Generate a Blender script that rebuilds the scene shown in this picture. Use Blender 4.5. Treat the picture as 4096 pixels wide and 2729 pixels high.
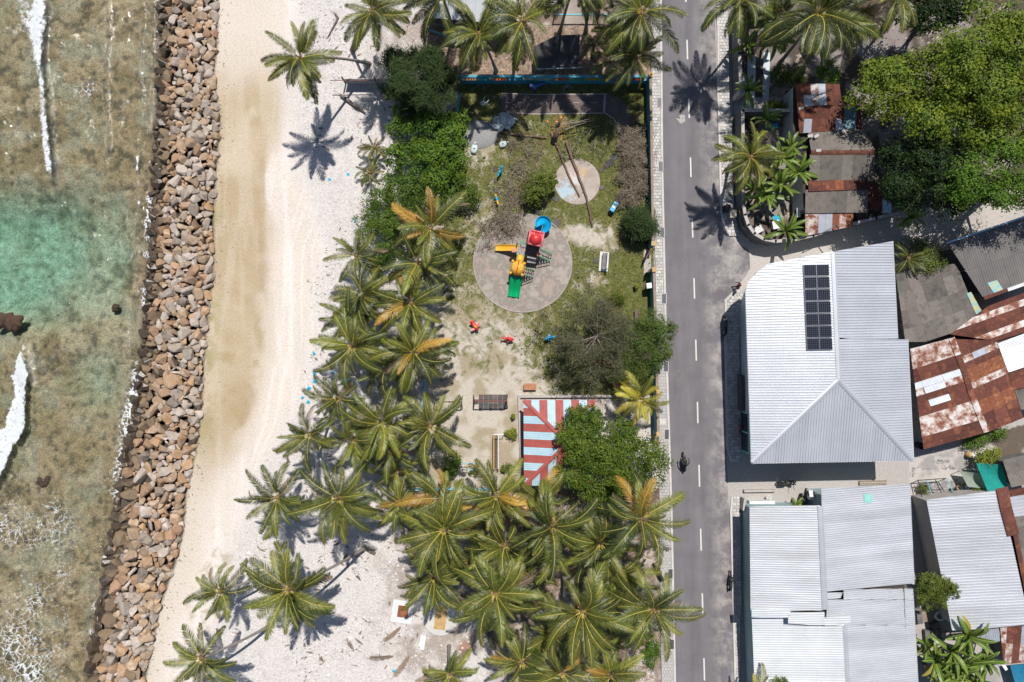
import bpy, bmesh, math, random
import numpy as np
from mathutils import Vector, Matrix, Euler

for o in list(bpy.data.objects): bpy.data.objects.remove(o)
S = bpy.context.scene
COL = S.collection
R = math.radians
H = 68.0            # camera height in metres
K = 42.0            # photograph pixels per metre on the ground

# ---------------------------------------------------------------- camera, sky, sun, exposure
cam = bpy.data.cameras.new("camera"); camo = bpy.data.objects.new("camera", cam); COL.objects.link(camo)
camo.location = (0, 0, H); cam.sensor_width = 36.0
cam.lens = 36.0 * H / (4096 / K); cam.clip_end = 3000; cam.clip_start = .5
S.camera = camo
SUN = Vector((0.12, 0.505, 1.0)).normalized()          # towards the sun
elev = math.asin(SUN.z); azim = math.atan2(SUN.x, SUN.y)
w = bpy.data.worlds.new("World"); S.world = w; w.use_nodes = True
nt = w.node_tree; nt.nodes.clear()
sky = nt.nodes.new("ShaderNodeTexSky"); sky.sky_type = 'NISHITA'; sky.sun_disc = False
sky.sun_elevation = elev; sky.sun_rotation = azim; sky.air_density = 1.0; sky.dust_density = .6; sky.ozone_density = 1.0
bg = nt.nodes.new("ShaderNodeBackground"); bg.inputs['Strength'].default_value = 0.075
wo = nt.nodes.new("ShaderNodeOutputWorld")
nt.links.new(sky.outputs[0], bg.inputs[0]); nt.links.new(bg.outputs[0], wo.inputs[0])
sl = bpy.data.lights.new("sun", 'SUN'); sl.energy = 5.0; sl.angle = R(.53); sl.color = (1.0, .955, .89)
so = bpy.data.objects.new("sun", sl); COL.objects.link(so); so.location = (0, 0, 90)
so.rotation_euler = (-SUN).to_track_quat('-Z', 'Y').to_euler()
S.view_settings.view_transform = 'Standard'; S.view_settings.look = 'None'
S.view_settings.exposure = 0.10; S.view_settings.gamma = 1.0; S.view_settings.use_curve_mapping = False

# ---------------------------------------------------------------- helpers
def P(px, py, z=0.0):
    """where the thing seen at photograph pixel (px,py) stands if it is z metres above the ground"""
    k = (1 - z / H) / K
    return Vector(((px - 2048) * k, -(py - 1364.5) * k, z))
def m(px): return px / K
class Plane:
    def __init__(s, a, b, c):
        s.o = a; s.n = (b - a).cross(c - a).normalized()
        if s.n.z < 0: s.n = -s.n
    def at(s, px, py, lift=0):
        c = Vector((0, 0, H)); d = P(px, py, 0) - c
        t = (s.o + s.n * lift - c).dot(s.n) / d.dot(s.n)
        return c + d * t
ORG = {}
def org(p): return ORG.get(p.name, Vector((0, 0, 0))) if p else Vector((0, 0, 0))
def link(o): COL.objects.link(o); return o
def thing(name, label, cat, loc=(0, 0, 0), group=None):
    o = link(bpy.data.objects.new(name, None)); o.location = loc; o.empty_display_size = .2
    ORG[o.name] = Vector(loc)
    o['label'] = label; o['category'] = cat
    if group: o['group'] = group
    return o
def tag(o, label, cat, group=None):
    o['label'] = label; o['category'] = cat
    if group: o['group'] = group
    return o
def kind(o, k): o['kind'] = k; return o
def copy_tree(o, parent=None):
    c = o.copy(); link(c)
    if parent: c.parent = parent
    for ch in list(o.children): copy_tree(ch, c)
    return c
class MB:
    def __init__(s): s.v = []; s.f = []; s.mi = []
    def add(s, vs, fs, mi=0):
        b = len(s.v); s.v += [tuple(v) for v in vs]
        s.f += [tuple(i + b for i in f) for f in fs]; s.mi += [mi] * len(fs); return s
    def box(s, c, d, rz=0, mi=0, tilt=None):
        x, y, z = d[0] / 2, d[1] / 2, d[2] / 2
        M = Matrix.Rotation(rz, 3, 'Z')
        if tilt: M = M @ Euler(tilt).to_matrix()
        vs = [Vector(c) + M @ Vector(p) for p in ((-x, -y, -z), (x, -y, -z), (x, y, -z), (-x, y, -z), (-x, -y, z), (x, -y, z), (x, y, z), (-x, y, z))]
        return s.add(vs, [(0, 3, 2, 1), (4, 5, 6, 7), (0, 1, 5, 4), (1, 2, 6, 5), (2, 3, 7, 6), (3, 0, 4, 7)], mi)
    def beam(s, a, b, wd, ht, mi=0, up=(0, 0, 1)):
        a = Vector(a); b = Vector(b); d = (b - a).normalized()
        u = Vector(up)
        if abs(d.dot(u)) > .98: u = Vector((1, 0, 0))
        r = d.cross(u).normalized(); u = r.cross(d)
        vs = [p + r * i * wd / 2 + u * j * ht / 2 for p in (a, b) for i, j in ((-1, -1), (1, -1), (1, 1), (-1, 1))]
        return s.add(vs, [(0, 1, 2, 3), (7, 6, 5, 4), (0, 4, 5, 1), (1, 5, 6, 2), (2, 6, 7, 3), (3, 7, 4, 0)], mi)
    def tube(s, pts, r, n=8, mi=0, closed=False):
        pts = [Vector(p) for p in pts]; N = len(pts)
        rs = r if isinstance(r, (list, tuple)) else [r] * N
        vs = []; prev = None
        for i, p in enumerate(pts):
            if closed: d = pts[(i + 1) % N] - pts[i - 1]
            else: d = pts[min(i + 1, N - 1)] - pts[max(i - 1, 0)]
            d.normalize()
            if prev is None:
                u = d.orthogonal().normalized()
            else:
                u = (prev - d * prev.dot(d)); u = u.normalized() if u.length > 1e-6 else d.orthogonal().normalized()
            prev = u; q = d.cross(u)
            for k in range(n):
                a = 2 * math.pi * k / n
                vs.append(p + (u * math.cos(a) + q * math.sin(a)) * rs[i])
        fs = []
        for i in range(N if closed else N - 1):
            j = (i + 1) % N
            for k in range(n):
                k2 = (k + 1) % n
                fs.append((i * n + k, i * n + k2, j * n + k2, j * n + k))
        if not closed: fs += [tuple(range(n))[::-1], tuple((N - 1) * n + k for k in range(n))]
        return s.add(vs, fs, mi)
    def ell(s, c, r, rot=(0, 0, 0), n=12, k=8, mi=0, z0=-1.0):
        M = Euler(rot).to_matrix(); c = Vector(c)
        if not hasattr(r, '__len__'): r = (r, r, r)
        vs = []; t0 = math.asin(max(-1, z0))
        for i in range(k + 1):
            t = t0 + (math.pi / 2 - t0) * i / k
            for j in range(n):
                a = 2 * math.pi * j / n
                vs.append(c + M @ Vector((r[0] * math.cos(t) * math.cos(a), r[1] * math.cos(t) * math.sin(a), r[2] * math.sin(t))))
        fs = [(i * n + j, i * n + (j + 1) % n, (i + 1) * n + (j + 1) % n, (i + 1) * n + j) for i in range(k) for j in range(n)]
        return s.add(vs, fs, mi)
    def prism(s, poly, z0, z1, mi=0, mi_top=None):
        poly = [(p[0], p[1]) for p in poly]
        A = sum(poly[i - 1][0] * poly[i][1] - poly[i][0] * poly[i - 1][1] for i in range(len(poly)))
        if A < 0: poly = poly[::-1]
        n = len(poly)
        s.add([(x, y, z0) for x, y in poly] + [(x, y, z1) for x, y in poly],
              [(i, (i + 1) % n, n + (i + 1) % n, n + i) for i in range(n)] + [tuple(range(n))[::-1]], mi)
        s.add([(x, y, z1) for x, y in poly], [tuple(range(n))], mi if mi_top is None else mi_top)
        return s
    def slab(s, pts, th, mi=0):
        """a thick sheet through the 3-D outline pts"""
        pts = [Vector(p) for p in pts]; n = len(pts)
        nr = (pts[1] - pts[0]).cross(pts[-1] - pts[0]).normalized()
        if nr.z < 0: pts = pts[::-1]; nr = -nr
        lo = [p - nr * th for p in pts]
        return s.add(pts + lo, [tuple(range(n)), tuple(range(n, 2 * n))[::-1]] + [((i + 1) % n, i, n + i, n + (i + 1) % n) for i in range(n)], mi)
    def lathe(s, prof, c, n=16, mi=0):
        vs = [Vector(c) + Vector((r * math.cos(2 * math.pi * j / n), r * math.sin(2 * math.pi * j / n), z)) for r, z in prof for j in range(n)]
        return s.add(vs, [(i * n + j, i * n + (j + 1) % n, (i + 1) * n + (j + 1) % n, (i + 1) * n + j) for i in range(len(prof) - 1) for j in range(n)], mi)
    def build(s, name, mats, parent=None, smooth=False, mesh_only=False):
        o0 = org(parent)
        me = bpy.data.meshes.new(name)
        if o0.length > 0: s.v = [(a - o0.x, b - o0.y, c - o0.z) for a, b, c in s.v]
        me.from_pydata(s.v, [], s.f)
        if not isinstance(mats, (list, tuple)): mats = [mats]
        for x in mats: me.materials.append(x)
        if len(mats) > 1: me.polygons.foreach_set('material_index', s.mi)
        if smooth: me.polygons.foreach_set('use_smooth', [True] * len(s.f))
        me.update()
        if mesh_only: return me
        o = link(bpy.data.objects.new(name, me))
        if parent: o.parent = parent; ORG[o.name] = o0
        return o
def inst(name, me, loc, rot=(0, 0, 0), sc=1, parent=None):
    o = link(bpy.data.objects.new(name, me))
    o.location = Vector(loc) - org(parent); o.rotation_euler = rot
    o.scale = sc if hasattr(sc, '__len__') else (sc, sc, sc)
    if parent: o.parent = parent
    return o
def np_mesh(name, v, f, mats, parent=None, mi=None, smooth=False):
    """v Nx3, f MxK arrays"""
    o0 = org(parent); v = np.asarray(v, float) - np.array(o0)
    me = bpy.data.meshes.new(name); M, Kf = f.shape
    me.vertices.add(len(v)); me.vertices.foreach_set('co', v.astype(np.float32).ravel())
    me.loops.add(M * Kf); me.loops.foreach_set('vertex_index', f.astype(np.int32).ravel())
    me.polygons.add(M); me.polygons.foreach_set('loop_start', np.arange(0, M * Kf, Kf, dtype=np.int32))
    for x in (mats if isinstance(mats, (list, tuple)) else [mats]): me.materials.append(x)
    if mi is not None: me.polygons.foreach_set('material_index', mi.astype(np.int32))
    me.polygons.foreach_set('use_smooth', np.full(M, smooth))
    me.update(calc_edges=True); me.validate()
    o = link(bpy.data.objects.new(name, me))
    if parent: o.parent = parent; ORG[o.name] = o0
    return o

# ---------------------------------------------------------------- materials
def N(t, ty, **kw):
    n = t.nodes.new(ty)
    for k, v in kw.items(): setattr(n, k, v)
    return n
def ramp(t, src, stops):
    r = N(t, 'ShaderNodeValToRGB'); e = r.color_ramp.elements
    while len(e) < len(stops): e.new(.5)
    for i, (p, c) in enumerate(stops):
        e[i].position = p; e[i].color = (*c, 1) if hasattr(c, '__len__') else (c, c, c, 1)
    t.links.new(src, r.inputs[0]); return r.outputs[0]
def mixc(t, fac, a, b, mode='MIX'):
    x = N(t, 'ShaderNodeMix', data_type='RGBA', blend_type=mode)
    for s, i in ((fac, 0), (a, 6), (b, 7)):
        if hasattr(s, 'is_linked'): t.links.new(s, x.inputs[i])
        else: x.inputs[i].default_value = s if i == 0 else (*s, 1) if len(s) == 3 else s
    return x.outputs[2]
def mth(t, op, a, b=0.0, c=None):
    x = N(t, 'ShaderNodeMath', operation=op)
    for i, s in enumerate((a, b, c)):
        if s is None: continue
        if hasattr(s, 'is_linked'): t.links.new(s, x.inputs[i])
        else: x.inputs[i].default_value = s
    return x.outputs[0]
def noise(t, scale, detail=4, rough=.6, vec=None, dist=0):
    n = N(t, 'ShaderNodeTexNoise'); n.inputs['Scale'].default_value = scale; n.inputs['Detail'].default_value = detail
    n.inputs['Roughness'].default_value = rough; n.inputs['Distortion'].default_value = dist
    if vec is not None: t.links.new(vec, n.inputs['Vector'])
    return n.outputs['Fac']
def base(name):
    ma = bpy.data.materials.new(name); ma.use_nodes = True; t = ma.node_tree
    return ma, t, t.nodes['Principled BSDF'], t.nodes['Material Output']
MATS = {}
def mk(name, c1, c2=None, scale=2.0, rough=.7, metal=0.0, bump=0.0, bscale=12.0, rnd=0.0, isl=0.0, transl=0.0, spec=.4, c3=None, stretch=None, lo=.35, hi=.65, coat=0):
    if name in MATS: return MATS[name]
    ma, t, b, out = base(name); MATS[name] = ma
    g = N(t, 'ShaderNodeNewGeometry'); vec = g.outputs['Position']
    if stretch:
        mp = N(t, 'ShaderNodeMapping'); mp.inputs['Scale'].default_value = stretch; t.links.new(vec, mp.inputs[0]); vec = mp.outputs[0]
    if c2 is None: c2 = tuple(x * .82 for x in c1)
    st = [(lo, c1), (hi, c2)]
    if c3: st = [(lo, c1), ((lo + hi) / 2, c2), (hi, c3)]
    c = ramp(t, noise(t, scale, 6, .65, vec), st)
    if rnd:
        oi = N(t, 'ShaderNodeObjectInfo')
        c = mixc(t, 1.0, c, ramp2(t, oi.outputs['Random'], rnd), 'MULTIPLY')
    if isl:
        c = mixc(t, 1.0, c, ramp2(t, g.outputs['Random Per Island'], isl), 'MULTIPLY')
    t.links.new(c, b.inputs['Base Color'])
    b.inputs['Roughness'].default_value = rough; b.inputs['Metallic'].default_value = metal
    b.inputs['Specular IOR Level'].default_value = spec
    if coat: b.inputs['Coat Weight'].default_value = coat; b.inputs['Coat Roughness'].default_value = .15
    if bump:
        bp = N(t, 'ShaderNodeBump'); bp.inputs['Strength'].default_value = bump; bp.inputs['Distance'].default_value = .05
        t.links.new(noise(t, bscale, 5, .65, vec), bp.inputs['Height']); t.links.new(bp.outputs[0], b.inputs['Normal'])
    if transl:
        tr = N(t, 'ShaderNodeBsdfTranslucent'); mx = N(t, 'ShaderNodeMixShader'); mx.inputs[0].default_value = transl
        t.links.new(c, tr.inputs[0]); t.links.new(b.outputs[0], mx.inputs[1]); t.links.new(tr.outputs[0], mx.inputs[2]); t.links.new(mx.outputs[0], out.inputs[0])
    return ma
def ramp2(t, src, r):
    return mth2(t, src, 2 * r, 1 - r)
def mth2(t, src, k, o):
    x = N(t, 'ShaderNodeMath', operation='MULTIPLY_ADD'); t.links.new(src, x.inputs[0]); x.inputs[1].default_value = k; x.inputs[2].default_value = o
    cb = N(t, 'ShaderNodeCombineColor')
    for i in range(3): t.links.new(x.outputs[0], cb.inputs[i])
    return cb.outputs[0]

asphalt = mk('asphalt', (.134, .125, .136), (.165, .154, .164), .35, .85, bump=.25, bscale=60, spec=.3)
paint_white = mk('road_paint', (.62, .61, .58), (.5, .49, .47), 6, .7)
concrete = mk('concrete', (.43, .40, .375), (.34, .315, .30), .9, .85, bump=.15)
concrete_dark = mk('weathered_concrete', (.17, .165, .165), (.09, .09, .095), 1.6, .9, bump=.2)
kerbm = mk('kerb_concrete', (.55, .52, .49), (.45, .42, .4), 2, .85)
slabm = mk('paving_concrete', (.50, .475, .455), (.42, .40, .385), 3, .85, rnd=.22, bump=.1, bscale=30)
plaster = mk('plaster_white', (.62, .62, .62), (.5, .5, .5), .8, .8)
plaster_blue = mk('plaster_pale_blue', (.36, .5, .56), (.3, .43, .5), .8, .8)
plaster_teal = mk('plaster_teal', (.05, .31, .42), (.04, .25, .34), 1.2, .65)
teal_metal = mk('teal_painted_metal', (.05, .36, .48), (.045, .3, .4), 4, .5)
sheet_white = mk('white_roof_sheet', (.585, .605, .64), (.53, .55, .585), .5, .38, metal=.45, spec=.5, rnd=.05)
sheet_pale = mk('pale_galvanised_sheet', (.64, .655, .685), (.535, .545, .57), .45, .40, metal=.5, spec=.5, stretch=(.4, 1.6, 1), rnd=.07)
sheet_tin = mk('tin_sheet', (.55, .58, .63), (.45, .48, .53), 1.2, .45, metal=.5)
sheet_blue = mk('pale_blue_sheet', (.42, .57, .65), (.35, .50, .58), 1.5, .65, spec=.2)
sheet_red = mk('red_sheet', (.38, .105, .09), (.32, .085, .075), 1.5, .65, spec=.2)
rust = mk('rusty_sheet', (.16, .053, .034), (.095, .033, .024), 1.3, .85, c3=(.22, .08, .04), bump=.1, rnd=.3)
rust_orange = mk('orange_rust_sheet', (.27, .095, .042), (.17, .058, .032), 1.8, .85, c3=(.34, .14, .065), bump=.1)
rust_white = mk('half_rusted_sheet', (.58, .56, .55), (.42, .30, .25), 1.3, .6, c3=(.19, .065, .04), stretch=(1, 1, 1), lo=.42, hi=.60, metal=.2)
asbestos = mk('grey_fibre_sheet', (.128, .114, .10), (.17, .152, .135), 1.0, .9, c3=(.10, .09, .08), bump=.15, rnd=.24)
tarpaper = mk('dark_grey_roofing', (.125, .117, .115), (.165, .152, .145), .7, .9, rnd=.08)
fibreglass = mk('faded_blue_yellow_sheet', (.18, .45, .55), (.48, .44, .2), 2.6, .6, lo=.42, hi=.58)
black_cloth = mk('black_shade_cloth', (.022, .022, .026), (.035, .034, .038), 1, .9)
glass_dark = mk('dark_glass', (.02, .03, .035), (.03, .04, .05), 1, .08, spec=.7)
blackp = mk('black_plastic', (.018, .018, .02), (.025, .025, .027), 6, .35, spec=.5)
rubber = mk('black_rubber', (.02, .02, .02), (.03, .03, .03), 9, .85)
chrome = mk('bright_metal', (.6, .6, .62), (.5, .5, .52), 5, .25, metal=1.0)
steel_dark = mk('dark_painted_steel', (.03, .03, .035), (.05, .045, .045), 5, .55, metal=.4)
whitep = mk('white_plastic', (.75, .75, .76), (.68, .68, .7), 3, .4)
wood = mk('grey_weathered_wood', (.30, .235, .175), (.2, .155, .115), 2.5, .85, stretch=(1, 1, 6), bump=.2)
wood_tan = mk('tan_plywood', (.50, .34, .15), (.38, .24, .1), 3, .75)
wood_orange = mk('orange_brown_boards', (.42, .19, .10), (.34, .15, .08), 3, .7)
logbark = mk('log_bark', (.20, .135, .10), (.12, .08, .06), 5, .95, bump=.5, bscale=18)
cutwood = mk('fresh_cut_wood', (.65, .25, .06), (.5, .18, .05), 8, .8)
palm_bark = mk('palm_bark', (.27, .245, .215), (.18, .16, .14), 3, .95, stretch=(.4, .4, 5), bump=.6, bscale=6)
bark = mk('tree_bark', (.16, .13, .10), (.09, .075, .06), 4, .95, bump=.4)
twig = mk('bleached_twig', (.33, .28, .24), (.2, .16, .13), 5, .9)
def leafmat(nm, a, b, isl=.3, rough=.5, tr=.3): return mk(nm, a, b, .8, rough, isl=isl, transl=tr, spec=.22)
# ---------------------------------------------------------------- ground and sea bed: one sheet
rng = np.random.default_rng(7); random.seed(7)
def vnoise(x, y, cell, seed):
    r = np.random.default_rng(seed); n = 128; g = r.random((n, n))
    u = x / cell; v = y / cell; iu = np.floor(u).astype(int); iv = np.floor(v).astype(int); fu = u - iu; fv = v - iv
    fu = fu * fu * (3 - 2 * fu); fv = fv * fv * (3 - 2 * fv)
    a = g[iu % n, iv % n]; b = g[(iu + 1) % n, iv % n]; c = g[iu % n, (iv + 1) % n]; d = g[(iu + 1) % n, (iv + 1) % n]
    return (a * (1 - fu) + b * fu) * (1 - fv) + (c * (1 - fu) + d * fu) * fv
def fbm(x, y, cell, seed, o=4):
    t = 0; a = .5; s = 0
    for i in range(o):
        t = t + a * vnoise(x + 31 * i, y + 17 * i, cell / 2 ** i, seed + i); s += a; a *= .55
    return t / s
def inpoly(x, y, poly):
    r = np.zeros(np.shape(x), bool); n = len(poly)
    for i in range(n):
        x1, y1 = poly[i]; x2, y2 = poly[i - 1]
        c = ((y1 > y) != (y2 > y)) & (x < (x2 - x1) * (y - y1) / ((y2 - y1) + 1e-9) + x1)
        r ^= c
    return r
def sstep(a, b, x):
    t = np.clip((x - a) / (b - a), 0, 1); return t * t * (3 - 2 * t)
SY = [-800, 0, 340, 682, 1000, 1364, 1600, 1790, 1950, 2046, 2330, 2500, 2729, 3400]
SX = [650, 648, 640, 615, 600, 575, 545, 510, 478, 465, 415, 385, 352, 270]
RY = [-800, 0, 200, 300, 500, 682, 850, 1082, 1250, 1407, 1625, 1777, 1973, 2133, 2264, 2416, 2568, 2729, 3400]
RX = [880, 878, 872, 860, 884, 870, 858, 858, 838, 822, 812, 795, 750, 738, 705, 648, 618, 585, 480]
def shore(y): return np.interp(y, SY, SX)
def rockr(y): return np.interp(y, RY, RX)
PLAY = [(1850, 330), (2595, 330), (2632, 1582), (2072, 1582), (2083, 1955), (1640, 1955), (1700, 1540), (1815, 560)]
YARD = [(2073, 1582), (2630, 1582), (2642, 2010), (2083, 2010)]
NORTH = [(1700, -60), (2610, -60), (2606, 312), (1850, 318), (1690, 290)]
GROVE = [(1560, 1960), (2640, 1950), (2655, 2800), (2060, 2800), (1960, 2560), (1880, 2440), (1760, 2420), (1640, 2250)]
NEG = [(2950, -200), (4600, -300), (4600, 700), (4096, 760), (3560, 866), (3380, 910), (3200, 950), (3000, 965), (2935, 830), (2930, 400)]
LANE = [(2870, 1120), (2990, 1000), (3210, 965), (3560, 872), (4096, 720), (4600, 600), (4600, 720), (3800, 985), (3580, 990), (3330, 1030), (3060, 1075), (2950, 1180)]
def grass_amount(x, y):
    g = np.where(inpoly(x, y, PLAY), .66, 0.0)
    g = g - .27 * sstep(2280, 2000, x) * sstep(950, 1350, y) - .24 * sstep(1380, 1650, y) * sstep(2350, 2200, x)
    g = g - .02 * (g > 0) + .1 * sstep(2250, 2500, x) * (g > .3)
    bare = np.exp(-(((x - 2410) / 95) ** 2 + ((y - 955) / 60) ** 2)) + .7 * np.exp(-(((x - 2295) / 60) ** 2 + ((y - 925) / 50) ** 2)) + .6 * np.exp(-(((x - 2380) / 60) ** 2 + ((y - 1130) / 50) ** 2)) + .5 * np.exp(-(((x - 1930) / 80) ** 2 + ((y - 880) / 120) ** 2)) + .9 * np.exp(-(((x - 1925) / 75) ** 2 + ((y - 575) / 75) ** 2))
    g = np.where(g > 0, g - .42 * bare, 0)
    g = g + .25 * np.exp(-(((x - 2610) / 40) ** 2 + ((y - 2620) / 70) ** 2)) * 2.2
    return np.clip(g, 0, 1)
fx = np.arange(-51.5, 51.6, .17); fy = np.arange(-35, 35.1, .17)
gx = np.concatenate([[-600, -300, -150, -90, -65], fx, [60, 80, 150, 300, 600]])
gy = np.concatenate([[-600, -300, -150, -80, -50], fy, [50, 80, 150, 300, 600]])
X, Y = np.meshgrid(gx, gy); px = X * K + 2048; py = 1364.5 - Y * K
n1 = fbm(px, py, 160, 1); n2 = fbm(px, py, 60, 11); n3 = fbm(px, py, 22, 21, 3); n4 = fbm(px, py, 420, 31)
def lerp3(a, b, t): return a + (b - a) * t[..., None]
C = lambda *c: np.array(c, float)
sh = shore(py) + 14 * (n2 - .5); rr = rockr(py)
col = np.zeros(px.shape + (3,)) + C(.385, .36, .34)
col = lerp3(col, C(.30, .285, .275), sstep(.5, .7, n1))
# beach
xa = np.interp(py, [-800, 0, 150, 300, 430, 560, 640, 700, 800, 900, 1364, 1500, 1650, 1800, 1900, 2050, 2300, 2500, 2729], [1090, 1090, 1110, 1150, 1140, 1105, 1076, 1062, 1062, 1080, 1075, 1050, 1020, 960, 880, 830, 780, 700, 640]) + 26 * (n2 - .5)
xb = np.interp(py, [-800, 0, 300, 700, 1000, 1364, 1600, 1900, 2200, 2729], [1200, 1200, 1130, 1200, 1290, 1240, 1190, 1010, 920, 800]) + 60 * (n1 - .5)
beach = (px < np.interp(py, [-800, 300, 330, 560, 1540, 1960, 2300, 2500, 2800], [1720, 1720, 1850, 1815, 1700, 1640, 1700, 1960, 2060]) + 40 * (n2 - .5))
pink = C(.60, .54, .485); white = C(.59, .553, .53); ochre = C(.39, .305, .20); olive = C(.32, .24, .125); pale = C(.565, .505, .44); strk = fbm(px, py / 9.0, 40, 55, 4)
bc = lerp3(np.zeros(col.shape) + ochre, C(.51, .43, .325), sstep(.36, .66, .5 * n1 + .5 * n2))
bc = lerp3(bc, olive, sstep(.40, .80, .5 * n2 + .5 * n4) * sstep(200, 480, py) * .8)
bc = lerp3(bc, C(.50, .43, .33), sstep(.45, .65, strk) * .5)
bc = lerp3(bc, olive * .95, np.exp(-((px - xa + 30) / 26) ** 2) * sstep(820, 1000, py) * sstep(1900, 1700, py) * sstep(.35, .6, n2) * .8)
bc = lerp3(bc, C(.30, .26, .13), sstep(70, 10, px - rr) * sstep(700, 950, py) * sstep(.38, .6, n2) * .7)
bc = lerp3(bc, pale, sstep(420, 150, py + 120 * (n1 - .5))); bc = lerp3(bc, pale, sstep(1650, 2050, py + 150 * (n1 - .5)) * .85)
bc = lerp3(bc, np.zeros(col.shape) + pink, sstep(-6 - 60 * (1 - sstep(560, 700, py) * sstep(930, 800, py)), 8 + 50 * (1 - sstep(560, 700, py) * sstep(930, 800, py)), px - xa) * .95)
bc = lerp3(bc, C(.66, .61, .57), sstep(.52, .66, strk) * sstep(0, 60, px - xa) * .7); bc = lerp3(bc, C(.50, .44, .385), sstep(.56, .72, 1 - strk) * sstep(0, 60, px - xa) * .35)
trk = sum(np.exp(-((px - np.interp(py, [500, 700, 1000, 1364, 1700, 2000, 2300], [1330, 1290, 1175, 1160, 1110, 985, 930]) - o_ - 10 * np.sin(py / q_)) / 5.5) ** 2) for o_, q_ in ((-40, 150), (-8, 170), (46, 210), (80, 190))) * sstep(480, 620, py) * sstep(2250, 2050, py)
bc = lerp3(bc, C(.68, .63, .585), np.clip(trk, 0, 1) * .65 * sstep(.3, .5, n1))
bc = lerp3(bc, np.zeros(col.shape) + white, sstep(-70, 60, px - xb + 40 * (n2 - .5)))
bc = lerp3(bc, C(.47, .44, .42), sstep(.56, .75, n3) * sstep(0, 120, px - xb) * .55)
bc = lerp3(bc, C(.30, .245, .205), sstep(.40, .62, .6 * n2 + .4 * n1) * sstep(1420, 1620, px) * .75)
bc = lerp3(bc, olive, sstep(.55, .7, n3) * sstep(2050, 2250, py) * sstep(70, 130, px - rr) * sstep(260, 180, px - rr) * .5)
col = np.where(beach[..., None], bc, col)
pl = inpoly(px, py, PLAY)
pc = lerp3(np.zeros(col.shape) + C(.47, .425, .365), C(.33, .28, .20), sstep(.4, .65, n2))
col = np.where(pl[..., None], pc, col)
g = grass_amount(px, py)
ya = inpoly(px, py, YARD); col = np.where(ya[..., None], lerp3(np.zeros(col.shape) + C(.50, .46, .43), C(.38, .34, .3), sstep(.45, .7, n2)), col)
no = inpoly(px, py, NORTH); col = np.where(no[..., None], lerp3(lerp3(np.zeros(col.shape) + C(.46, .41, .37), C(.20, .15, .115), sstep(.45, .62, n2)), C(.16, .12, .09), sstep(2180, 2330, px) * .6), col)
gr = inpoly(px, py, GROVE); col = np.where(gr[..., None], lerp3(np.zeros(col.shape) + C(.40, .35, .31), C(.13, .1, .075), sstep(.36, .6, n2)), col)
ne = inpoly(px, py, NEG); col = np.where(ne[..., None], lerp3(np.zeros(col.shape) + C(.24, .215, .2), C(.085, .068, .055), sstep(.36, .56, n2)), col)  # garden soil, darkened further to carry the shade of the palms
dr = inpoly(px, py, [(2935, 392), (3190, 392), (3190, 462), (2935, 466)]); col = np.where(dr[..., None], lerp3(np.zeros(col.shape) + C(.43, .40, .38), C(.36, .34, .32), n2), col)
la = inpoly(px, py, LANE); col = np.where(la[..., None], lerp3(np.zeros(col.shape) + C(.44, .405, .375), C(.36, .335, .315), sstep(.35, .7, n1)), col)
rb = inpoly(px, py, [(3640, 1840), (3860, 1800), (4096, 1740), (4100, 1990), (3640, 2010)])
col = np.where(rb[..., None], lerp3(np.zeros(col.shape) + C(.45, .42, .395), C(.30, .285, .275), sstep(.45, .62, n2)), col)
dk = inpoly(px, py, [(3880, 1760), (4300, 1640), (4300, 1840), (3930, 1850)]); col = np.where(dk[..., None], lerp3(np.zeros(col.shape) + C(.42, .38, .35), C(.12, .095, .075), sstep(.42, .6, n2)), col)
# sea bed
deep = np.exp(-((np.clip(py - 1030, -400, 400) / 250) ** 4)) * sstep(560, 420, px + 120 * (n1 - .5)) * (.55 + .45 * sstep(380, 120, px)) + .45 * np.exp(-((py - 1520) / 130) ** 2 - ((px - 380) / 110) ** 2)
deep = deep * (.45 + 1.0 * fbm(px, py, 240, 61))
sea = px < sh
sb = lerp3(np.zeros(col.shape) + C(.345, .265, .175), C(.235, .168, .098), sstep(.42, .64, n2))
sb = lerp3(sb, C(.275, .20, .12), sstep(.4, .65, n4) * .7)
sb = lerp3(sb, C(.10, .08, .055), sstep(.55, .70, n3) * .8)
sb = lerp3(sb, C(.47, .43, .35), np.clip(deep, 0, 1) * (.30 + .65 * sstep(.68, .36, .5 * n3 + .5 * n2)))
sb = lerp3(sb, C(.34, .31, .235), sstep(.52, .68, fbm(px, py, 90, 77)) * .5)
col = np.where(sea[..., None], sb, col)
Z = np.zeros(px.shape)
under = sstep(18, -60, px - sh)
Z = Z - under * (.62 + .3 * n4 + .45 * (n2 - .5) + .25 * (n3 - .5)) - np.clip(deep, 0, 1) * 2.0 * under - .012 * np.clip(sh - px, 0, 1e4) / K
mound = sstep(-10, 60, px - sh) * sstep(10, -40, px - rr)
Z = Z - .12 * mound - sstep(10, -120, px - rr) * (1 - mound) * (1 - under) * .12
Z = Z + np.where(beach & ~sea, .10 * (n1 - .5) + .05 * (n3 - .5) * sstep(-40, 60, px - xb) + .10 * sstep(-8, 10, px - xa) * sstep(560, 700, py) * sstep(1000, 760, py), 0) * sstep(0, 40, px - rr)
Z = Z + np.where(pl, .05 * (n2 - .5), 0)
col = lerp3(col, C(.05, .04, .032), np.clip(sstep(-40, 10, px - sh) * sstep(4, -12, px - rr), 0, 1) * .93)  # ground under the boulders painted dark to stand for shade in the gaps
ny, nx = px.shape
idx = np.arange(nx * ny).reshape(ny, nx)
F = np.stack([idx[:-1, :-1], idx[:-1, 1:], idx[1:, 1:], idx[1:, :-1]], -1).reshape(-1, 4)
gm, t, b, out = base('ground_soil_sand')
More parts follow.
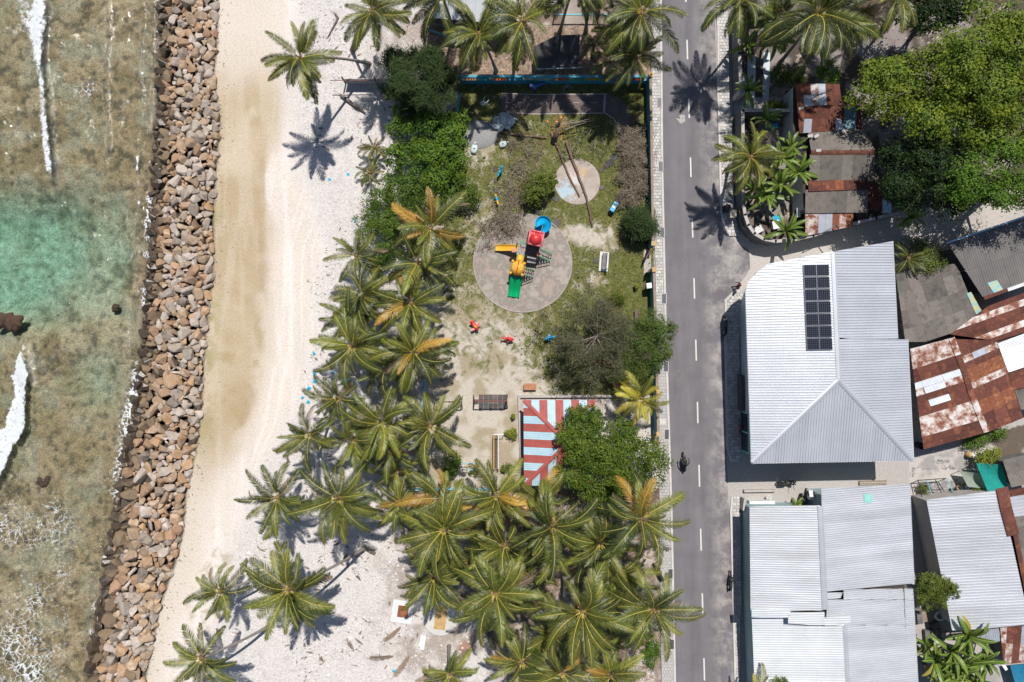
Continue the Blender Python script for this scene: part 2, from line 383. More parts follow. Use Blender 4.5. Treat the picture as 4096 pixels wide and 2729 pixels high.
at = N(t, 'ShaderNodeAttribute', attribute_name='Col'); ag = N(t, 'ShaderNodeAttribute', attribute_name='grass'); ar = N(t, 'ShaderNodeAttribute', attribute_name='rubble')
pos = N(t, 'ShaderNodeNewGeometry').outputs['Position']
nf = noise(t, 5.5, 6, .7, pos); ng = noise(t, 1.1, 6, .68, pos, .6); nfine = noise(t, 16, 4, .7, pos)
c = mixc(t, 1.0, at.outputs['Color'], ramp(t, nf, [(.25, .74), (.5, 1.0), (.75, 1.14)]), 'MULTIPLY')
vo = N(t, 'ShaderNodeTexVoronoi'); vo.inputs['Scale'].default_value = 7.5; t.links.new(pos, vo.inputs['Vector'])
cobble = ramp(t, vo.outputs['Distance'], [(.05, 1.06), (.4, .98), (.7, .72)])
c = mixc(t, ar.outputs['Fac'], c, mixc(t, 1.0, c, cobble, 'MULTIPLY'))
seaf = ramp(t, ar.outputs['Fac'], [(.82, 0), (.88, 1)])
c = mixc(t, seaf, c, mixc(t, 1.0, c, ramp(t, mth(t, 'MULTIPLY_ADD', noise(t, 1.3, 7, .75, pos, .8), .75, mth(t, 'MULTIPLY', noise(t, 4.5, 5, .75, pos, 1.0), .35)), [(.34, .30), (.5, .86), (.64, 1.16), (.76, 1.45)]), 'MULTIPLY'))
gcol = ramp(t, noise(t, 2.2, 5, .7, pos), [(.28, (.052, .074, .017)), (.5, (.115, .122, .035)), (.72, (.225, .205, .085))])
gcol = mixc(t, 1.0, gcol, ramp(t, nfine, [(.3, .65), (.7, 1.25)]), 'MULTIPLY')
gm_mask = mth(t, 'ADD', mth(t, 'MULTIPLY_ADD', ng, 1.5, -.25), mth(t, 'MULTIPLY_ADD', nfine, .5, -.25)); gm_mask = mth(t, 'ADD', gm_mask, ag.outputs['Fac'])
gm_mask = mth(t, 'MULTIPLY_ADD', gm_mask, 3.6, -2.9); 
cl = N(t, 'ShaderNodeClamp'); t.links.new(gm_mask, cl.inputs[0])
gate = ramp(t, ag.outputs['Fac'], [(.02, 0), (.08, 1)])
fac = mth(t, 'MULTIPLY', cl.outputs[0], gate)
c = mixc(t, fac, c, gcol)
t.links.new(c, b.inputs['Base Color']); b.inputs['Roughness'].default_value = .95; b.inputs['Specular IOR Level'].default_value = .15
bp = N(t, 'ShaderNodeBump'); bp.inputs['Strength'].default_value = .55; bp.inputs['Distance'].default_value = .06
t.links.new(mth(t, 'ADD', mth(t, 'ADD', nf, mth(t, 'MULTIPLY', nfine, .5)), mth(t, 'MULTIPLY', vo.outputs['Distance'], mth(t, 'MULTIPLY', ar.outputs['Fac'], -1.2))), bp.inputs['Height']); t.links.new(bp.outputs[0], b.inputs['Normal'])
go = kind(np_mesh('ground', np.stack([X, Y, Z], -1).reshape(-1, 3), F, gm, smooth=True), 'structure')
me = go.data
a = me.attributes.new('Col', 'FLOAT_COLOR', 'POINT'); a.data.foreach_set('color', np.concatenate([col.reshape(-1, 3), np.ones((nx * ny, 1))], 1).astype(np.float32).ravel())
a = me.attributes.new('grass', 'FLOAT', 'POINT'); a.data.foreach_set('value', g.astype(np.float32).ravel())
rub = np.where(sea, 1.0, np.where(beach, sstep(-30, 60, px - xb) * .6, .16)) * 1.0
a = me.attributes.new('rubble', 'FLOAT', 'POINT'); a.data.foreach_set('value', rub.astype(np.float32).ravel())

# ---------------------------------------------------------------- sea water: a closed body, absorbing red
WL = -.34
wx = np.concatenate([[-900, -300, -120, -70], np.arange(-52, -31.4, .16)]); wy = np.concatenate([[-600, -100, -50], np.arange(-36, 36.1, .2), [50, 100, 600]])
WX, WY = np.meshgrid(wx, wy); wpx = WX * K + 2048; wpy = 1364.5 - WY * K
line1 = np.interp(wpy, [-400, 0, 230, 400, 560, 700, 900], [165, 165, 155, 178, 190, 200, 215])
line2 = np.interp(wpy, [1300, 1420, 1550, 1700, 1800, 1900, 2000], [60, 85, 115, 100, 60, 20, -40])
ridge = .30 * np.exp(-((wpx - line1) / 17.0) ** 2) * sstep(820, 620, wpy) + .34 * np.exp(-((wpx - line2) / 24.0) ** 2) * sstep(1330, 1450, wpy) * sstep(2050, 1900, wpy)
ridge += .10 * np.exp(-((wpx - 415 - 8 * np.sin(wpy / 70)) / 12.0) ** 2) * sstep(700, 560, wpy) + .10 * np.exp(-((wpx - 560 + (wpy - 300) * .03 - 9 * np.sin(wpy / 55)) / 10.0) ** 2) * sstep(900, 700, wpy)
WZ = WL + ridge + .07 * (fbm(wpx, wpy, 70, 91) - .5) + .06 * (fbm(wpx, wpy, 26, 95, 2) - .5)
ny, nx = WX.shape; idx = np.arange(nx * ny).reshape(ny, nx)
F = np.stack([idx[:-1, :-1], idx[:-1, 1:], idx[1:, 1:], idx[1:, :-1]], -1).reshape(-1, 4)
V = np.stack([WX, WY, WZ], -1).reshape(-1, 3)
rim = np.concatenate([idx[0, :], idx[1:, -1], idx[-1, -2::-1], idx[-2:0:-1, 0]])
nb = len(V); low = V[rim].copy(); low[:, 2] = -9
j = np.arange(len(rim)); j2 = (j + 1) % len(rim)
side = np.stack([rim[j2], rim[j], nb + j, nb + j2], -1)
x0, x1, y0, y1 = wx[0], wx[-1], wy[0], wy[-1]
V = np.concatenate([V, low])
c0 = nb + 0; c1 = nb + nx - 1; c2 = nb + nx - 1 + ny - 1; c3 = nb + 2 * (nx - 1) + ny - 1
bot = np.array([[c0, c3, c2, c1]])
wm, t, b, out = base('sea_water'); t.nodes.remove(b)
gl = N(t, 'ShaderNodeBsdfGlossy'); gl.inputs['Roughness'].default_value = .09; gl.inputs[0].default_value = (1, 1, 1, 1)
tr = N(t, 'ShaderNodeBsdfTransparent'); fr = N(t, 'ShaderNodeFresnel'); fr.inputs[0].default_value = 1.33
mx = N(t, 'ShaderNodeMixShader'); pos = N(t, 'ShaderNodeNewGeometry').outputs['Position']
bp = N(t, 'ShaderNodeBump'); rip = N(t, 'ShaderNodeAttribute', attribute_name='ripple'); bp.inputs['Distance'].default_value = .8; t.links.new(mth(t, 'MULTIPLY_ADD', rip.outputs['Fac'], .3, .22), bp.inputs['Strength'])
mp = N(t, 'ShaderNodeMapping'); mp.inputs['Scale'].default_value = (1.5, .8, 1); mp.inputs['Rotation'].default_value = (0, 0, .25); t.links.new(pos, mp.inputs[0])
hgt = mth(t, 'ADD', noise(t, 1.7, 3, .6, mp.outputs[0], .5), mth(t, 'MULTIPLY', noise(t, 5.5, 3, .6, mp.outputs[0], .4), .45))
t.links.new(hgt, bp.inputs['Height'])
for q in (gl, fr): t.links.new(bp.outputs[0], q.inputs['Normal'])
t.links.new(fr.outputs[0], mx.inputs[0]); t.links.new(tr.outputs[0], mx.inputs[1]); t.links.new(gl.outputs[0], mx.inputs[2]); t.links.new(mx.outputs[0], out.inputs['Surface'])
va = N(t, 'ShaderNodeVolumeAbsorption'); va.inputs[0].default_value = (.16, .88, .80, 1); va.inputs['Density'].default_value = .155
t.links.new(va.outputs[0], out.inputs['Volume'])
wo_ = kind(np_mesh('sea_water', V, np.concatenate([F, side, bot]), wm, smooth=True), 'structure')
rpl = np.exp(-((wpx - line1) / 13.0) ** 2) * sstep(900, 700, wpy) + .8 * np.exp(-((wpx - 415 - 8 * np.sin(wpy / 70)) / 10.0) ** 2) * sstep(700, 560, wpy) + .9 * np.exp(-((wpx - shore(wpy) + 55 - 9 * np.sin(wpy / 55)) / 14.0) ** 2) + .45 * sstep(.62, .75, fbm(wpx, wpy, 60, 101))
rpl = np.concatenate([np.clip(rpl, 0, 1).ravel() * (.4 + .9 * fbm(wpx, wpy, 30, 103)).ravel(), np.zeros(len(low))])
at_ = wo_.data.attributes.new('ripple', 'FLOAT', 'POINT'); at_.data.foreach_set('value', rpl.astype(np.float32))

# ---------------------------------------------------------------- foam and painted sun glints on the water (thin sheets broken up by noise)
def foam(name, poly, dens, lacy, seed, step=5, lift=.05, netscale=1.7):
    xs = [p[0] for p in poly]; ys = [p[1] for p in poly]
    FX, FY = np.meshgrid(np.arange(min(xs), max(xs) + step, step), np.arange(min(ys), max(ys) + step, step))
    D = dens(FX, FY); keep = inpoly(FX, FY, poly) & (D > .02)
    ny, nx = FX.shape; idx = np.arange(nx * ny).reshape(ny, nx)
    fk = keep[:-1, :-1] & keep[1:, 1:] & keep[:-1, 1:] & keep[1:, :-1]
    f = np.stack([idx[1:, :-1], idx[1:, 1:], idx[:-1, 1:], idx[:-1, :-1]], -1)[fk]
    l1 = np.interp(FY, [-400, 0, 230, 400, 560, 700, 900], [165, 165, 155, 178, 190, 200, 215]); l2 = np.interp(FY, [1300, 1420, 1550, 1700, 1800, 1900, 2000], [60, 85, 115, 100, 60, 20, -40])
    z = WL + lift + .36 * np.exp(-((FX - l1) / 26.0) ** 2) * sstep(820, 620, FY) + .42 * np.exp(-((FX - l2) / 34.0) ** 2) * sstep(1330, 1450, FY) * sstep(2050, 1900, FY) + .1 * fbm(FX, FY, 14, seed, 2)
    k_ = (1 - z / H) / K
    v = np.stack([(FX - 2048) * k_, -(FY - 1364.5) * k_, z], -1).reshape(-1, 3)
    fmt, t, b, out = base(name + '_material')
    b.inputs['Base Color'].default_value = (.66, .69, .71, 1); b.inputs['Roughness'].default_value = .7; b.inputs['Subsurface Weight'].default_value = 0
    at = N(t, 'ShaderNodeAttribute', attribute_name='foam_cover'); pos = N(t, 'ShaderNodeNewGeometry').outputs['Position']
    vec = N(t, 'ShaderNodeVectorMath', operation='ADD'); nz = N(t, 'ShaderNodeTexNoise'); nz.inputs['Scale'].default_value = .8; nz.inputs['Detail'].default_value = 4; t.links.new(pos, nz.inputs['Vector'])
    sc = N(t, 'ShaderNodeVectorMath', operation='SCALE'); sc.inputs['Scale'].default_value = 1.6; t.links.new(nz.outputs['Color'], sc.inputs[0]); t.links.new(pos, vec.inputs[0]); t.links.new(sc.outputs[0], vec.inputs[1])
    if lacy:
        vo = N(t, 'ShaderNodeTexVoronoi', feature='DISTANCE_TO_EDGE'); vo.inputs['Scale'].default_value = netscale; t.links.new(vec.outputs[0], vo.inputs['Vector'])
        h = mth(t, 'MULTIPLY_ADD', vo.outputs[0], -4.0, .85)
        h = mth(t, 'ADD', h, mth(t, 'MULTIPLY_ADD', noise(t, 3.5, 5, .7, pos), 1.6, -.98))
    else:
        h = mth(t, 'MULTIPLY_ADD', noise(t, 2.4, 8, .75, vec.outputs[0]), 3.6, -1.45)
    h = mth(t, 'MULTIPLY', mth(t, 'ADD', h, mth(t, 'MULTIPLY_ADD', at.outputs['Fac'], 1.7, -1.3)), 1.5)
    cl = N(t, 'ShaderNodeClamp'); t.links.new(h, cl.inputs[0]); cl.inputs['Max'].default_value = .88
    t.links.new(cl.outputs[0], b.inputs['Alpha'])
    o = kind(np_mesh(name, v, f, fmt, smooth=True), 'stuff')
    a = o.data.attributes.new('foam_cover', 'FLOAT', 'POINT'); a.data.foreach_set('value', D.astype(np.float32).ravel())
    return tag(o, LBL[name], 'sea foam')
LBL = {'glint_flecks': 'painted white sun glints on the water between the wave and the upper rocks', 'foam_and_glitter': 'thick white foam of the breaking wave, its thin tail painted as sun glitter, upper left', 'surf_foam': 'broad white band of surf at the left edge of the sea below the dark rock',
       'lacy_foam': 'thin lacy net of foam on the shallow water at the lower left', 'shore_foam': 'line of foam washing along the foot of the rock wall', 'drifting_foam': 'wispy foam patch drifting in the shallows beside the upper rocks'}
foam('foam_and_glitter', [(10, -30), (240, -30), (240, 720), (150, 720), (60, 220), (10, 160)],  # real foam above; the narrow tail is painted sun glitter
     lambda x, y: np.clip(1.05 * np.exp(-((x - np.interp(y, [0, 120, 230, 330, 440, 600, 720], [160, 150, 148, 166, 170, 186, 200])) / np.interp(y, [0, 100, 220, 260, 700], [26, 38, 24, 17, 19])) ** 2) * (1 - .22 * sstep(225, 245, y) * sstep(470, 450, y)) * (1.0 + .0 * y) * sstep(740, 650, y) * (.62 + .75 * fbm(x, y, 11, 71, 3)) + .60 * np.exp(-((x - 95) / 50) ** 2) * sstep(200, 90, y), 0, 1), False, 3)
foam('surf_foam', [(-300, 1380), (140, 1380), (150, 1760), (60, 1830), (0, 1990), (-300, 2300)],
     lambda x, y: np.clip(1.1 * sstep(0, 26, np.interp(y, [1390, 1450, 1500, 1600, 1700, 1720, 1800, 1870, 2000], [85, 115, 127, 112, 112, 108, 60, 30, -30]) - x + 22 * (fbm(x, y, 22, 5) - .5)) * sstep(0, 30, x - np.interp(y, [1390, 1450, 1500, 1600, 1700, 1760, 1850, 2000], [70, 45, 38, 32, 5, -60, -160, -260]) + 30 * (fbm(x, y, 30, 6) - .5)), 0, 1), False, 4)
foam('lacy_foam', [(-300, 1820), (470, 1820), (360, 2800), (-300, 2800)],
     lambda x, y: np.clip(.40 + .42 * (fbm(x, y, 150, 8) - .45) * 2 + .10 * sstep(2350, 2600, y) * sstep(250, 120, x) - .2 * sstep(250, 350, x), 0, 1) * sstep(8, 30, shore(y) - x) * sstep(1830, 1950, y), True, 9, 8)
foam('shore_foam', [(p + d, y) for d, o in ((-95, 0), (40, 1)) for p, y in (list(zip(SX, SY))[1:-1] if o == 0 else list(zip(SX, SY))[-2:0:-1])],
     lambda x, y: np.clip(.62 * np.exp(-((x - shore(y) + 12) / 30) ** 2) * (.55 + .75 * sstep(.42, .62, fbm(x, y, 90, 15))) + .4 * np.exp(-((x - shore(y) + 35) / 40) ** 2) * sstep(1450, 1600, y) * sstep(2000, 1900, y), 0, 1) * sstep(40, 15, x - shore(y)), True, 13, 5, .06, 2.3)
foam('drifting_foam', [(220, 280), (560, 280), (560, 520), (220, 520)],
     lambda x, y: np.clip(.62 * np.exp(-((x - 330) / 110) ** 2 - ((y - 360) / 60) ** 2) + .5 * np.exp(-((x - 500) / 40) ** 2 - ((y - 420) / 60) ** 2), 0, 1), True, 17, 6, .05, 1.6)
foam('glint_flecks', [(380, -30), (660, -30), (640, 700), (590, 1350), (380, 700)], lambda x, y: np.clip(.50 * np.exp(-((x - 415 - 8 * np.sin(y / 70)) / 9) ** 2) * sstep(700, 600, y) * sstep(.35, .55, fbm(x, y, 60, 41)) + .50 * np.exp(-((x - shore(y) + 62 - 9 * np.sin(y / 55)) / 11) ** 2) * sstep(.40, .58, fbm(x, y, 70, 43)) + .3 * sstep(.66, .74, fbm(x, y, 26, 47)), 0, 1), False, 19, 4, .03)  # white flecks painted where sunlight would sparkle on the ripples
# dark coral heads standing in the shallows
coral = mk('coral_head', (.085, .045, .03), (.05, .03, .02), 2.5, .9, bump=.6)
def coral_head(x, y, rx, ry, label, z=-.55):
    mb = MB(); c = P(x, y, z); r_ = random.Random(int(x + y))
    for i in range(9):
        a = r_.random() * 6.28; q = r_.random() ** .5
        mb.ell(c + Vector((math.cos(a) * q * rx * .6 / K, math.sin(a) * q * ry * .6 / K, r_.uniform(-.1, .1))), (rx * .55 / K, ry * .6 / K, .3), (0, 0, r_.random() * 3), 9, 5, 0)
    tag(mb.build('coral_head', coral, None, True), label, 'coral', 'coral heads in the shallows')
coral_head(30, 1292, 66, 30, 'long dark brown coral rock breaking the teal water at the left edge', -.3)
coral_head(462, 1230, 15, 20, 'small brown coral stone in the clear teal water near the rock wall', -.75)
coral_head(178, 1925, 36, 20, 'reddish brown coral patch under the lacy foam at the lower left', -1.0)

# ---------------------------------------------------------------- rock sea wall
WALL = thing('rock_sea_wall', 'long sea wall of piled brown and grey boulders between sea and beach', 'sea wall', P(650, 1364))
rock_m = {}
for nm, c1, c2, c3 in (('boulder_tan', (0.361, 0.264, 0.179), (0.279, 0.195, 0.125), (0.406, 0.320, 0.239)), ('boulder_grey', (0.243, 0.201, 0.167), (0.316, 0.260, 0.213), (0.171, 0.140, 0.117)),
                   ('boulder_brown', (0.270, 0.177, 0.113), (0.324, 0.208, 0.125), (0.189, 0.126, 0.088)), ('boulder_orange', (0.415, 0.242, 0.117), (0.343, 0.225, 0.138), (0.433, 0.329, 0.234)), ('boulder_pale', (0.415, 0.364, 0.314), (0.343, 0.285, 0.239), (0.451, 0.398, 0.351)),
                   ('boulder_wet', (0.050, 0.036, 0.025), (0.076, 0.052, 0.032), (0.036, 0.030, 0.025)), ('boulder_damp', (0.153, 0.116, 0.075), (0.189, 0.134, 0.084), (0.118, 0.091, 0.067))):
    rock_m[nm] = mk(nm, c1, c2, 1.6, .35 if 'wet' in nm else .85, c3=c3, rnd=.22, bump=.5, bscale=7, spec=.6 if 'wet' in nm else .3)
def hull_mesh(name, mat, r_, n=15):
    bm = bmesh.new()
    for i in range(n):
        while True:
            p = Vector((r_.uniform(-1, 1), r_.uniform(-1, 1), r_.uniform(-1, 1)))
            if .25 < p.length < 1: break
        q = p.normalized(); e = 3.2
        s = (abs(q.x) ** e + abs(q.y) ** e + abs(q.z) ** e) ** (-1 / e)
        bm.verts.new(q * s * r_.uniform(.88, 1.0))
    r = bmesh.ops.convex_hull(bm, input=bm.verts)
    bmesh.ops.delete(bm, geom=[v for v in bm.verts if not v.link_faces], context='VERTS')
    bmesh.ops.dissolve_limit(bm, angle_limit=R(14), verts=bm.verts, edges=bm.edges)
    bmesh.ops.bevel(bm, geom=list(bm.edges), offset=.07, segments=1, affect='EDGES', clamp_overlap=True)
    me = bpy.data.meshes.new(name); bm.to_mesh(me); bm.free(); me.materials.append(mat)
    return me
rr_ = random.Random(5)
ROCKS = {k: [hull_mesh('boulder', mt, rr_, rr_.choice((11, 13, 16))) for _ in range(9)] for k, mt in rock_m.items()}
cand = []; cell = {}
def try_put(x, y, r, f):
    cx, cy = int(x // 50), int(y // 50)
    for i in (-1, 0, 1):
        for j in (-1, 0, 1):
            for (a, b, s) in cell.get((cx + i, cy + j), ()):
                if (a - x) ** 2 + (b - y) ** 2 < (f * (s + r)) ** 2: return False
    cell.setdefault((cx, cy), []).append((x, y, r)); cand.append((x, y, r)); return True
for lo, hi, tries, f in ((19, 25, 420, .82), (14.5, 19.5, 6000, .82), (10, 14.5, 16000, .80), (6, 10, 24000, .80)):
    for _ in range(tries):
        y = rr_.uniform(-70, 2800); a = float(shore(y)) - 2; b = float(rockr(y)) - 12
        u = rr_.random(); x = a + (b - a) * u; r = rr_.uniform(lo, hi) * (1.08 if y > 1300 and u < .6 else .94)
        try_put(x, y, r, f)
cand.sort(key=lambda c: -(c[2] if 0 < c[1] < 2729 else 0))
small = MB()
for i, (x, y, r) in enumerate(cand):
    u = (x - float(shore(y))) / (float(rockr(y)) - float(shore(y)))
    z = -.22 + .95 * min(1, u * 1.9) - .75 * max(0, u - .6) / .4 + rr_.uniform(-.10, .12)
    k = rr_.random()
    if u < .07 + .05 * rr_.random(): kd = 'boulder_wet'
    elif u < .18 + .12 * rr_.random(): kd = 'boulder_damp' if k < .75 else 'boulder_brown'
    elif u > .5: kd = 'boulder_tan' if k < .30 else 'boulder_grey' if k < .52 else 'boulder_brown' if k < .62 else 'boulder_orange' if k < .73 else 'boulder_pale'
    else: kd = 'boulder_tan' if k < .34 else 'boulder_grey' if k < .54 else 'boulder_brown' if k < .70 else 'boulder_orange' if k < .79 else 'boulder_pale'
    mes = rr_.choice(ROCKS[kd]); s = r / K * 1.28
    asp = rr_.uniform(.8, 1.28); rot = (rr_.uniform(-.4, .4), rr_.uniform(-.4, .4), rr_.random() * 6.28); sc = (s * asp, s / asp, s * rr_.uniform(.75, 1.0))
    if i < 300: inst('boulder', mes, P(x, y, z), rot, sc, WALL)
    else:
        M = Matrix.LocRotScale(P(x, y, z), Euler(rot), Vector(sc)); b = list(rock_m).index(kd)
        small.add([M @ v.co for v in mes.vertices], [tuple(p.vertices) for p in mes.polygons], b)
kind(small.build('smaller_boulders', list(rock_m.values()), WALL), 'stuff')
# ---------------------------------------------------------------- road and pavements
LY = [-900, 0, 682, 1364, 2046, 2729, 3600]; LX = [2634, 2646, 2652, 2667, 2689, 2703, 2724]
def rl(y): return float(np.interp(y, LY, LX))
def rrt(y): return float(np.interp(y, [-900, 0, 400, 800, 900, 1200, 1364, 1850, 1990, 2046, 2729, 3600], [2838, 2858, 2868, 2878, 2884, 2896, 2896, 2906, 2914, 2919, 2936, 2960]))
pts = [(rl(y), y) for y in LY] + [(rrt(y), y) for y in (3600, 2729, 2046, 1990, 1850, 1364, 1200)] + [(2940, 1156), (2978, 1112), (3000, 1073), (2998, 1030), (2994, 1000), (2950, 975), (2910, 935), (2887, 900), (rrt(800), 800), (rrt(400), 400), (rrt(0), 0), (rrt(-900), -900)]
mb = MB(); mb.prism([P(x, y)[:2] for x, y in pts], -.06, .02)
ROAD = kind(mb.build('road', asphalt), 'structure')
# asphalt with faint wear, dust at the edges
ma = asphalt; t = ma.node_tree; b = t.nodes['Principled BSDF']
src = b.inputs['Base Color'].links[0].from_socket
pos = N(t, 'ShaderNodeNewGeometry').outputs['Position']; mp = N(t, 'ShaderNodeMapping'); mp.inputs['Scale'].default_value = (1.2, .10, 1); t.links.new(pos, mp.inputs[0])
c = mixc(t, 1.0, src, ramp(t, noise(t, .9, 5, .6, mp.outputs[0]), [(.3, .86), (.7, 1.13)]), 'MULTIPLY')
sp = N(t, 'ShaderNodeSeparateXYZ'); t.links.new(pos, sp.inputs[0])
edge = mth(t, 'SUBTRACT', mth(t, 'ADD', sp.outputs[0], mth(t, 'MULTIPLY', sp.outputs[1], .026)), 0)
dust = mth(t, 'MULTIPLY', ramp(t, mth(t, 'ADD', mth(t, 'MULTIPLY', edge, .1), mth(t, 'MULTIPLY', noise(t, .8, 6, .7, pos), .10)), [(.0, 0), (1, 1)]), 1)
dm = ramp(t, mth(t, 'MULTIPLY_ADD', edge, .5, -8.95), [(0, 0), (.8, 1)])
dn = ramp(t, noise(t, .55, 7, .72, pos), [(.44, 0), (.66, .8)])
c = mixc(t, mth(t, 'MULTIPLY', dm, dn), c, (.40, .37, .345))
t.links.new(c, b.inputs['Base Color'])
def flat(name, poly, z0, z1, mat, parent=None): mb = MB(); mb.prism([P(x, y)[:2] for x, y in poly], z0, z1); return mb.build(name, mat, parent)
for y0, y1 in ((-60, 9), (160, 238), (394, 473), (630, 709), (870, 951), (1113, 1195), (1359, 1443), (1608, 1693), (1860, 1947), (2115, 2203), (2373, 2461), (2633, 2722)):
    x0 = float(np.interp(y0, [0, 1364, 2729], [2743, 2783, 2818])) ; x1 = float(np.interp(y1, [0, 1364, 2729], [2743, 2783, 2818]))
    flat('lane_marking', [(x0 - 2.8, y0), (x0 + 2.8, y0), (x1 + 2.8, y1), (x1 - 2.8, y1)], .02, .026, paint_white, ROAD)
mb = MB(); r_ = random.Random(3)
for i in range(26):
    a = r_.uniform(0, 1); mb.prism([P(2727 + r_.gauss(0, 6) + dx * q, 476 + r_.uniform(-17, 17) + dy * q)[:2] for q in [r_.uniform(2, 4.5)] for dx, dy in ((-1, -.7), (.2, -1), (1, -.2), (.7, .9), (-.5, 1))], .02, .0235 + .0002 * i)
mb.build('paint_spill', mk('dried_paint', (.42, .40, .38), (.3, .29, .28), 8, .9), ROAD)
iron = mk('cast_iron', (.10, .09, .095), (.14, .13, .135), 8, .7, bump=.4)
def manhole(x, y, r, label):
    t_ = thing('manhole_cover', label, 'manhole', P(x, y, .02))
    mb = MB(); c = P(x, y, .02); mb.lathe([(r / K, 0), (r / K, .012), (r * .86 / K, .013), (r * .85 / K, .006), (0.001, .006)], c, 24); mb.build('rim', mk('dusty_concrete_ring', (.20, .19, .19), (.16, .155, .155), 4, .9), t_)
    mb = MB(); mb.lathe([(r * .8 / K, .0075), (r * .8 / K, .011), (.001, .012)], c, 20); mb.build('lid', iron, t_)
manhole(2680, 300, 13, 'round manhole cover on the road near the leaning palm shadow')
manhole(2742, 1041, 8, 'small round manhole cover in the road opposite the park gate')
manhole(2714, 1499, 14, 'round manhole cover on the road beside the feathery tree')
# pavements: bed, kerb, slabs
SLAB = MB().box((0, 0, .02), (.292, .265, .05)).build('slab', slabm, mesh_only=True)
def pave(path, label_rows, count_first, hide=None):
    """path: (y, xleft, xright, kerb side) rows of slabs between left and right"""
    ys = [p[0] for p in path]; xl = [p[1] for p in path]; xr = [p[2] for p in path]
    ks = path[0][3]; kw = 8
    bed = kind(flat('pavement', [(a, y) for y, a, b, _ in path] + [(b, y) for y, a, b, _ in path[::-1]], -.06, .112, mk('paving_bed', (.20, .19, .185), (.26, .25, .24), 4, .9)), 'structure')
    kx = xr if ks > 0 else xl
    flat('kerb', [(x - (0 if ks > 0 else 0), y) for x, y in zip(kx, ys)] + [(x + ks * kw, y) for x, y in zip(kx[::-1], ys[::-1])], -.06, .135, kerbm, bed)
    n = 0; rest = MB(); row = 0; y = ys[0]; r_ = random.Random(int(xl[0]))
    while y < ys[-1]:
        a = float(np.interp(y, ys, xl)) + 1; b = float(np.interp(y, ys, xr)) - 1
        w_ = (b - a) / max(1, round((b - a) / 13)); off = (row % 2) * w_ / 2; x = a - off
        while x < b - 2:
            x0, x1 = max(x, a), min(x + w_, b)
            if x1 - x0 > 3:
                c = P((x0 + x1) / 2, y + 6.2, .105 + r_.uniform(0, .008)); sx = (x1 - x0 - 1.5) / 12.3
                if n < 300 and count_first(y): inst('slab', SLAB, c, (0, 0, -.02), (sx, 1, 1), bed); n += 1
                else: rest.box(c + Vector((0, 0, .02)), (.292 * sx, .265, .05))
            x += w_
        y += 12.5; row += 1
    if rest.v: kind(rest.build('slabs', slabm, bed), 'stuff')
    return bed
pave([(y, {-80: 2598, 0: 2600, 682: 2610, 1364: 2628, 2046: 2637, 2729: 2645, 2800: 2646}[y], rl(y) - 8, 1) for y in (-80, 0, 682, 1364, 2046, 2729, 2800)], '', lambda y: 250 < y < 1200)
pave([(-80, 2875, 2905, -1), (0, 2876, 2908, -1), (60, 2872, 2912, -1), (120, 2876, 2916, -1), (400, 2876, 2918, -1), (470, 2879, 2926, -1), (800, 2886, 2936, -1), (880, 2893, 2946, -1), (940, 2918, 2960, -1)], '', lambda y: 100 < y)
pave([(1160, 2946, 2985, -1), (1204, 2906, 2972, -1), (1364, 2904, 2958, -1), (1790, 2912, 2966, -1), (1845, 2926, 2966, -1)], '', lambda y: True)
pave([(1985, 2932, 2958, -1), (2046, 2927, 2962, -1), (2400, 2936, 2966, -1), (2475, 2938, 2962, -1), (2729, 2944, 2962, -1), (2800, 2946, 2962, -1)], '', lambda y: True)
# drain grates along the left kerb
def drain(x, y, label, hh=20):
    t_ = thing('drain_grate', label, 'drain', P(x, y, .12), 'drain grates along the kerb')
    c = P(x, y, .14); mb = MB(); mb.prism([P(x + a * 9.5, y + b_ * (hh + 0), .1)[:2] for a, b_ in ((-1, -1), (1, -1), (1, 1), (-1, 1))], .11, .158); mb.build('pit', mk('dark_drain_pit', (.03, .03, .035)), t_)
    for k in range(6):
        mb = MB(); xx = x - 7.5 + k * 3; mb.beam(P(xx, y - hh + 1, .168), P(xx, y + hh - 1, .168), .032, .02); mb.build('bar', mk('grate_bars', (.17, .18, .20), (.12, .13, .15), 6, .5, metal=.4), t_)
    mb = MB(); 
    for s in (-1, 1): mb.beam(P(x - 9.5, y + s * hh, .165), P(x + 9.5, y + s * hh, .165), .05, .03); mb.beam(P(x + s * 9.5, y - hh, .165), P(x + s * 9.5, y + hh, .165), .05, .03)
    mb.build('frame', kerbm, t_)
for (x, y, l) in ((2637, 411, 'kerb drain grate nearest the north teal wall, opposite the pale house garden'), (2643, 666, 'kerb drain grate beside the brush pile at the east park wall'), (2649, 930, 'kerb drain grate just above the park gate, beside the small dark pine bush'),
                  (2656, 1195, 'kerb drain grate below the gate, nearest the white box on the wall'), (2664, 1467, 'kerb drain grate under the edge of the feathery green tree'),
                  (2667, 1738, 'kerb drain grate beside the red gate of the striped-roof pavilion'), (2682, 2296, 'kerb drain grate in palm shade by the parked scooter'), (2687, 2578, 'kerb drain grate at the bottom under the roadside palm fronds')): drain(x, y, l)
for x, y, l in ((2650, 1686, 'square concrete inspection slab in the pavement by the yellow palm'), (2886, 490, 'rectangular concrete inspection slab at the kerb beside the dark compound wall')):
    mb = MB(); mb.prism([P(x + a * (12 if y > 1000 else 9), y + b_ * (12 if y > 1000 else 19))[:2] for a, b_ in ((-1, -1), (1, -1), (1, 1), (-1, 1))], .1, .172); tag(mb.build('inspection_cover', kerbm), l, 'manhole')

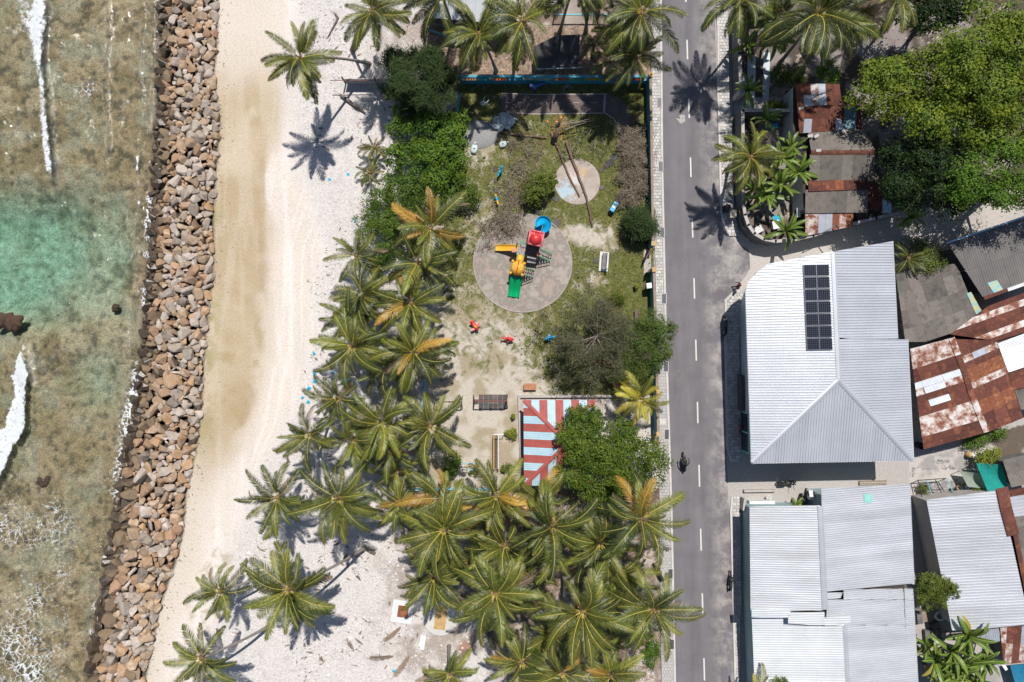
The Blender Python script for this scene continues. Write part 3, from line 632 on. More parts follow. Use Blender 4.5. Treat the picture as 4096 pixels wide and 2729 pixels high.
# ---------------------------------------------------------------- walls and fences
def wall(name, label, pts, h, th, mat, capmat=None, cat='wall', z0=-.05):
    t_ = thing(name, label, cat, P(pts[0][0], pts[0][1], 0)); mb = MB(); cp = MB()
    for (x0, y0), (x1, y1) in zip(pts, pts[1:]):
        a = P(x0, y0); b_ = P(x1, y1); d = (b_ - a).normalized() * th * .35
        mb.beam(a - d + Vector((0, 0, (h + z0) / 2)), b_ + d + Vector((0, 0, (h + z0) / 2)), th, h - z0)
        if capmat: cp.beam(a - d + Vector((0, 0, h + .03)), b_ + d + Vector((0, 0, h + .03)), th + .05, .06)
    mb.build('wall_body', mat, t_)
    if capmat: cp.build('coping', capmat, t_)
    return t_
# north teal wall of the playground with its row of coloured lattice blocks
NW = thing('playground_wall', 'long teal wall with a row of coloured lattice blocks, north side of the playground', 'wall', P(2220, 333))
gy0 = 333; WH = 1.75
def nx(x): return P(x, 0, WH).x
yw = P(0, gy0).y
mb = MB()
x0, x1 = nx(1838), nx(2600)
mb.box(((x0 + x1) / 2, yw, .40), (x1 - x0, .16, .9))
mb.build('wall_base', plaster_teal, NW)
mb = MB(); mb.box(((x0 + x1) / 2, yw, WH - .04), (x1 - x0, .2, .10)); mb.build('top_rail', plaster_teal, NW)
mb = MB(); mb.box(((x0 + x1) / 2, yw + .16, WH - .10), (x1 - x0, .10, .08)); mb.build('timber_edge', wood, NW)
cols = {'teal': (.05, .38, .42), 'orange': (.62, .15, .04), 'blue': (.05, .30, .42), 'salmon': (.50, .14, .08), 'green': (.06, .28, .17), 'yellow': (.42, .30, .05), 'violet': (.30, .17, .36), 'red': (.45, .07, .035), 'none': (.42, .2, .12)}
panels = [(1850, 1905, 'none'), (1910, 1957, 'teal'), (1972, 2028, 'orange'), (2034, 2085, 'blue'), (2225, 2277, 'salmon'), (2281, 2336, 'green'), (2350, 2402, 'yellow'), (2407, 2463, 'violet'), (2482, 2530, 'teal'), (2533, 2570, 'red')]
for a, b_, cn in panels:
    mt = mk('lattice_' + cn, cols[cn], tuple(v * .8 for v in cols[cn]), 5, .7)
    xa_, xb_ = nx(a), nx(b_); mb = MB(); z0, z1 = .86, WH - .1
    for k in range(6): mb.box((xa_ + (xb_ - xa_) * k / 5, yw, (z0 + z1) / 2), (.07, .12, z1 - z0))
    for k in range(4): mb.box(((xa_ + xb_) / 2, yw, z0 + (z1 - z0) * k / 3), (xb_ - xa_, .11, .06))
    mb.build('lattice_block', mt, NW)['label'] = {'none': 'bare brown', 'teal': 'bright teal'}.get(cn, cn) + ' lattice block'
mb = MB(); mb.box(((nx(2096) + nx(2214)) / 2, yw, 1.28), (nx(2214) - nx(2096), .10, .85)); mb.build('mural_panel', mk('mural_paint', (.45, .58, .56), (.05, .22, .17), 1.3, .7, c3=(.50, .62, .6), lo=.4, hi=.6), NW)
for x in (1840, 1908, 1964, 2031, 2090, 2219, 2279, 2343, 2405, 2472, 2532, 2578, 2600):
    mb = MB(); mb.box((nx(x), yw, WH / 2), (.16, .22, WH - .10)); mb.build('pillar', plaster_teal, NW)
# east wall with dotted teal panels
EW = thing('playground_wall', 'teal roadside wall with small dotted block holes and a brown coping, east side of the playground', 'wall', P(2590, 660))
def ewx(y): return float(np.interp(y, [330, 985, 1085, 1330, 1560, 1740, 2000], [2588, 2598, 2601, 2608, 2614, 2618, 2624]))
dots = mk('white_dots', (.55, .62, .62)); dots2 = mk('magenta_dots', (.4, .1, .18))
for ya, yb in ((335, 640), (640, 985), (1090, 1335), (1340, 1555), (1565, 1722)):
    a = P(ewx(ya), ya); b_ = P(ewx(yb), yb); mb = MB(); mb.beam(a + Vector((0, 0, .85)), b_ + Vector((0, 0, .85)), .16, 1.8); mb.build('wall_panel', plaster_teal, EW)
    mb = MB(); mb.beam(a + Vector((0, 0, 1.79)), b_ + Vector((0, 0, 1.79)), .24, .08); mb.build('coping', wood, EW)
    mb = MB(); n = int((yb - ya) / 9)
    for k in range(n):
        if (k // 9) % 3 == 2: continue
        p = a.lerp(b_, (k + .5) / n); mb.box(p + Vector((-.075, 0, 1.45)), (.05, .11, .16), mi=(k // 9) % 2)
    mb.build('block_holes', [dots, dots2], EW)
for y in (330, 985, 1087, 1338, 1560, 1726):
    mb = MB(); p = P(ewx(y), y); mb.box(p + Vector((0, 0, .95)), (.34, .34, 1.95)); mb.box(p + Vector((0, 0, 1.96)), (.42, .42, .08), mi=1); mb.build('pillar', [plaster_teal, wood_tan], EW)
def bar_gate(label, p0, p1, h, mat, n=7, open_a=0):
    t_ = thing('gate', label, 'gate', p0); d = p1 - p0
    mb = MB()
    for z in (.12, h): mb.beam(p0 + Vector((0, 0, z)), p1 + Vector((0, 0, z)), .07, .08)
    for q in (0, 1): mb.beam(p0 + d * q + Vector((0, 0, .05)), p0 + d * q + Vector((0, 0, h)), .08, .08)
    mb.build('frame', mat, t_)
    for k in range(1, n): mb = MB(); mb.beam(p0 + d * k / n + Vector((0, 0, .12)), p0 + d * k / n + Vector((0, 0, h)), .06, .04); mb.build('bar', mat, t_)
gate_brown = mk('brown_gate_paint', (.20, .08, .055), (.14, .06, .045), 5, .6)
bar_gate('open brown barred gate leaf swung into the park, upper of the gate pair', P(2597, 992), P(2572, 1040), 1.6, gate_brown)
bar_gate('brown barred gate leaf lower of the pair, ajar beside the pale threshold', P(2599, 1082), P(2580, 1035 + 60), 1.5, gate_brown, 8)
bar_gate('red ladder-like gate at the road side of the striped-roof pavilion', P(2619, 1735), P(2616, 1775), 1.5, mk('red_gate_paint', (.40, .04, .05)), 7)
flat('threshold', [(2574, 1000), (2600, 996), (2606, 1090), (2576, 1100)], -.05, .03, concrete); bpy.data.objects['threshold']['kind'] = 'structure'
def rail_fence(label, pts, mat, h=1.2, n=2, sp=1.6, cat='fence'):
    t_ = thing('rail_fence', label, cat, P(*pts[0]))
    for (a, b_) in zip(pts, pts[1:]):
        A, B = P(*a), P(*b_)
        for k in range(n): z = h * (k + 1) / n; mb = MB(); mb.beam(A + Vector((0, 0, z)), B + Vector((0, 0, z)), .10, .12); mb.build('rail', mat, t_)
        q = max(1, int((B - A).length / sp))
        for k in range(q + 1): p = A.lerp(B, k / q); mb = MB(); mb.box(p + Vector((0, 0, h / 2)), (.10, .10, h)); mb.build('post', mat, t_)
rail_fence('bright teal rail fence running down beside the glossy hedge, west side of the park', [(1845, 345), (1838, 430), (1828, 560)], teal_metal, 1.3)
rail_fence('pale blue rail fence half hidden by palms, left of the small swing frame', [(1705, 1520), (1692, 1640)], mk('pale_blue_metal', (.22, .48, .62)), 1.2)
rail_fence('light blue rail fence behind palm fronds at the bottom of the play yard', [(1640, 1952), (1800, 1948), (1960, 1950)], mk('light_blue_metal', (.2, .5, .68)), 1.1)
rail_fence('thin teal pipe rail across the yard at the top, between two bare palm trunks', [(2215, 78), (2420, 78)], teal_metal, 1.0, 1, 3)
# plank fence at the beach
PF = thing('plank_fence', 'white-washed plank fence panel standing on the beach below the leaning palm trunk', 'fence', P(1448, 330))
ww = mk('whitewashed_board', (.42, .41, .42), (.33, .32, .33), 3, .8)
for k in range(4):
    for xa_, xb_ in ((1390, 1508), (1512, 1640)):
        mb = MB(); a = P(xa_, 338); b_ = P(xb_, 338); mb.beam(a + Vector((0, 0, .2 + .36 * k)), b_ + Vector((0, 0, .2 + .36 * k)), .05, .33); mb.build('board', ww, PF)
for x in (1384, 1510, 1640):
    mb = MB(); mb.box(P(x, 336) + Vector((0, 0, .85)), (.12, .12, 1.8)); mb.build('post', steel_dark, PF)
mb = MB(); mb.beam(P(1320, 322, 1.6), P(1640, 320, 1.6), .06, .06); mb.build('top_rail', gate_brown, PF)
wall('board_wall', 'dark board wall in the shade between the pine-like tree and the teal wall', [(1650, 322), (1830, 318)], 1.5, .1, concrete_dark)
# garden walls east of the road
wall('garden_wall', 'weathered dark garden wall beside the right pavement at the top', [(2928, 95), (2930, 250), (2936, 398)], 2.1, .26, concrete_dark, concrete)
wall('garden_wall', 'dark wall along the lane at the very top right of the road', [(2928, 95), (3010, 72), (3110, 48)], 2.0, .22, concrete_dark)
cw = [(3158, 470), (2944, 470), (2946, 640), (2947, 830), (2953, 875), (2966, 915), (2990, 948), (3025, 970), (3070, 978), (3140, 972), (3215, 955), (3340, 918), (3460, 888), (3560, 866)]
wall('compound_wall', 'tall curved grey wall round the corner plot of banana plants', [(x + (-2 if x < 3000 else 0), y) for x, y in cw], 2.1, .24, concrete_dark, concrete)
mb = MB(); mb.box(P(2939, 400) + Vector((0, 0, 1.1)), (.5, .45, 2.25)); tag(mb.build('gate_pillar', concrete), 'square concrete pillar ending the dark garden wall by the driveway', 'pillar')
wall('low_wall', 'low pale kerb wall round the yard of the striped-roof pavilion', [(2086, 1900), (2076, 1586), (2480, 1584)], .35, .22, concrete)
wall('low_wall', 'low concrete wall in front of the small sandy yard by the parked black motorbike', [(2975, 1962), (3095, 1960)], .4, .2, concrete)
wall('low_wall', 'low concrete block wall beside the pile of hollow blocks, top of the southern roof', [(2966, 1990), (2962, 2030)], 1.0, .2, concrete)

# ---------------------------------------------------------------- roofs
def clip_u(poly, u0, u1):
    def half(pl, f):
        o = []
        for i in range(len(pl)):
            a, b_ = pl[i - 1], pl[i]; fa, fb = f(a), f(b_)
            if (fa >= 0) != (fb >= 0): k = fa / (fa - fb); o.append((a[0] + (b_[0] - a[0]) * k, a[1] + (b_[1] - a[1]) * k))
            if fb >= 0: o.append(b_)
        return o
    return half(half(poly, lambda p: p[0] - u0), lambda p: u1 - p[0])
def vrange(poly, u):
    vs = []
    for i in range(len(poly)):
        a, b_ = poly[i - 1], poly[i]
        if abs(a[0] - b_[0]) < 1e-9:
            if abs(a[0] - u) < 1e-6: vs += [a[1], b_[1]]
        elif min(a[0], b_[0]) - 1e-6 <= u <= max(a[0], b_[0]) + 1e-6:
            k = (u - a[0]) / (b_[0] - a[0]); vs.append(a[1] + (b_[1] - a[1]) * k)
    return (min(vs), max(vs)) if vs else None
def roof_face(parent, pts, ribdir, choose, sheet=.9, period=.23, rh=.035, style='trap', rows=1, name='roof_sheet', over=0.0, rowlen=None):
    """cover the flat outline pts (3-D) with ribbed sheets; ribdir = 3-D direction of the ribs (down the slope)"""
    pts = [Vector(p) for p in pts]; nr = Vector((0, 0, 0))
    for i in range(len(pts)): nr += (pts[i] - pts[0]).cross(pts[(i + 1) % len(pts)] - pts[0])
    nr.normalize()
    if nr.z < 0: nr = -nr
    v = (Vector(ribdir) - nr * Vector(ribdir).dot(nr)).normalized(); u = v.cross(nr).normalized(); o = pts[0]
    P2 = [((p - o).dot(u), (p - o).dot(v)) for p in pts]
    ua, ub = min(p[0] for p in P2), max(p[0] for p in P2); va, vb = min(p[1] for p in P2), max(p[1] for p in P2)
    ns = max(1, round((ub - ua) / sheet)); sw = (ub - ua) / ns; out = []
    for i in range(ns):
        u0, u1 = ua + i * sw, ua + (i + 1) * sw
        nrow = rows if rowlen is None else max(1, round((vb - va) / rowlen))
        for j in range(nrow):
            vj0, vj1 = va + (vb - va) * j / nrow, va + (vb - va) * (j + 1) / nrow
            mat = choose(i, j)
            if mat is None: continue
            us = []; npd = max(1, round(sw / period)); pw = sw / npd
            for k in range(npd):
                s = u0 + k * pw
                if style == 'trap': us += [(s, 0), (s + pw * .70, 0), (s + pw * .78, 1), (s + pw * .92, 1)]
                else: us += [(s, 0), (s + pw * .25, .5), (s + pw * .5, 1), (s + pw * .75, .5)]
            us.append((u1 - .004, 0)); vs = []; fs = []; ok = 0; lift = .006 * ((i + j) % 2)
            for uu, hh in us:
                uu = min(max(uu, u0 + .002), u1 - .002); rg = vrange(P2, uu)
                if rg is None: rg = (vj0, vj0)
                a_, b_ = max(rg[0], vj0 - (.05 if j else 0)), min(rg[1], vj1)
                if b_ < a_: b_ = a_
                if b_ - a_ > .02: ok += 1
                tilt = .02 if nrow > 1 else 0
                for q, vv, ex in ((0, a_, 0), (1, b_, tilt)): vs.append(o + u * uu + v * vv + nr * (hh * rh + lift + ex))
            if ok < 2: continue
            n = len(us); fs = [(2 * k, 2 * k + 2, 2 * k + 3, 2 * k + 1) for k in range(n - 1)]
            d = nr * .03; vs2 = [x - d for x in vs]
            mb = MB(); mb.add(vs, fs); mb.add(vs2, [f[::-1] for f in fs])
            for q in (0, 1):
                mb.add([vs[q], vs[-2 + q], vs2[-2 + q], vs2[q]], [(0, 1, 2, 3)])
            ob = mb.build(name, mat, parent); out.append(ob)
    return out
def cap(parent, a, b_, wd, mat, name='ridge_cap', lift=.09, fold=.05):
    a = Vector(a); b_ = Vector(b_); d = (b_ - a).normalized(); s = d.cross(Vector((0, 0, 1))).normalized() * wd / 2; z = Vector((0, 0, 1))
    mb = MB(); vs = []
    for p in (a, b_): vs += [p - s + z * (lift - fold), p - s * .25 + z * lift, p + s * .25 + z * lift, p + s + z * (lift - fold)]
    vs += [q - z * .06 for q in vs]
    mb.add(vs, [(0, 1, 5, 4), (1, 2, 6, 5), (2, 3, 7, 6), (8, 12, 13, 9), (9, 13, 14, 10), (10, 14, 15, 11), (0, 4, 12, 8), (3, 11, 15, 7), (0, 8, 9, 1), (1, 9, 10, 2), (2, 10, 11, 3), (4, 5, 13, 12), (5, 6, 14, 13), (6, 7, 15, 14)])
    return mb.build(name, mat, parent)
DOWN = lambda a, b_: (P(*b_) - P(*a))
gap_top = mk('dark_gap_top', (.045, .035, .03), (.07, .055, .045), 3, .95)  # darkness of the roof gap put into the wall-top colour
def walls(parent, poly, z1, mat, name='wall', zref=None):
    mb = MB(); mb.prism([P(x, y, z1 if zref is None else zref)[:2] for x, y in poly], -.05, z1, 0, 1); return mb.build(name, [mat, gap_top], parent)

# big corner house with the solar panels
BH = thing('corner_house', 'large two-storey corner house with white hipped metal roof carrying the solar panels', 'house', P(3290, 1450))
ze, zr = 5.4, 6.75
walls(BH, [(2958, 1225), (2972, 1175), (3000, 1130), (3050, 1100), (3260, 1070), (3420, 1035), (3440, 1350), (3475, 1355), (3495, 1780), (2968, 1785)], 4.9, mk('house_wall_paint', (.50, .55, .58), (.42, .47, .50), .7, .8), 'wall', 0)
PL = Plane(P(2985, 1200, ze), P(3006, 1852, ze), P(3345, 1360, zr)); PR = Plane(P(3334, 1006, zr), P(3355, 1520, zr), P(3655, 1842, ze)); PS = Plane(P(3355, 1520, zr), P(3006, 1853, ze), P(3655, 1842, ze))
wsh = lambda i, j: sheet_white
roof_face(BH, [PL.at(x, y) for x, y in ((2982, 1165), (2992, 1128), (3027, 1090), (3072, 1056), (3332, 1006), (3345, 1360), (3355, 1520), (3006, 1852))], (1, .02, 0), wsh, .92, .23, .065)
roof_face(BH, [PR.at(x, y) for x, y in ((3334, 1006), (3572, 965), (3592, 1355), (3345, 1356))], (1, .02, 0), wsh, .92, .23, .065)
roof_face(BH, [PR.at(x, y) for x, y in ((3345, 1357), (3632, 1357), (3655, 1842), (3355, 1520))], (1, .02, 0), wsh, .92, .23, .065)
roof_face(BH, [PS.at(x, y) for x, y in ((3355, 1520), (3655, 1842), (3006, 1853))], (0, 1, 0), wsh, .92, .23, .065)
for a, b_ in (((3333, 1008), (3355, 1520)), ((3355, 1520), (3008, 1851)), ((3355, 1520), (3653, 1841))): cap(BH, PR.at(*a) if a != b_ else None, (PS.at(*b_) if b_[1] > 1600 else PR.at(*b_)), .42, sheet_white)
edge_trim = mk('white_fascia', (.62, .62, .62))
for pl, a, b_ in ((PL, (2982, 1165), (3006, 1852)), (PS, (3006, 1854), (3655, 1843)), (PR, (3632, 1357), (3656, 1842)), (PR, (3572, 965), (3592, 1355)), (PL, (2982, 1165), (3027, 1090)), (PL, (3027, 1090), (3072, 1056))):
    mb = MB(); mb.beam(pl.at(*a) - Vector((0, 0, .12)), pl.at(*b_) - Vector((0, 0, .12)), .06, .2); mb.build('fascia', edge_trim, BH)
wallx = lambda y: float(np.interp(y, [1225, 1812], [2957, 2967]))
for ya, yb, z0, z1 in ((1235, 1270, 2.9, 4.3), (1290, 1360, 2.9, 4.3), (1425, 1488, 2.9, 4.3)):
    a = P(wallx(ya), ya); b_ = P(wallx(yb), yb); mb = MB()
    for z in (z0, z1): mb.beam(a + Vector((-.06, 0, z)), b_ + Vector((-.06, 0, z)), .16, .10)
    for q in (0, .5, 1): p = a.lerp(b_, q); mb.box(p + Vector((-.05, 0, (z0 + z1) / 2)), (.14, .08, z1 - z0))
    f = mb.build('window', edge_trim, BH); mb = MB(); mb.beam(a + Vector((-.02, 0, (z0 + z1) / 2)), b_ + Vector((-.02, 0, (z0 + z1) / 2)), .05, z1 - z0 - .1); mb.build('pane', glass_dark, f)
mb = MB(); a = P(2967, 1645); b_ = P(2969, 1800); mb.beam(a + Vector((-.1, 0, 2.6)), b_ + Vector((-.1, 0, 2.6)), .35, .12)
for q in (0, .5, 1): mb.box(a.lerp(b_, q) + Vector((-.08, 0, 1.3)), (.16, .12, 2.6))
f = mb.build('shopfront', mk('mint_paint', (.25, .58, .50), (.2, .5, .43), 3, .6), BH); mb = MB(); mb.beam(a + Vector((-.03, 0, 1.3)), b_ + Vector((-.03, 0, 1.3)), .06, 2.3); mb.build('pane', glass_dark, f)
mb = MB(); mb.beam(P(wallx(1500), 1500, .6), P(wallx(1640), 1640, .6), .3, 1.2); mb.build('dark_stone_band', mk('dark_stone_cladding', (.06, .055, .05), (.12, .11, .1), 4, .8, bump=.6), BH)
# solar panels
SA = thing('solar_array', 'black solar array of fourteen panels on the white corner house roof', 'solar panels', PL.at(3270, 1230))
sm, t, b, out = base('solar_cells'); pos = N(t, 'ShaderNodeTexCoord').outputs['Object']
br = N(t, 'ShaderNodeTexBrick'); br.offset = 0; br.inputs['Scale'].default_value = 1; br.inputs['Brick Width'].default_value = .16; br.inputs['Row Height'].default_value = .16; br.inputs['Mortar Size'].default_value = .007
br.inputs['Color1'].default_value = (.006, .009, .018, 1); br.inputs['Color2'].default_value = (.009, .012, .024, 1); br.inputs['Mortar'].default_value = (.10, .11, .12, 1)
t.links.new(pos, br.inputs[0]); t.links.new(br.outputs[0], b.inputs['Base Color']); b.inputs['Roughness'].default_value = .18
for i in range(7):
    for j in range(2):
        f0, f1 = i / 7, (i + 1) / 7
        def cor(f, g): 
            xl_ = 3213 + (3228 - 3213) * f; xr_ = 3315 + (3330 - 3315) * f; yt = 1058 + (1402 - 1058) * f
            return PL.at(xl_ + (xr_ - xl_) * g, yt - 2 * g, .16)
        q = [cor(f0 + .006, j / 2 + .008), cor(f1 - .006, j / 2 + .008), cor(f1 - .006, j / 2 + .492), cor(f0 + .006, j / 2 + .492)]
        mb = MB(); mb.slab(q, .05); o = mb.build('solar_panel', sm, SA)
        fr_ = MB()
        for k in range(4): fr_.beam(q[k], q[(k + 1) % 4], .035, .06)
        fr_.build('panel_frame', chrome, o)

# southern white-roofed house
SH = thing('southern_house', 'long pale-roofed house at the bottom right of the road, with overlapping roof sections', 'house', P(3330, 2330))
za, zb = 3.7, 4.7
SHW = walls(SH, [(2968, 2010), (3230, 2010), (3230, 1955), (3530, 1945), (3555, 2720), (3560, 2800), (2986, 2800), (2972, 2400)], 3.3, mk('southern_house_wall', (.30, .42, .44), (.25, .36, .38), 1, .8), 'wall', 0)
PA = Plane(P(2998, 2022, za), P(3004, 2480, za), P(3285, 2200, zb)); PB = Plane(P(3284, 1955, zb), P(3303, 2430, zb), P(3655, 2200, za - .1))
pale = lambda i, j: sheet_pale
roof_face(SH, [PA.at(x, y) for x, y in ((2998, 2022), (3280, 2022), (3300, 2440), (3002, 2452))], (1, .03, 0), pale, .8, .21, .07)
roof_face(SH, [PB.at(x, y) for x, y in ((3284, 1955), (3640, 1937), (3658, 2336), (3480, 2322), (3380, 2340), (3300, 2372))], (1, .06, 0), pale, .8, .21, .07)
roof_face(SH, [PB.at(x, y) for x, y in ((3300, 2372), (3372, 2366), (3362, 2392), (3303, 2396))], (1, .06, 0), pale, .8, .21, .07)
cap(SH, PA.at(3281, 2024), PA.at(3300, 2438), .5, sheet_pale)
ROOFLIGHT = MB().slab([PB.at(3456, 1977, .07), PB.at(3487, 1976, .07), PB.at(3488, 2011, .07), PB.at(3458, 2012, .07)], .02).build('roof_light', mk('green_roof_light', (.22, .58, .5)), SH)
zc, zd = 3.4, 4.15
PC = Plane(P(3006, 2442, zc), P(3018, 2729, zc), P(3385, 2600, zd)); PD = Plane(P(3378, 2500, zd), P(3392, 2729, zd), P(3662, 2500, zc - .25))
br_ = mk('bright_roof_sheet', (.68, .70, .72), (.60, .625, .65), .5, .36, metal=.35, spec=.6, rnd=.06)
roof_face(SH, [PC.at(x, y) for x, y in ((3006, 2452), (3375, 2448), (3378, 2500), (3394, 2780), (3020, 2780))], (1, .03, 0), lambda i, j: br_, .8, .19, .07)
roof_face(SH, [PD.at(x, y) for x, y in ((3374, 2358), (3652, 2354), (3655, 2398), (3374, 2398))], (1, .03, 0), pale, .8, .2, .07)
roof_face(SH, [PD.at(x, y) for x, y in ((3308, 2399), (3655, 2399), (3661, 2500), (3378, 2500), (3305, 2470))], (1, .03, 0), pale, .8, .2, .07)
roof_face(SH, [PD.at(x, y) for x, y in ((3378, 2501), (3661, 2501), (3676, 2780), (3394, 2780))], (1, .03, 0), pale, .8, .2, .07)
cap(SH, PC.at(3379, 2500), PC.at(3394, 2780), .4, sheet_pale)
PCp = Plane(P(3010, 2440, 4.55), P(3400, 2440, 4.75), P(3010, 2500, 4.4))
for q in (((3006, 2436), (3162, 2434), (3160, 2470), (3006, 2470)), ((3152, 2456), (3298, 2448), (3298, 2500), (3152, 2498)), ((3298, 2466), (3402, 2462), (3403, 2496), (3298, 2502))):
    roof_face(SH, [PCp.at(*p) for p in q], (1, .03, 0), lambda i, j: br_, 2.2, .2, .06, name='flashing_sheet')
sign_y = mk('yellow_sign', (.42, .28, .07), (.36, .24, .06), 3, .7); sign_d = mk('sign_writing', (.07, .05, .02))
for y0, y1 in ((2052, 2084), (2252, 2300)):
    t_ = thing('wall_sign', 'yellow sign on the southern house wall, ' + ('upper one near the small sandy yard' if y0 < 2100 else 'lower one beside the parked motorbike'), 'sign', P(2985, (y0 + y1) / 2, 2))
    a = P(2991, y0); b_ = P(2993, y1); o = Vector((-.42, 0, 0)); mb = MB(); mb.slab([a + o + Vector((0, 0, 1.4)), b_ + o + Vector((0, 0, 1.4)), b_ + o + Vector((.18, 0, 2.9)), a + o + Vector((.18, 0, 2.9))], .06); mb.build('board', sign_y, t_)
    mb = MB(); c0 = a.lerp(b_, .5) + o + Vector((-.0, 0, 2.1))
    pp = [c0 + Vector((.045 + .11 * dz - .02, dy, dz)) for dy, dz in ((.28, -.2), (.2, .12), (.13, -.1), (.05, .2), (.0, -.15), (-.07, .12), (-.13, -.1), (-.25, .05), (-.15, .25))]
    mb.tube(pp, .03, 5); mb.build('script', sign_d, t_)
# eastern pale house and rust ridge
EH = thing('eastern_house', 'pale corrugated-roofed house at the lower right with a rusty ridge along its right side', 'house', P(3900, 2250))
walls(EH, [(3722, 2010), (4020, 1975), (4200, 2480), (3820, 2505)], 3.1, concrete)
PE = Plane(P(3705, 1999, 3.3), P(3808, 2522, 3.3), P(4010, 2000, 4.1))
roof_face(EH, [PE.at(x, y) for x, y in ((3705, 1999), (3996, 1962), (4050, 2180), (4096, 2390), (4110, 2503), (3808, 2522))], (1, .1, 0), lambda i, j: sheet_pale, 1.0, .26, .06)
PE2 = Plane(P(4010, 1960, 4.1), P(4110, 2420, 4.1), P(4200, 2150, 3.5))
roof_face(EH, [PE2.at(x, y) for x, y in ((4028, 1990), (4150, 1972), (4170, 2050), (4050, 2066))], (1, .1, 0), lambda i, j: sheet_pale, 1.0, .26, .06)
roof_face(EH, [PE2.at(x, y) for x, y in ((4052, 2068), (4170, 2052), (4240, 2380), (4116, 2400))], (1, .1, 0), lambda i, j: asbestos, 1.0, .2, .05)
for a, b_, w_ in (((4006, 1950), (4022, 2030), 1.05), ((4022, 2030), (4052, 2140), 1.05), ((4060, 2140), (4090, 2290), .42), ((4090, 2290), (4116, 2410), .42)): cap(EH, PE.at(*a), PE.at(*b_), w_, rust, lift=.14)
roof_face(EH, [PE2.at(x, y, .03) for x, y in ((4018, 1962), (4180, 1935), (4185, 1962), (4026, 1990))], (1, .1, 0), lambda i, j: rust, 1.0, .2, .05)
# rusty patchwork house
RH = thing('patchwork_house', 'house with a rusty red and white patchwork tin roof right of the corner house', 'house', P(3830, 1560))
walls(RH, [(3660, 1420), (3800, 1375), (4050, 1330), (4090, 1640), (3930, 1690), (3700, 1755)], 2.7, concrete_dark)
ra, rb_ = P(3808, 1358, 4.0), P(3945, 1730, 4.0)
PW = Plane(ra, rb_, P(3665, 1620, 3.1)); PZ = Plane(ra, rb_, P(4070, 1590, 3.2))
rr2 = random.Random(11)
pick = {(0, 0): rust, (0, 1): rust}
def patch_w(i, j):
    seq = [rust, rust, rust_white, rust_white, rust_white, rust, [rust, sheet_tin][j % 2], rust, [rust_white, sheet_tin][j % 2], [sheet_tin, sheet_tin][j % 2], rust, rust, rust_white, rust_white, rust_white, rust, rust]
    return seq[min(i, len(seq) - 1)]
def order(f, nsheets): return lambda i, j: f(i, j)
ribw = (rb_ - ra).cross(Vector((0, 0, 1)))
roof_face(RH, [PW.at(x, y) for x, y in ((3640, 1396), (3806, 1352), (3945, 1730), (3694, 1797))], ribw, lambda i, j: patch_w(15 - i if False else i, j), .6, .1, .03, 'wave', rowlen=1.9)
def patch_e(i, j):
    seq = [rust, rust, rust, rust_orange, rust_orange, rust, rust, rust_white, rust_orange, rust_orange, rust, [rust_white, sheet_tin][j % 2], rust, rust, rust, rust]
    return seq[min(i, len(seq) - 1)]
roof_face(RH, [PZ.at(x, y) for x, y in ((3808, 1356), (3985, 1362), (4030, 1486), (4093, 1672), (3948, 1730))], ribw, patch_e, .6, .1, .03, 'wave', rowlen=1.7)
rc = [(3806, 1352), (3832, 1420), (3862, 1500), (3880, 1560), (3895, 1600), (3945, 1728)]
for k, (a, b_) in enumerate(zip(rc, rc[1:])): cap(RH, PW.at(*a), PW.at(*b_), .55, (rust_white, rust, rust, rust, rust_white)[k])
PW2 = Plane(P(3990, 1375, 3.3), P(4032, 1492, 3.2), P(4150, 1380, 3.15))
T2 = thing('lean_to_roof', 'bright corrugated lean-to roof at the right edge above the patchwork roof corner', 'roof', P(4060, 1420))
roof_face(T2, [PW2.at(x, y) for x, y in ((3990, 1374), (4180, 1305), (4220, 1432), (4033, 1490))], (1, .35, 0), lambda i, j: sheet_pale, .8, .12, .03, 'wave')
roof_face(T2, [PW2.at(x, y, -.05) for x, y in ((4034, 1494), (4220, 1434), (4240, 1530), (4056, 1560))], (1, .35, 0), lambda i, j: rust, .8, .12, .03, 'wave')
roof_face(T2, [PW2.at(x, y, -.1) for x, y in ((4058, 1562), (4240, 1532), (4260, 1610), (4084, 1640))], (1, .35, 0), lambda i, j: asbestos, .8, .15, .03, 'wave')
for q in (((4000, 1390)), ((4190, 1330)), ((4070, 1620)), ((4240, 1590))): mb = MB(); mb.box(P(*q) + Vector((0, 0, 1.35)), (.12, .12, 2.7)); mb.build('post', steel_dark, T2)
# long rusty roof behind
LR = thing('rusty_roof_house', 'house with long rust-streaked roof sheets at the right edge, under the grey roof', 'house', P(4010, 1280))
walls(LR, [(3830, 1335), (4000, 1240), (4140, 1200), (4150, 1310), (3990, 1350)], 2.4, concrete_dark)
PLR = Plane(P(3800, 1340, 2.9), P(3990, 1368, 2.9), P(4096, 1170, 3.4))
roof_face(LR, [PLR.at(x, y) for x, y in ((3800, 1338), (3950, 1226), (4200, 1130), (4220, 1290), (3988, 1364))], (1, .38, 0), lambda i, j: [rust, rust_white, rust, rust, rust_white, rust, sheet_tin, rust][i % 8], .62, .11, .03, 'wave', rowlen=3.2)
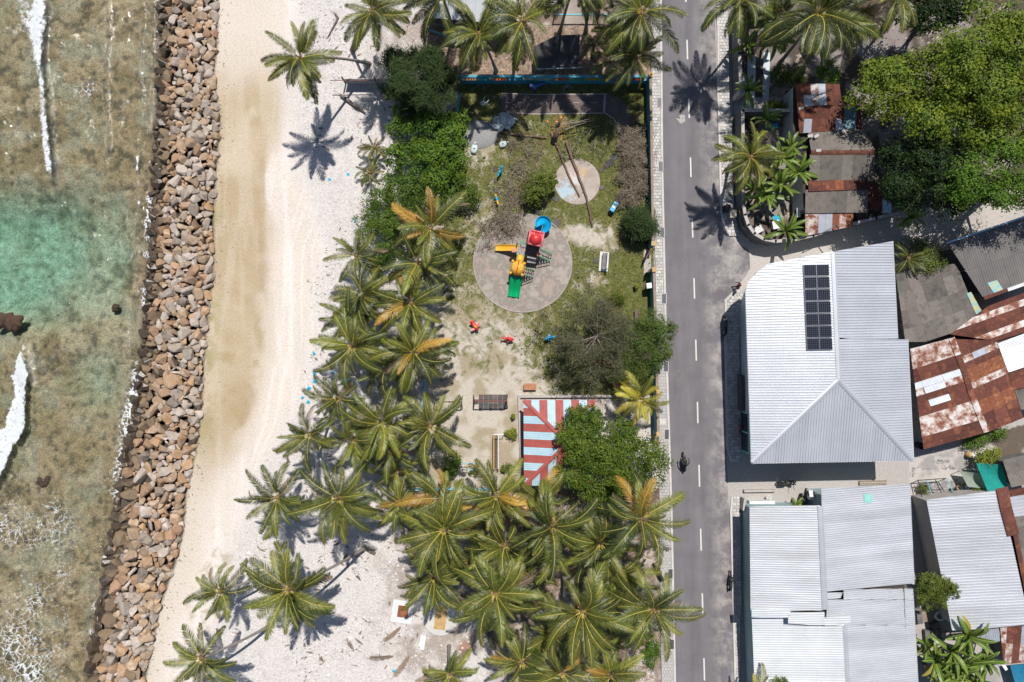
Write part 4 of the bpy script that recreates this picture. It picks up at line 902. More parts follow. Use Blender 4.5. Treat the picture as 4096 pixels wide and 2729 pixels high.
# grey roofs
G1 = thing('grey_roof_house', 'house with weathered brown-grey fibre sheet roof beside the corner house', 'house', P(3750, 1230))
walls(G1, [(3620, 1110), (3810, 1080), (3890, 1270), (3650, 1340)], 2.5, concrete_dark)
PG = Plane(P(3583, 1098, 3.1), P(3700, 1368, 3.0), P(3918, 1290, 2.8))
roof_face(G1, [PG.at(x, y) for x, y in ((3583, 1098), (3825, 1054), (3918, 1288), (3800, 1335), (3700, 1368), (3620, 1368))], (.33, -1, 0), lambda i, j: asbestos if not (i >= 6 and j == 2) else asbestos, 1.0, .14, .035, 'wave', rowlen=1.9)
roof_face(G1, [PG.at(x, y, .06) for x, y in ((3866, 1174), (3884, 1168), (3946, 1280), (3918, 1290))], (.33, -1, 0), lambda i, j: fibreglass, 1.0, .14, .035, 'wave')
G2 = thing('grey_roof_house', 'house with broad dark grey roof and white edge strip, right below the big trees', 'house', P(3980, 1040))
walls(G2, [(3830, 990), (4150, 880), (4180, 1090), (3950, 1170)], 2.9, concrete_dark)
PG2 = Plane(P(3790, 973, 3.5), P(3935, 1195, 3.3), P(4180, 840, 3.5))
roof_face(G2, [PG2.at(x, y) for x, y in ((3790, 973), (4200, 834), (4240, 1090), (4096, 1138), (3935, 1196))], (.33, -1, 0), lambda i, j: tarpaper, 1.05, .2, .02, 'trap', rowlen=2.4)
mb = MB(); mb.beam(PG2.at(3788, 972, .08), PG2.at(4200, 833, .08), .16, .1); mb.build('edge_flashing', mk('pale_blue_flashing', (.45, .62, .7)), G2)
mb = MB(); mb.slab([PG2.at(3949, 1132, .07), PG2.at(3988, 1121, .07), PG2.at(4014, 1160, .07), PG2.at(3975, 1172, .07)], .03); mb.build('roof_light', fibreglass, G2)
mb = MB(); mb.beam(PG2.at(4030, 1160, .1), PG2.at(4200, 1100, .1), .3, .1); mb.build('gutter', edge_trim, G2)
mb = MB(); mb.beam(PG2.at(3936, 1194, .1), PG2.at(4028, 1160, .1), .3, .1); mb.build('rusty_flashing', rust, G2)
# old house of rusty and grey sheets
OH = thing('old_tin_house', 'old house in a row of rusty red and grey corrugated roofs beside the big tree', 'house', P(3330, 640))
walls(OH, [(3172, 350), (3340, 350), (3350, 515), (3480, 530), (3478, 840), (3212, 835), (3212, 560), (3172, 520)], 2.5, plaster)
Zf = lambda pts, z: [P(x, y, z) for x, y in pts]
def tin(pts, zs, ribd, ch, sheet=.8, per=.11, row=None): 
    pl = Plane(P(pts[0][0], pts[0][1], zs[0]), P(pts[1][0], pts[1][1], zs[1]), P(pts[2][0], pts[2][1], zs[2]))
    return roof_face(OH, [pl.at(*p) for p in pts], ribd, ch, sheet, per, .03, 'wave', rowlen=row)
tin(((3181, 335), (3357, 337), (3368, 420), (3189, 427)), (3.1, 3.1, 3.4), (0, 1, 0), lambda i, j: [rust_orange, [sheet_tin, rust][j % 2], rust_white, sheet_tin, rust, rust][i % 6], .72, .1, 1.0)
tin(((3188, 424), (3352, 418), (3374, 520), (3198, 534)), (3.4, 3.4, 3.0), (0, 1, 0), lambda i, j: sheet_tin if (i, j) in ((5, 0), (1, 0)) and j == 0 else rust, .72, .1, 1.3)
tin(((3352, 426), (3440, 421), (3449, 519), (3376, 520)), (2.8, 2.8, 2.6), (0, 1, 0), lambda i, j: [rust, mk('blue_grey_tin', (.18, .28, .32), (.12, .2, .24), 2, .6), mk('blue_grey_tin', (.1, .1, .1)), rust][i % 4], .6, .1)
tin(((3231, 520), (3462, 519), (3500, 603), (3244, 604)), (2.9, 2.9, 3.3), (0, 1, 0), lambda i, j: asbestos, 1.0, .12)
tin(((3240, 618), (3502, 618), (3492, 722), (3234, 724)), (3.3, 3.3, 2.9), (0, 1, 0), lambda i, j: asbestos, 1.0, .12)
cap(OH, P(3243, 611, 3.3), P(3505, 610, 3.3), .42, rust)
tin(((3233, 723), (3480, 720), (3478, 757), (3234, 766)), (3.0, 3.0, 3.05), (0, 1, 0), lambda i, j: [rust, rust, rust, rust_orange, rust, rust][i % 6], .8, .11)
tin(((3222, 760), (3474, 756), (3470, 851), (3220, 853)), (2.95, 2.95, 2.7), (0, 1, 0), lambda i, j: asbestos, 1.0, .12)
tin(((3220, 853), (3414, 852), (3411, 906), (3222, 944)), (2.55, 2.55, 2.45), (0, 1, 0), lambda i, j: [rust_white, rust_white, sheet_tin, sheet_tin, rust_orange, rust_white, rust_orange][i % 7], .62, .1)
tin(((3474, 735), (3535, 735), (3530, 840), (3474, 838)), (2.6, 2.6, 2.5), (0, 1, 0), lambda i, j: rust, .7, .1)
tin(((3531, 797), (3566, 797), (3565, 852), (3529, 852)), (2.6, 2.6, 2.5), (0, 1, 0), lambda i, j: sheet_blue, .7, .15)
for x, y in ((3203, 434), (3240, 545), (3265, 545), (3273, 603), (3378, 524)): mb = MB(); mb.box(P(x, y, 3.35), (.45, .25, .18), random.random()); mb.build('weight_block', concrete, OH)

# striped pavilion
PV = thing('pavilion', 'pavilion with red and pale blue striped hipped metal roof half under a leafy tree', 'pavilion', P(2238, 1770))
for x, y in ((2110, 1618), (2238, 1618), (2364, 1618), (2110, 1770), (2364, 1770), (2110, 1915), (2238, 1915), (2364, 1915)):
    mb = MB(); mb.box(P(x, y) + Vector((0, 0, 1.3)), (.2, .2, 2.6)); mb.build('post', plaster, PV)
mb = MB(); mb.prism([P(x, y)[:2] for x, y in ((2100, 1608), (2376, 1608), (2376, 1925), (2100, 1925))], -.05, .15); mb.build('floor', concrete, PV)
ev, rv = 2.6, 3.7
c = {k: P(x, y, ev) for k, (x, y) in dict(tl=(2094, 1601), tr=(2380, 1600), br=(2382, 1942), bl=(2096, 1943)).items()}
an, as_ = P(2238, 1741, rv), P(2239, 1804, rv)
stripe = lambda o: (lambda i, j: (sheet_red, sheet_blue)[(i + o) % 2])
roof_face(PV, [c['tl'], c['tr'], an], (0, 1, 0), stripe(0), .735, .18, .035)
roof_face(PV, [c['bl'], as_, an, c['tl']], (1, 0, 0), stripe(1), .735, .18, .035)
roof_face(PV, [c['tr'], an, as_, c['br']], (1, 0, 0), stripe(0), .735, .18, .035)
roof_face(PV, [c['bl'], c['br'], as_], (0, 1, 0), stripe(0), .735, .18, .035)
for a, b_ in ((c['tl'], an), (c['tr'], an), (c['bl'], as_), (c['br'], as_), (an, as_)): cap(PV, a, b_, .36, sheet_red)
# sheds in the yard at the top
TS = thing('beach_shed', 'open shed with a bright white corrugated roof at the top behind the palms', 'shed', P(1860, 60))
Pt = Plane(P(1708, 72, 2.8), P(2050, 98, 2.8), P(1880, -60, 3.4))
roof_face(TS, [Pt.at(x, y) for x, y in ((1706, 70), (2048, 100), (2070, -120), (1730, -120))], (.1, 1, 0), lambda i, j: br_, .9, .15, .04, 'wave')
walls(TS, [(1712, 90), (2040, 118), (2050, -90), (1730, -90)], 1.0, concrete_dark)
for x, y in ((1712, 92), (1790, 98), (1880, 106), (2036, 118), (1728, -80)): mb = MB(); mb.box(P(x, y) + Vector((0, 0, 1.4)), (.12, .12, 2.8)); mb.build('post', wood, TS)
mb = MB(); mb.beam(P(1706, 116, .8), P(1880, 175, .8), .1, .1); mb.build('rail', teal_metal, TS)
CC = thing('shade_shelter', 'flat black shade-cloth shelter behind the teal wall, between palms', 'shelter', P(2230, 205))
mb = MB(); mb.slab([P(2138, 185, 1.9), P(2225, 142, 2.0), P(2320, 138, 2.0), P(2312, 272, 1.9), P(2140, 276, 1.85)], .03); mb.build('cloth', mk('grey_black_cloth', (.028, .027, .03), (.075, .07, .075), .5, .85), CC)
for x, y in ((2142, 188), (2222, 146), (2316, 142), (2308, 270), (2144, 274)): mb = MB(); mb.tube([P(x, y, 0), P(x, y, 1.9)], .04, 6); mb.build('post', steel_dark, CC)
mb = MB(); mb.beam(P(2140, 277, 1.9), P(2330, 271, 1.9), .06, .06); mb.build('edge_pipe', mk('pale_pipe', (.3, .45, .48)), CC)
# shacks at right
SK = thing('grey_shack', 'small grey fibre-roofed shack at the right edge beside the green netting', 'shed', P(4070, 1880))
Ps = Plane(P(4010, 1840, 2.4), P(4045, 1950, 2.3), P(4140, 1812, 2.6)); roof_face(SK, [Ps.at(x, y) for x, y in ((4010, 1840), (4160, 1806), (4180, 1920), (4044, 1950))], (.3, -1, 0), lambda i, j: asbestos, 1.0, .12, .03, 'wave', rowlen=1.6)
walls(SK, [(4025, 1850), (4150, 1825), (4160, 1915), (4052, 1940)], 2.1, concrete_dark)
SK2 = thing('tin_shack', 'tin shack with rust and white striped sheets at the bottom right corner', 'shed', P(4050, 2590))
Ps = Plane(P(4000, 2512, 2.4), P(4130, 2500, 2.4), P(4010, 2655, 2.2)); roof_face(SK2, [Ps.at(x, y) for x, y in ((4000, 2512), (4200, 2496), (4190, 2640), (4012, 2658))], (-.05, -1, 0), lambda i, j: [rust, rust_white, rust, asbestos, rust_white][(i + j) % 5] if j else [rust, rust_white, rust, sheet_tin, rust][i % 5], .7, .1, .03, 'wave', rowlen=2.1)
walls(SK2, [(4015, 2525), (4190, 2510), (4180, 2625), (4025, 2640)], 2.0, concrete_dark)
SK3 = thing('tin_lean_to', 'small pale tin lean-to roof tucked under the eastern house eave by the banana clump', 'roof', P(3940, 2545))
Ps = Plane(P(3885, 2525, 2.4), P(4000, 2516, 2.4), P(3930, 2575, 2.2)); roof_face(SK3, [Ps.at(x, y) for x, y in ((3885, 2525), (3997, 2514), (4000, 2565), (3905, 2578))], (-.05, -1, 0), lambda i, j: sheet_tin, .8, .2, .04)
for x, y in ((3905, 2565), (3990, 2555)): mb = MB(); mb.box(P(x, y) + Vector((0, 0, 1.1)), (.1, .1, 2.2)); mb.build('post', wood, SK3)
# ---------------------------------------------------------------- palms
def frondmat(nm, a, b_, tr=.28, rough=.42): return mk(nm, a, b_, .9, rough, rnd=.34, isl=.22, transl=tr, spec=.5)
FM = {'green': frondmat('palm_leaf_green', (.088, .116, .019), (.145, .155, .03)), 'dark': frondmat('palm_leaf_dark', (.05, .072, .018), (.082, .10, .026)),
      'olive': frondmat('palm_leaf_olive', (.135, .16, .024), (.205, .21, .038)), 'yellow': frondmat('palm_leaf_yellow', (.46, .38, .035), (.36, .34, .05)),
      'orange': frondmat('palm_leaf_orange', (.42, .22, .035), (.36, .24, .05), .2), 'dead': frondmat('palm_leaf_dead', (.26, .19, .14), (.17, .125, .09), .1, .9)}
RACH = mk('palm_midrib', (.50, .40, .085), (.42, .36, .07), 3, .5)
RACHD = mk('palm_midrib_dead', (.36, .26, .15), (.28, .2, .12), 3, .8)
def frond_data(L, a0, a1, bend, leaf, seed, droop=.5, nl=60):
    r_ = random.Random(seed); n = 12; pts = [Vector((0, 0, 0))]; dirs = []; p = Vector((0, 0, 0))
    for i in range(n):
        t_ = (i + .5) / n; a = a0 + (a1 - a0) * t_ ** 1.15; yaw = bend * t_
        d = Vector((math.cos(a) * math.cos(yaw), math.cos(a) * math.sin(yaw), math.sin(a))); p = p + d * L / n; pts.append(p); dirs.append(d)
    dirs.append(dirs[-1]); mb = MB()
    def at(t_):
        k = min(int(t_ * n), n - 1); f = t_ * n - k; return pts[k].lerp(pts[k + 1], f), dirs[k].lerp(dirs[k + 1], f).normalized()
    for i in range(n):
        w0 = .028 * (1 - i / n) + .010; w1 = .028 * (1 - (i + 1) / n) + .010
        s0 = dirs[i].cross(Vector((0, 0, 1))).normalized(); u0 = s0.cross(dirs[i])
        mb.add([pts[i] - s0 * w0, pts[i] + u0 * w0 * .7, pts[i] + s0 * w0, pts[i + 1] - s0 * w1, pts[i + 1] + u0 * w1 * .7, pts[i + 1] + s0 * w1], [(0, 1, 4, 3), (1, 2, 5, 4), (2, 0, 3, 5)], 1)
    for i in range(nl):
        t_ = .13 + .87 * (i + r_.random() * .5) / nl
        p, d = at(min(t_, .999)); s = d.cross(Vector((0, 0, 1))).normalized(); u = s.cross(d)
        ln = leaf * (math.sin(math.pi * min(1, (t_ * .86 + .10))) ** .55) * r_.uniform(.8, 1.22) * (1 if t_ < .93 else .8)
        fw = R(62) - R(34) * t_
        for q in (-1, 1):
            if r_.random() < .025: continue
            e = (s * q * math.sin(fw) + d * math.cos(fw) + u * r_.uniform(-.05, .28)).normalized()
            e2 = (e + Vector((0, 0, -droop * r_.uniform(.6, 1.5))) + Vector((r_.uniform(-.1, .1), r_.uniform(-.1, .1), 0))).normalized()
            wv = (d - e * d.dot(e))  .normalized() * .0215; m1 = p + e * ln * .5; m2 = m1 + e2 * ln * .5
            mb.add([p - wv * .7, p + wv * .7, m1 + wv, m1 - wv, m2], [(0, 1, 2, 3), (3, 2, 4)], 0)
    return mb
FR = {}
specs = {'spear': [(R(80), R(55), .3, .45, .2), (R(72), R(30), -.3, .5, .25)], 'young': [(R(58), R(-8), .25, .72, .4), (R(52), R(-22), -.35, .76, .5), (R(62), R(0), .1, .7, .4)],
         'mid': [(R(36), R(-42), .3, .82, .6), (R(30), R(-55), -.3, .85, .7), (R(40), R(-30), .0, .8, .5), (R(26), R(-48), .45, .84, .6)], 'old': [(R(8), R(-68), .25, .8, .9), (R(0), R(-74), -.3, .78, 1.0), (R(14), R(-60), .0, .82, .8)], 'flat': [(R(6), R(-6), .25, .6, .12), (R(4), R(-4), -.2, .6, .1)]}
specs['mid'] += [(R(22), R(-62), .7, .9, .8), (R(46), R(-35), -.6, .86, .6), (R(33), R(-70), .1, .78, 1.0)]; specs['young'] += [(R(50), R(-30), .6, .8, .5)]; specs['old'] += [(R(-8), R(-80), -.5, .7, 1.1)]
sd = 0
for age, sp_ in specs.items():
    for (a0, a1, bd, lf, dr) in sp_:
        sd += 1; mb = frond_data(3.9, a0, a1, bd, lf, sd, dr)
        for cname, mt in FM.items():
            q = MB(); q.v = list(mb.v); q.f = mb.f; q.mi = mb.mi
            FR.setdefault((age, cname), []).append(q.build('frond', [mt, RACHD if cname == 'dead' else RACH], mesh_only=True))
heart = mk('palm_heart_fibre', (.22, .15, .08), (.13, .09, .05), 5, .95); nut = mk('coconut_husk', (.40, .22, .06), (.30, .22, .06), 4, .6)
def palm(px_, py_, h, size, label, base_=None, n=19, tint='green', seed=None, dead=1, orange=0, trunk_r=.15, group=None, skew=None, name='coconut_palm', cat='palm', nuts=0, wind=.26, phase=None):
    r_ = random.Random(seed if seed is not None else int(px_ * 3 + py_)); C_ = P(px_, py_, h)
    B = P(*base_) if base_ else Vector((C_.x + r_.uniform(-.7, .7), C_.y + r_.uniform(-.7, .7), 0)); B.z = 0
    t_ = thing(name, label, cat, B, group)
    mid = Vector((B.x * .55 + C_.x * .45, B.y * .55 + C_.y * .45, h * .62)); pts = []
    if h > 1.2:
        for k in range(13):
            q = k / 12; pts.append(B * (1 - q) ** 2 + mid * 2 * q * (1 - q) + (C_ - Vector((0, 0, .15))) * q * q)
        MB().tube([pts[0] - Vector((0, 0, .2))] + pts, [trunk_r * 1.7] + [trunk_r * (1.45 - .75 * min(1, k / 3) ** .5 - .0 * k) + .03 * (1 - k / 12) for k in range(13)], 8).build('trunk', palm_bark, t_, True)
    mb = MB(); mb.ell(C_ - Vector((0, 0, .15)), (.24, .24, .42), n=9, k=6)
    for k in range(10): a = r_.random() * 6.28; mb.tube([C_ + Vector((0, 0, -.1)), C_ + Vector((math.cos(a) * .35, math.sin(a) * .35, .15)), C_ + Vector((math.cos(a) * .6, math.sin(a) * .6, -.2 + r_.random() * .2))], [.05, .04, .01], 4)
    mb.build('crown_heart', heart, t_)
    for k in range(nuts):
        a = r_.random() * 6.28; MB().ell(C_ + Vector((math.cos(a) * .35, math.sin(a) * .35, -.25)), (.14, .14, .17), n=8, k=6).build('coconut', nut, t_, True)
    wdir = r_.choice((3.6, 4.2, 5.2, .3, 3.0))
    ph = r_.random() * 6.28 if phase is None else phase
    osel = r_.sample(range(max(3, n // 3), n - dead), orange)
    alt = {'green': ['green', 'green', 'olive', 'dark'], 'dark': ['dark', 'dark', 'green'], 'olive': ['olive', 'green', 'green', 'dark', 'olive'], 'yellow': ['yellow', 'yellow', 'yellow', 'olive'], 'mixed': ['green', 'dark', 'green', 'olive', 'dark']}[tint]
    nn0 = n; n = round(n * (r_.uniform(1.35, 1.75) if group in (G2_, G3_) else r_.uniform(1.6, 1.9)))
    for k in range(n):
        f = k / (n - 1)
        age = 'spear' if f < .09 else 'young' if f < .42 else 'mid' if f < .80 else 'old'
        cn = r_.choice(alt)
        if k >= n - dead: cn = 'dead'
        elif k in osel: cn = 'orange'
        a = ph + k * 2.39996 + r_.uniform(-.42, .42); a += .38 * math.sin(wdir - a)
        s = size / 3.55 * (r_.uniform(.62, .9) if r_.random() < .3 else r_.uniform(.84, 1.14)) * (.8 if age == 'spear' else .95 if age == 'young' else 1)
        me_ = r_.choice(FR[(age, cn)])
        inst('frond', me_, C_ + Vector((math.cos(a) * .1, math.sin(a) * .1, .1 - .25 * f)), (r_.uniform(-.5, .5), r_.uniform(-wind, wind), a), (s, s, s), t_)
    return t_
G1_ = 'palms on the beach'; G2_ = 'palms of the belt along the park'; G3_ = 'palms of the southern grove'; G4_ = 'palms of the northern yard'
PALMS = [
 (1200, 232, 8.8, 3.35, 'windswept coconut palm over the upper beach on a long curved leaning trunk', (1478, 256), 18, 'green', G1_, {}),
 (1488, 50, 8.5, 3.5, 'coconut palm at the top beyond the beach, its thin trunk curving below its yellow-ribbed fronds', (1408, 200), 18, 'green', G4_, {}),
 (1770, -12, 8.0, 3.6, 'coconut palm cut by the top edge over the white shed roof', None, 16, 'dark', G4_, {}),
 (1915, 135, 7.6, 3.3, 'coconut palm right in front of the white shed, above the dry litter', (1985, 285), 18, 'green', G4_, {}),
 (2088, 85, 8.5, 3.7, 'coconut palm between the white shed and the black shade cloth', (2060, 250), 18, 'green', G4_, dict(nuts=3)),
 (2566, 55, 9.0, 4.0, 'big coconut palm at the road edge by the top left of the road', (2560, 150), 19, 'mixed', G4_, {}),
 (2540, 228, 6.5, 3.0, 'darker low coconut palm hanging over the end of the teal wall', (2510, 250), 14, 'dark', G4_, {}),
 (2962, -5, 8.5, 3.5, 'coconut palm cut by the top edge right of the road, shading the asphalt', (2960, 150), 17, 'dark', None, {}),
 (3275, 55, 9.5, 5.0, 'big shaggy coconut palm with hanging fronds above the old tin house', None, 24, 'dark', None, dict(dead=2)),
 (3590, -25, 8.0, 3.4, 'coconut palm cut by the top edge left of the giant tree', (3540, 100), 15, 'olive', None, {}),
 (3003, 628, 6.5, 3.2, 'coconut palm growing inside the curved compound wall', None, 16, 'olive', None, dict(dead=2)),
 (1722, 915, 6.0, 3.8, 'yellowing palm nearest the round playground pad, orange tips reaching over it', None, 18, 'olive', G2_, dict(orange=5, dead=2)),
 (1672, 1052, 5.5, 3.6, 'green palm just below the yellowing one beside the round pad', None, 18, 'mixed', G2_, {}),
 (1645, 1215, 5.5, 3.5, 'green palm left of the red play plane with one orange frond', None, 18, 'green', G2_, dict(orange=2)),
 (1425, 1022, 4.5, 2.7, 'small wind-torn palm at the beach edge below the glossy hedge', None, 12, 'dark', G2_, dict(dead=2)),
 (1445, 1180, 5.0, 3.3, 'ragged palm at the beach edge, third of that ragged row from the hedge', None, 16, 'mixed', G2_, dict(dead=2)),
 (1398, 1282, 5.0, 3.0, 'ragged grey-tipped palm jutting farthest onto the beach in the park belt', None, 15, 'dark', G2_, dict(dead=3)),
 (1408, 1385, 5.5, 3.7, 'broad palm at the beach edge above the scattered blue litter', None, 18, 'olive', G2_, {}),
 (1652, 1408, 6.0, 3.5, 'palm with an orange frond left of the bare sandy play ground', None, 18, 'green', G2_, dict(orange=2)),
 (1352, 1592, 5.0, 2.8, 'thin dark palm in the beach litter between two denser clumps', None, 13, 'dark', G2_, dict(dead=2)),
 (1240, 1738, 5.5, 3.0, 'lone small palm with curled fronds standing well out on the beach', None, 14, 'dark', G2_, dict(dead=2)),
 (1528, 1690, 6.5, 3.7, 'dense olive palm in the middle of the clump left of the swings', None, 19, 'olive', G2_, {}),
 (1722, 1705, 6.5, 3.6, 'palm nearest the swing frames, shading the sandy yard', None, 18, 'mixed', G2_, {}),
 (1412, 1760, 6.0, 3.3, 'palm between the lone beach palm and the dense olive palm', None, 16, 'olive', G2_, {}),
 (1590, 1890, 3.0, 2.2, 'low young bushy palm by the bottom corner of the play yard', None, 15, 'mixed', G2_, dict(orange=2)),
 (1110, 1990, 6.5, 3.3, 'beach palm with one upright pale frond, left of the big leaning pair', (1240, 2010), 16, 'dark', G1_, dict(dead=2)),
 (1355, 1992, 8.5, 3.9, 'large beach palm whose trunk leans in from the right beside the grove', (1630, 2064), 19, 'mixed', G1_, dict(dead=2)),
 (1155, 2358, 8.5, 4.2, 'large dense beach palm with a long bare trunk, above the hatch slab', (1460, 2192), 21, 'green', G1_, {}),
 (882, 2366, 6.0, 2.9, 'small neat palm nearest the rock wall, trunk leaning out over the sand', (1200, 2245), 13, 'green', G1_, {}),
 (806, 2634, 6.5, 3.2, 'sparse palm at the bottom left of the beach with long thin fronds', (1085, 2500), 13, 'dark', G1_, {}),
 (1775, 2122, 8.0, 4.1, 'tall palm at the left edge of the grove above the square hatch slab', None, 20, 'olive', G3_, {}),
 (1983, 2375, 8.5, 4.0, 'tall grove palm with an orange heart right of the round tank lid', None, 18, 'olive', G3_, dict(nuts=4)),
 (2206, 2105, 8.5, 4.2, 'tall grove palm directly below the striped pavilion', None, 20, 'mixed', G3_, {}),
 (2566, 2074, 8.5, 4.0, 'tall roadside grove palm nearest the leafy pavilion tree', None, 19, 'mixed', G3_, dict(orange=2)),
 (2328, 2445, 8.5, 4.3, 'tall grove palm with starry crown left of the lowest roadside palm', (2250, 2300), 20, 'olive', G3_, dict(nuts=3)),
 (2612, 2438, 8.5, 3.8, 'lowest roadside palm, fronds reaching out over the asphalt', (2500, 2340), 17, 'olive', G3_, dict(nuts=4, dead=3)),
 (1760, 1995, 6.5, 3.6, 'palm with upright fronds at the top left of the southern grove', None, 17, 'olive', G3_, dict(orange=3)),
 (1985, 1985, 6.5, 3.6, 'palm with an orange frond below the climbing frame', None, 17, 'olive', G3_, dict(orange=4)),
 (1800, 2695, 5.0, 3.0, 'palm on the bottom edge left of the wooden crate', None, 14, 'olive', G3_, dict(dead=2)),
 (2085, 2650, 5.5, 3.4, 'palm at the bottom edge below the orange-hearted grove palm', None, 17, 'olive', G3_, dict(orange=2)),
 (2250, 2690, 6.5, 3.6, 'yellowish palm on the bottom edge in the middle of the grove', None, 18, 'olive', G3_, dict(orange=2)),
 (2440, 2700, 6.0, 3.3, 'palm on the bottom edge nearest the left pavement', None, 17, 'olive', G3_, dict(orange=2)),
 (2566, 1592, 4.2, 2.7, 'yellow-leaved palm between the pavilion yard and the pavement', None, 16, 'yellow', None, dict(dead=0)),
 (2400, 2170, 5.5, 3.5, 'lower palm in shade between the two tall palms below the leafy tree', None, 17, 'mixed', G3_, {}),
 (2160, 1995, 5.0, 3.0, 'palm whose fronds touch the lower corner of the striped roof', None, 15, 'olive', G3_, dict(orange=2)),
 (1735, 2310, 5.5, 3.3, 'lower palm filling the left of the grove above the round tank lid', None, 16, 'mixed', G3_, {}),
 (1880, 2250, 4.5, 3.2, 'low dark palm in the shade in the left middle of the grove', None, 15, 'dark', G3_, {}),
 (2090, 2290, 4.5, 3.3, 'low dark palm in the shaded middle of the grove', None, 16, 'mixed', G3_, {}),
 (2480, 2290, 5.0, 3.2, 'lower palm overhanging the parked scooter on the pavement', None, 16, 'mixed', G3_, {}),
 (2200, 2530, 5.0, 3.2, 'lower palm between the starry palm and the bottom edge', None, 15, 'green', G3_, {}),
 (2430, 2560, 5.0, 3.0, 'lower palm in the lower right of the grove by the rubbish heap', None, 15, 'green', G3_, {}),
 (2020, 2180, 6.5, 3.5, 'palm between the two tallest crowns at the top of the grove', None, 16, 'mixed', G3_, {}),
 (1497, 590, 1.6, 1.6, 'little palm sprouting on the beach left of the glossy hedge', None, 9, 'mixed', None, {}),
 (1478, 690, 1.2, 1.5, 'second little palm on the beach, lower beside the glossy hedge', None, 8, 'olive', None, {}),
 (3632, 1035, 3.0, 1.9, 'small dark palm squeezed between the corner house and the grey roof', None, 14, 'dark', None, {}),
 (3040, 2760, 4.8, 2.0, 'yellowish palm tips over the bottom edge of the southern roof', (3000, 2745), 10, 'yellow', None, {}),
 (1600, 2010, 4.2, 2.6, 'small palm among grey litter at the upper left corner of the grove', None, 13, 'olive', G3_, dict(orange=2)),
 (2445, 245, 3.0, 2.2, 'low shaded palm behind the yellow lattice block of the teal wall', None, 12, 'dark', G4_, dict(dead=3)),
 (2375, 175, 2.2, 1.7, 'small scruffy palm just right of the black shade cloth', None, 10, 'dark', G4_, dict(dead=3)),
 (2480, 130, 5.0, 2.6, 'dark palm in the shade behind the big road-edge palm', None, 13, 'dark', G4_, dict(dead=2)),
 (2300, -70, 9.5, 3.6, 'palm cut off by the top edge whose bare trunk leans above the shade cloth', (2238, 132), 16, 'dark', G4_, {}),
 (2352, -85, 9.0, 3.4, 'palm cut off by the top edge with a straight bare trunk above the teal rail', (2343, 128), 14, 'dark', G4_, {}),
 (3120, 60, 6.5, 3.6, 'dark lower palm in the shade left of the big shaggy palm', None, 15, 'dark', None, dict(dead=2)),
 (3440, 70, 6.0, 3.2, 'dark lower palm in the shade right of the big shaggy palm', None, 14, 'dark', None, dict(dead=2)),
 (1560, 1790, 4.5, 2.9, 'low palm in the gap below the dense olive palm', None, 14, 'mixed', G2_, {}),
 (1540, 1480, 4.0, 2.7, 'low shaded palm between the beach belt and the pale blue rail', None, 13, 'dark', G2_, {}),
]
for (x, y, h, s, lab, bs, n, tn, grp, kw) in PALMS: palm(x, y, h, s * (.98 if grp in (G2_, G3_) else .95), lab, bs, n, tn, group=grp, **kw)
# fallen dry fronds lying on the sand
for x, y, a, s, lab in ((1560, 2548, .55, .72, 'dry brown palm frond lying on the sand below the hatch slab'), (1510, 2634, -.05, .78, 'long thin dry frond lying flat left of the leaning pale frond'), (1600, 2680, .8, .85, 'dry palm frond slanting near the bottom edge with blue scrap on it'), (1690, 2716, .45, .8, 'dry frond at the very bottom edge left of the bottom palm')):
    t_ = thing('fallen_frond', lab, 'palm frond', P(x, y, .08), 'fallen fronds'); o = inst('dry_leaf', FR[('flat', 'dead')][int(x) % 2], P(x - 60 * s * math.cos(a), y + 60 * s * math.sin(a), .15), (.1, 0, a), s * .85, t_)

# ---------------------------------------------------------------- leafy crowns
def crown(name, lobes, n, size, mat, parent, seed, flat_=.65, inner=.3, clump=.42, lean=1.0):
    r = np.random.default_rng(seed); lob = np.array(lobes, float); wgt = (lob[:, 3] * lob[:, 4]) ** 1.0; wgt /= wgt.sum()
    nc = max(12, n // 26); li = r.choice(len(lob), nc, p=wgt); d = r.normal(size=(nc, 3)); d[:, 2] = np.abs(d[:, 2]) * .9 - .25; d /= np.linalg.norm(d, axis=1, keepdims=True)
    rad = np.where(r.random(nc) < inner, r.uniform(.35, .75, nc), r.uniform(.82, 1.06, nc))
    cc = lob[li, :3] + d * rad[:, None] * lob[li, 3:6]
    k = r.integers(0, nc, n); cs = clump * np.minimum(1.0, lob[li[k], 3] / 1.2)
    off = r.normal(size=(n, 3)) * np.array([1, 1, .55]) * cs[:, None] * .6
    pos = cc[k] + off
    nrm = d[k] * .55 + np.array([0, 0, flat_]) + off / (cs[:, None] + 1e-6) * .35 + r.normal(size=(n, 3)) * .38; nrm /= np.linalg.norm(nrm, axis=1, keepdims=True)
    tg = r.normal(size=(n, 3)); tg -= nrm * (tg * nrm).sum(1, keepdims=True); tg /= np.linalg.norm(tg, axis=1, keepdims=True); bt = np.cross(nrm, tg)
    L = size * r.uniform(.65, 1.25, n)[:, None]; W = L * .62 * lean
    v = np.stack([pos - tg * L * .5, pos + bt * W * .5 - nrm * L * .08, pos + tg * L * .5, pos - bt * W * .5 - nrm * L * .08], 1).reshape(-1, 3)
    v[:, 2] = np.maximum(v[:, 2], .03)
    return np_mesh(name, v, np.arange(4 * n).reshape(n, 4), mat, parent)
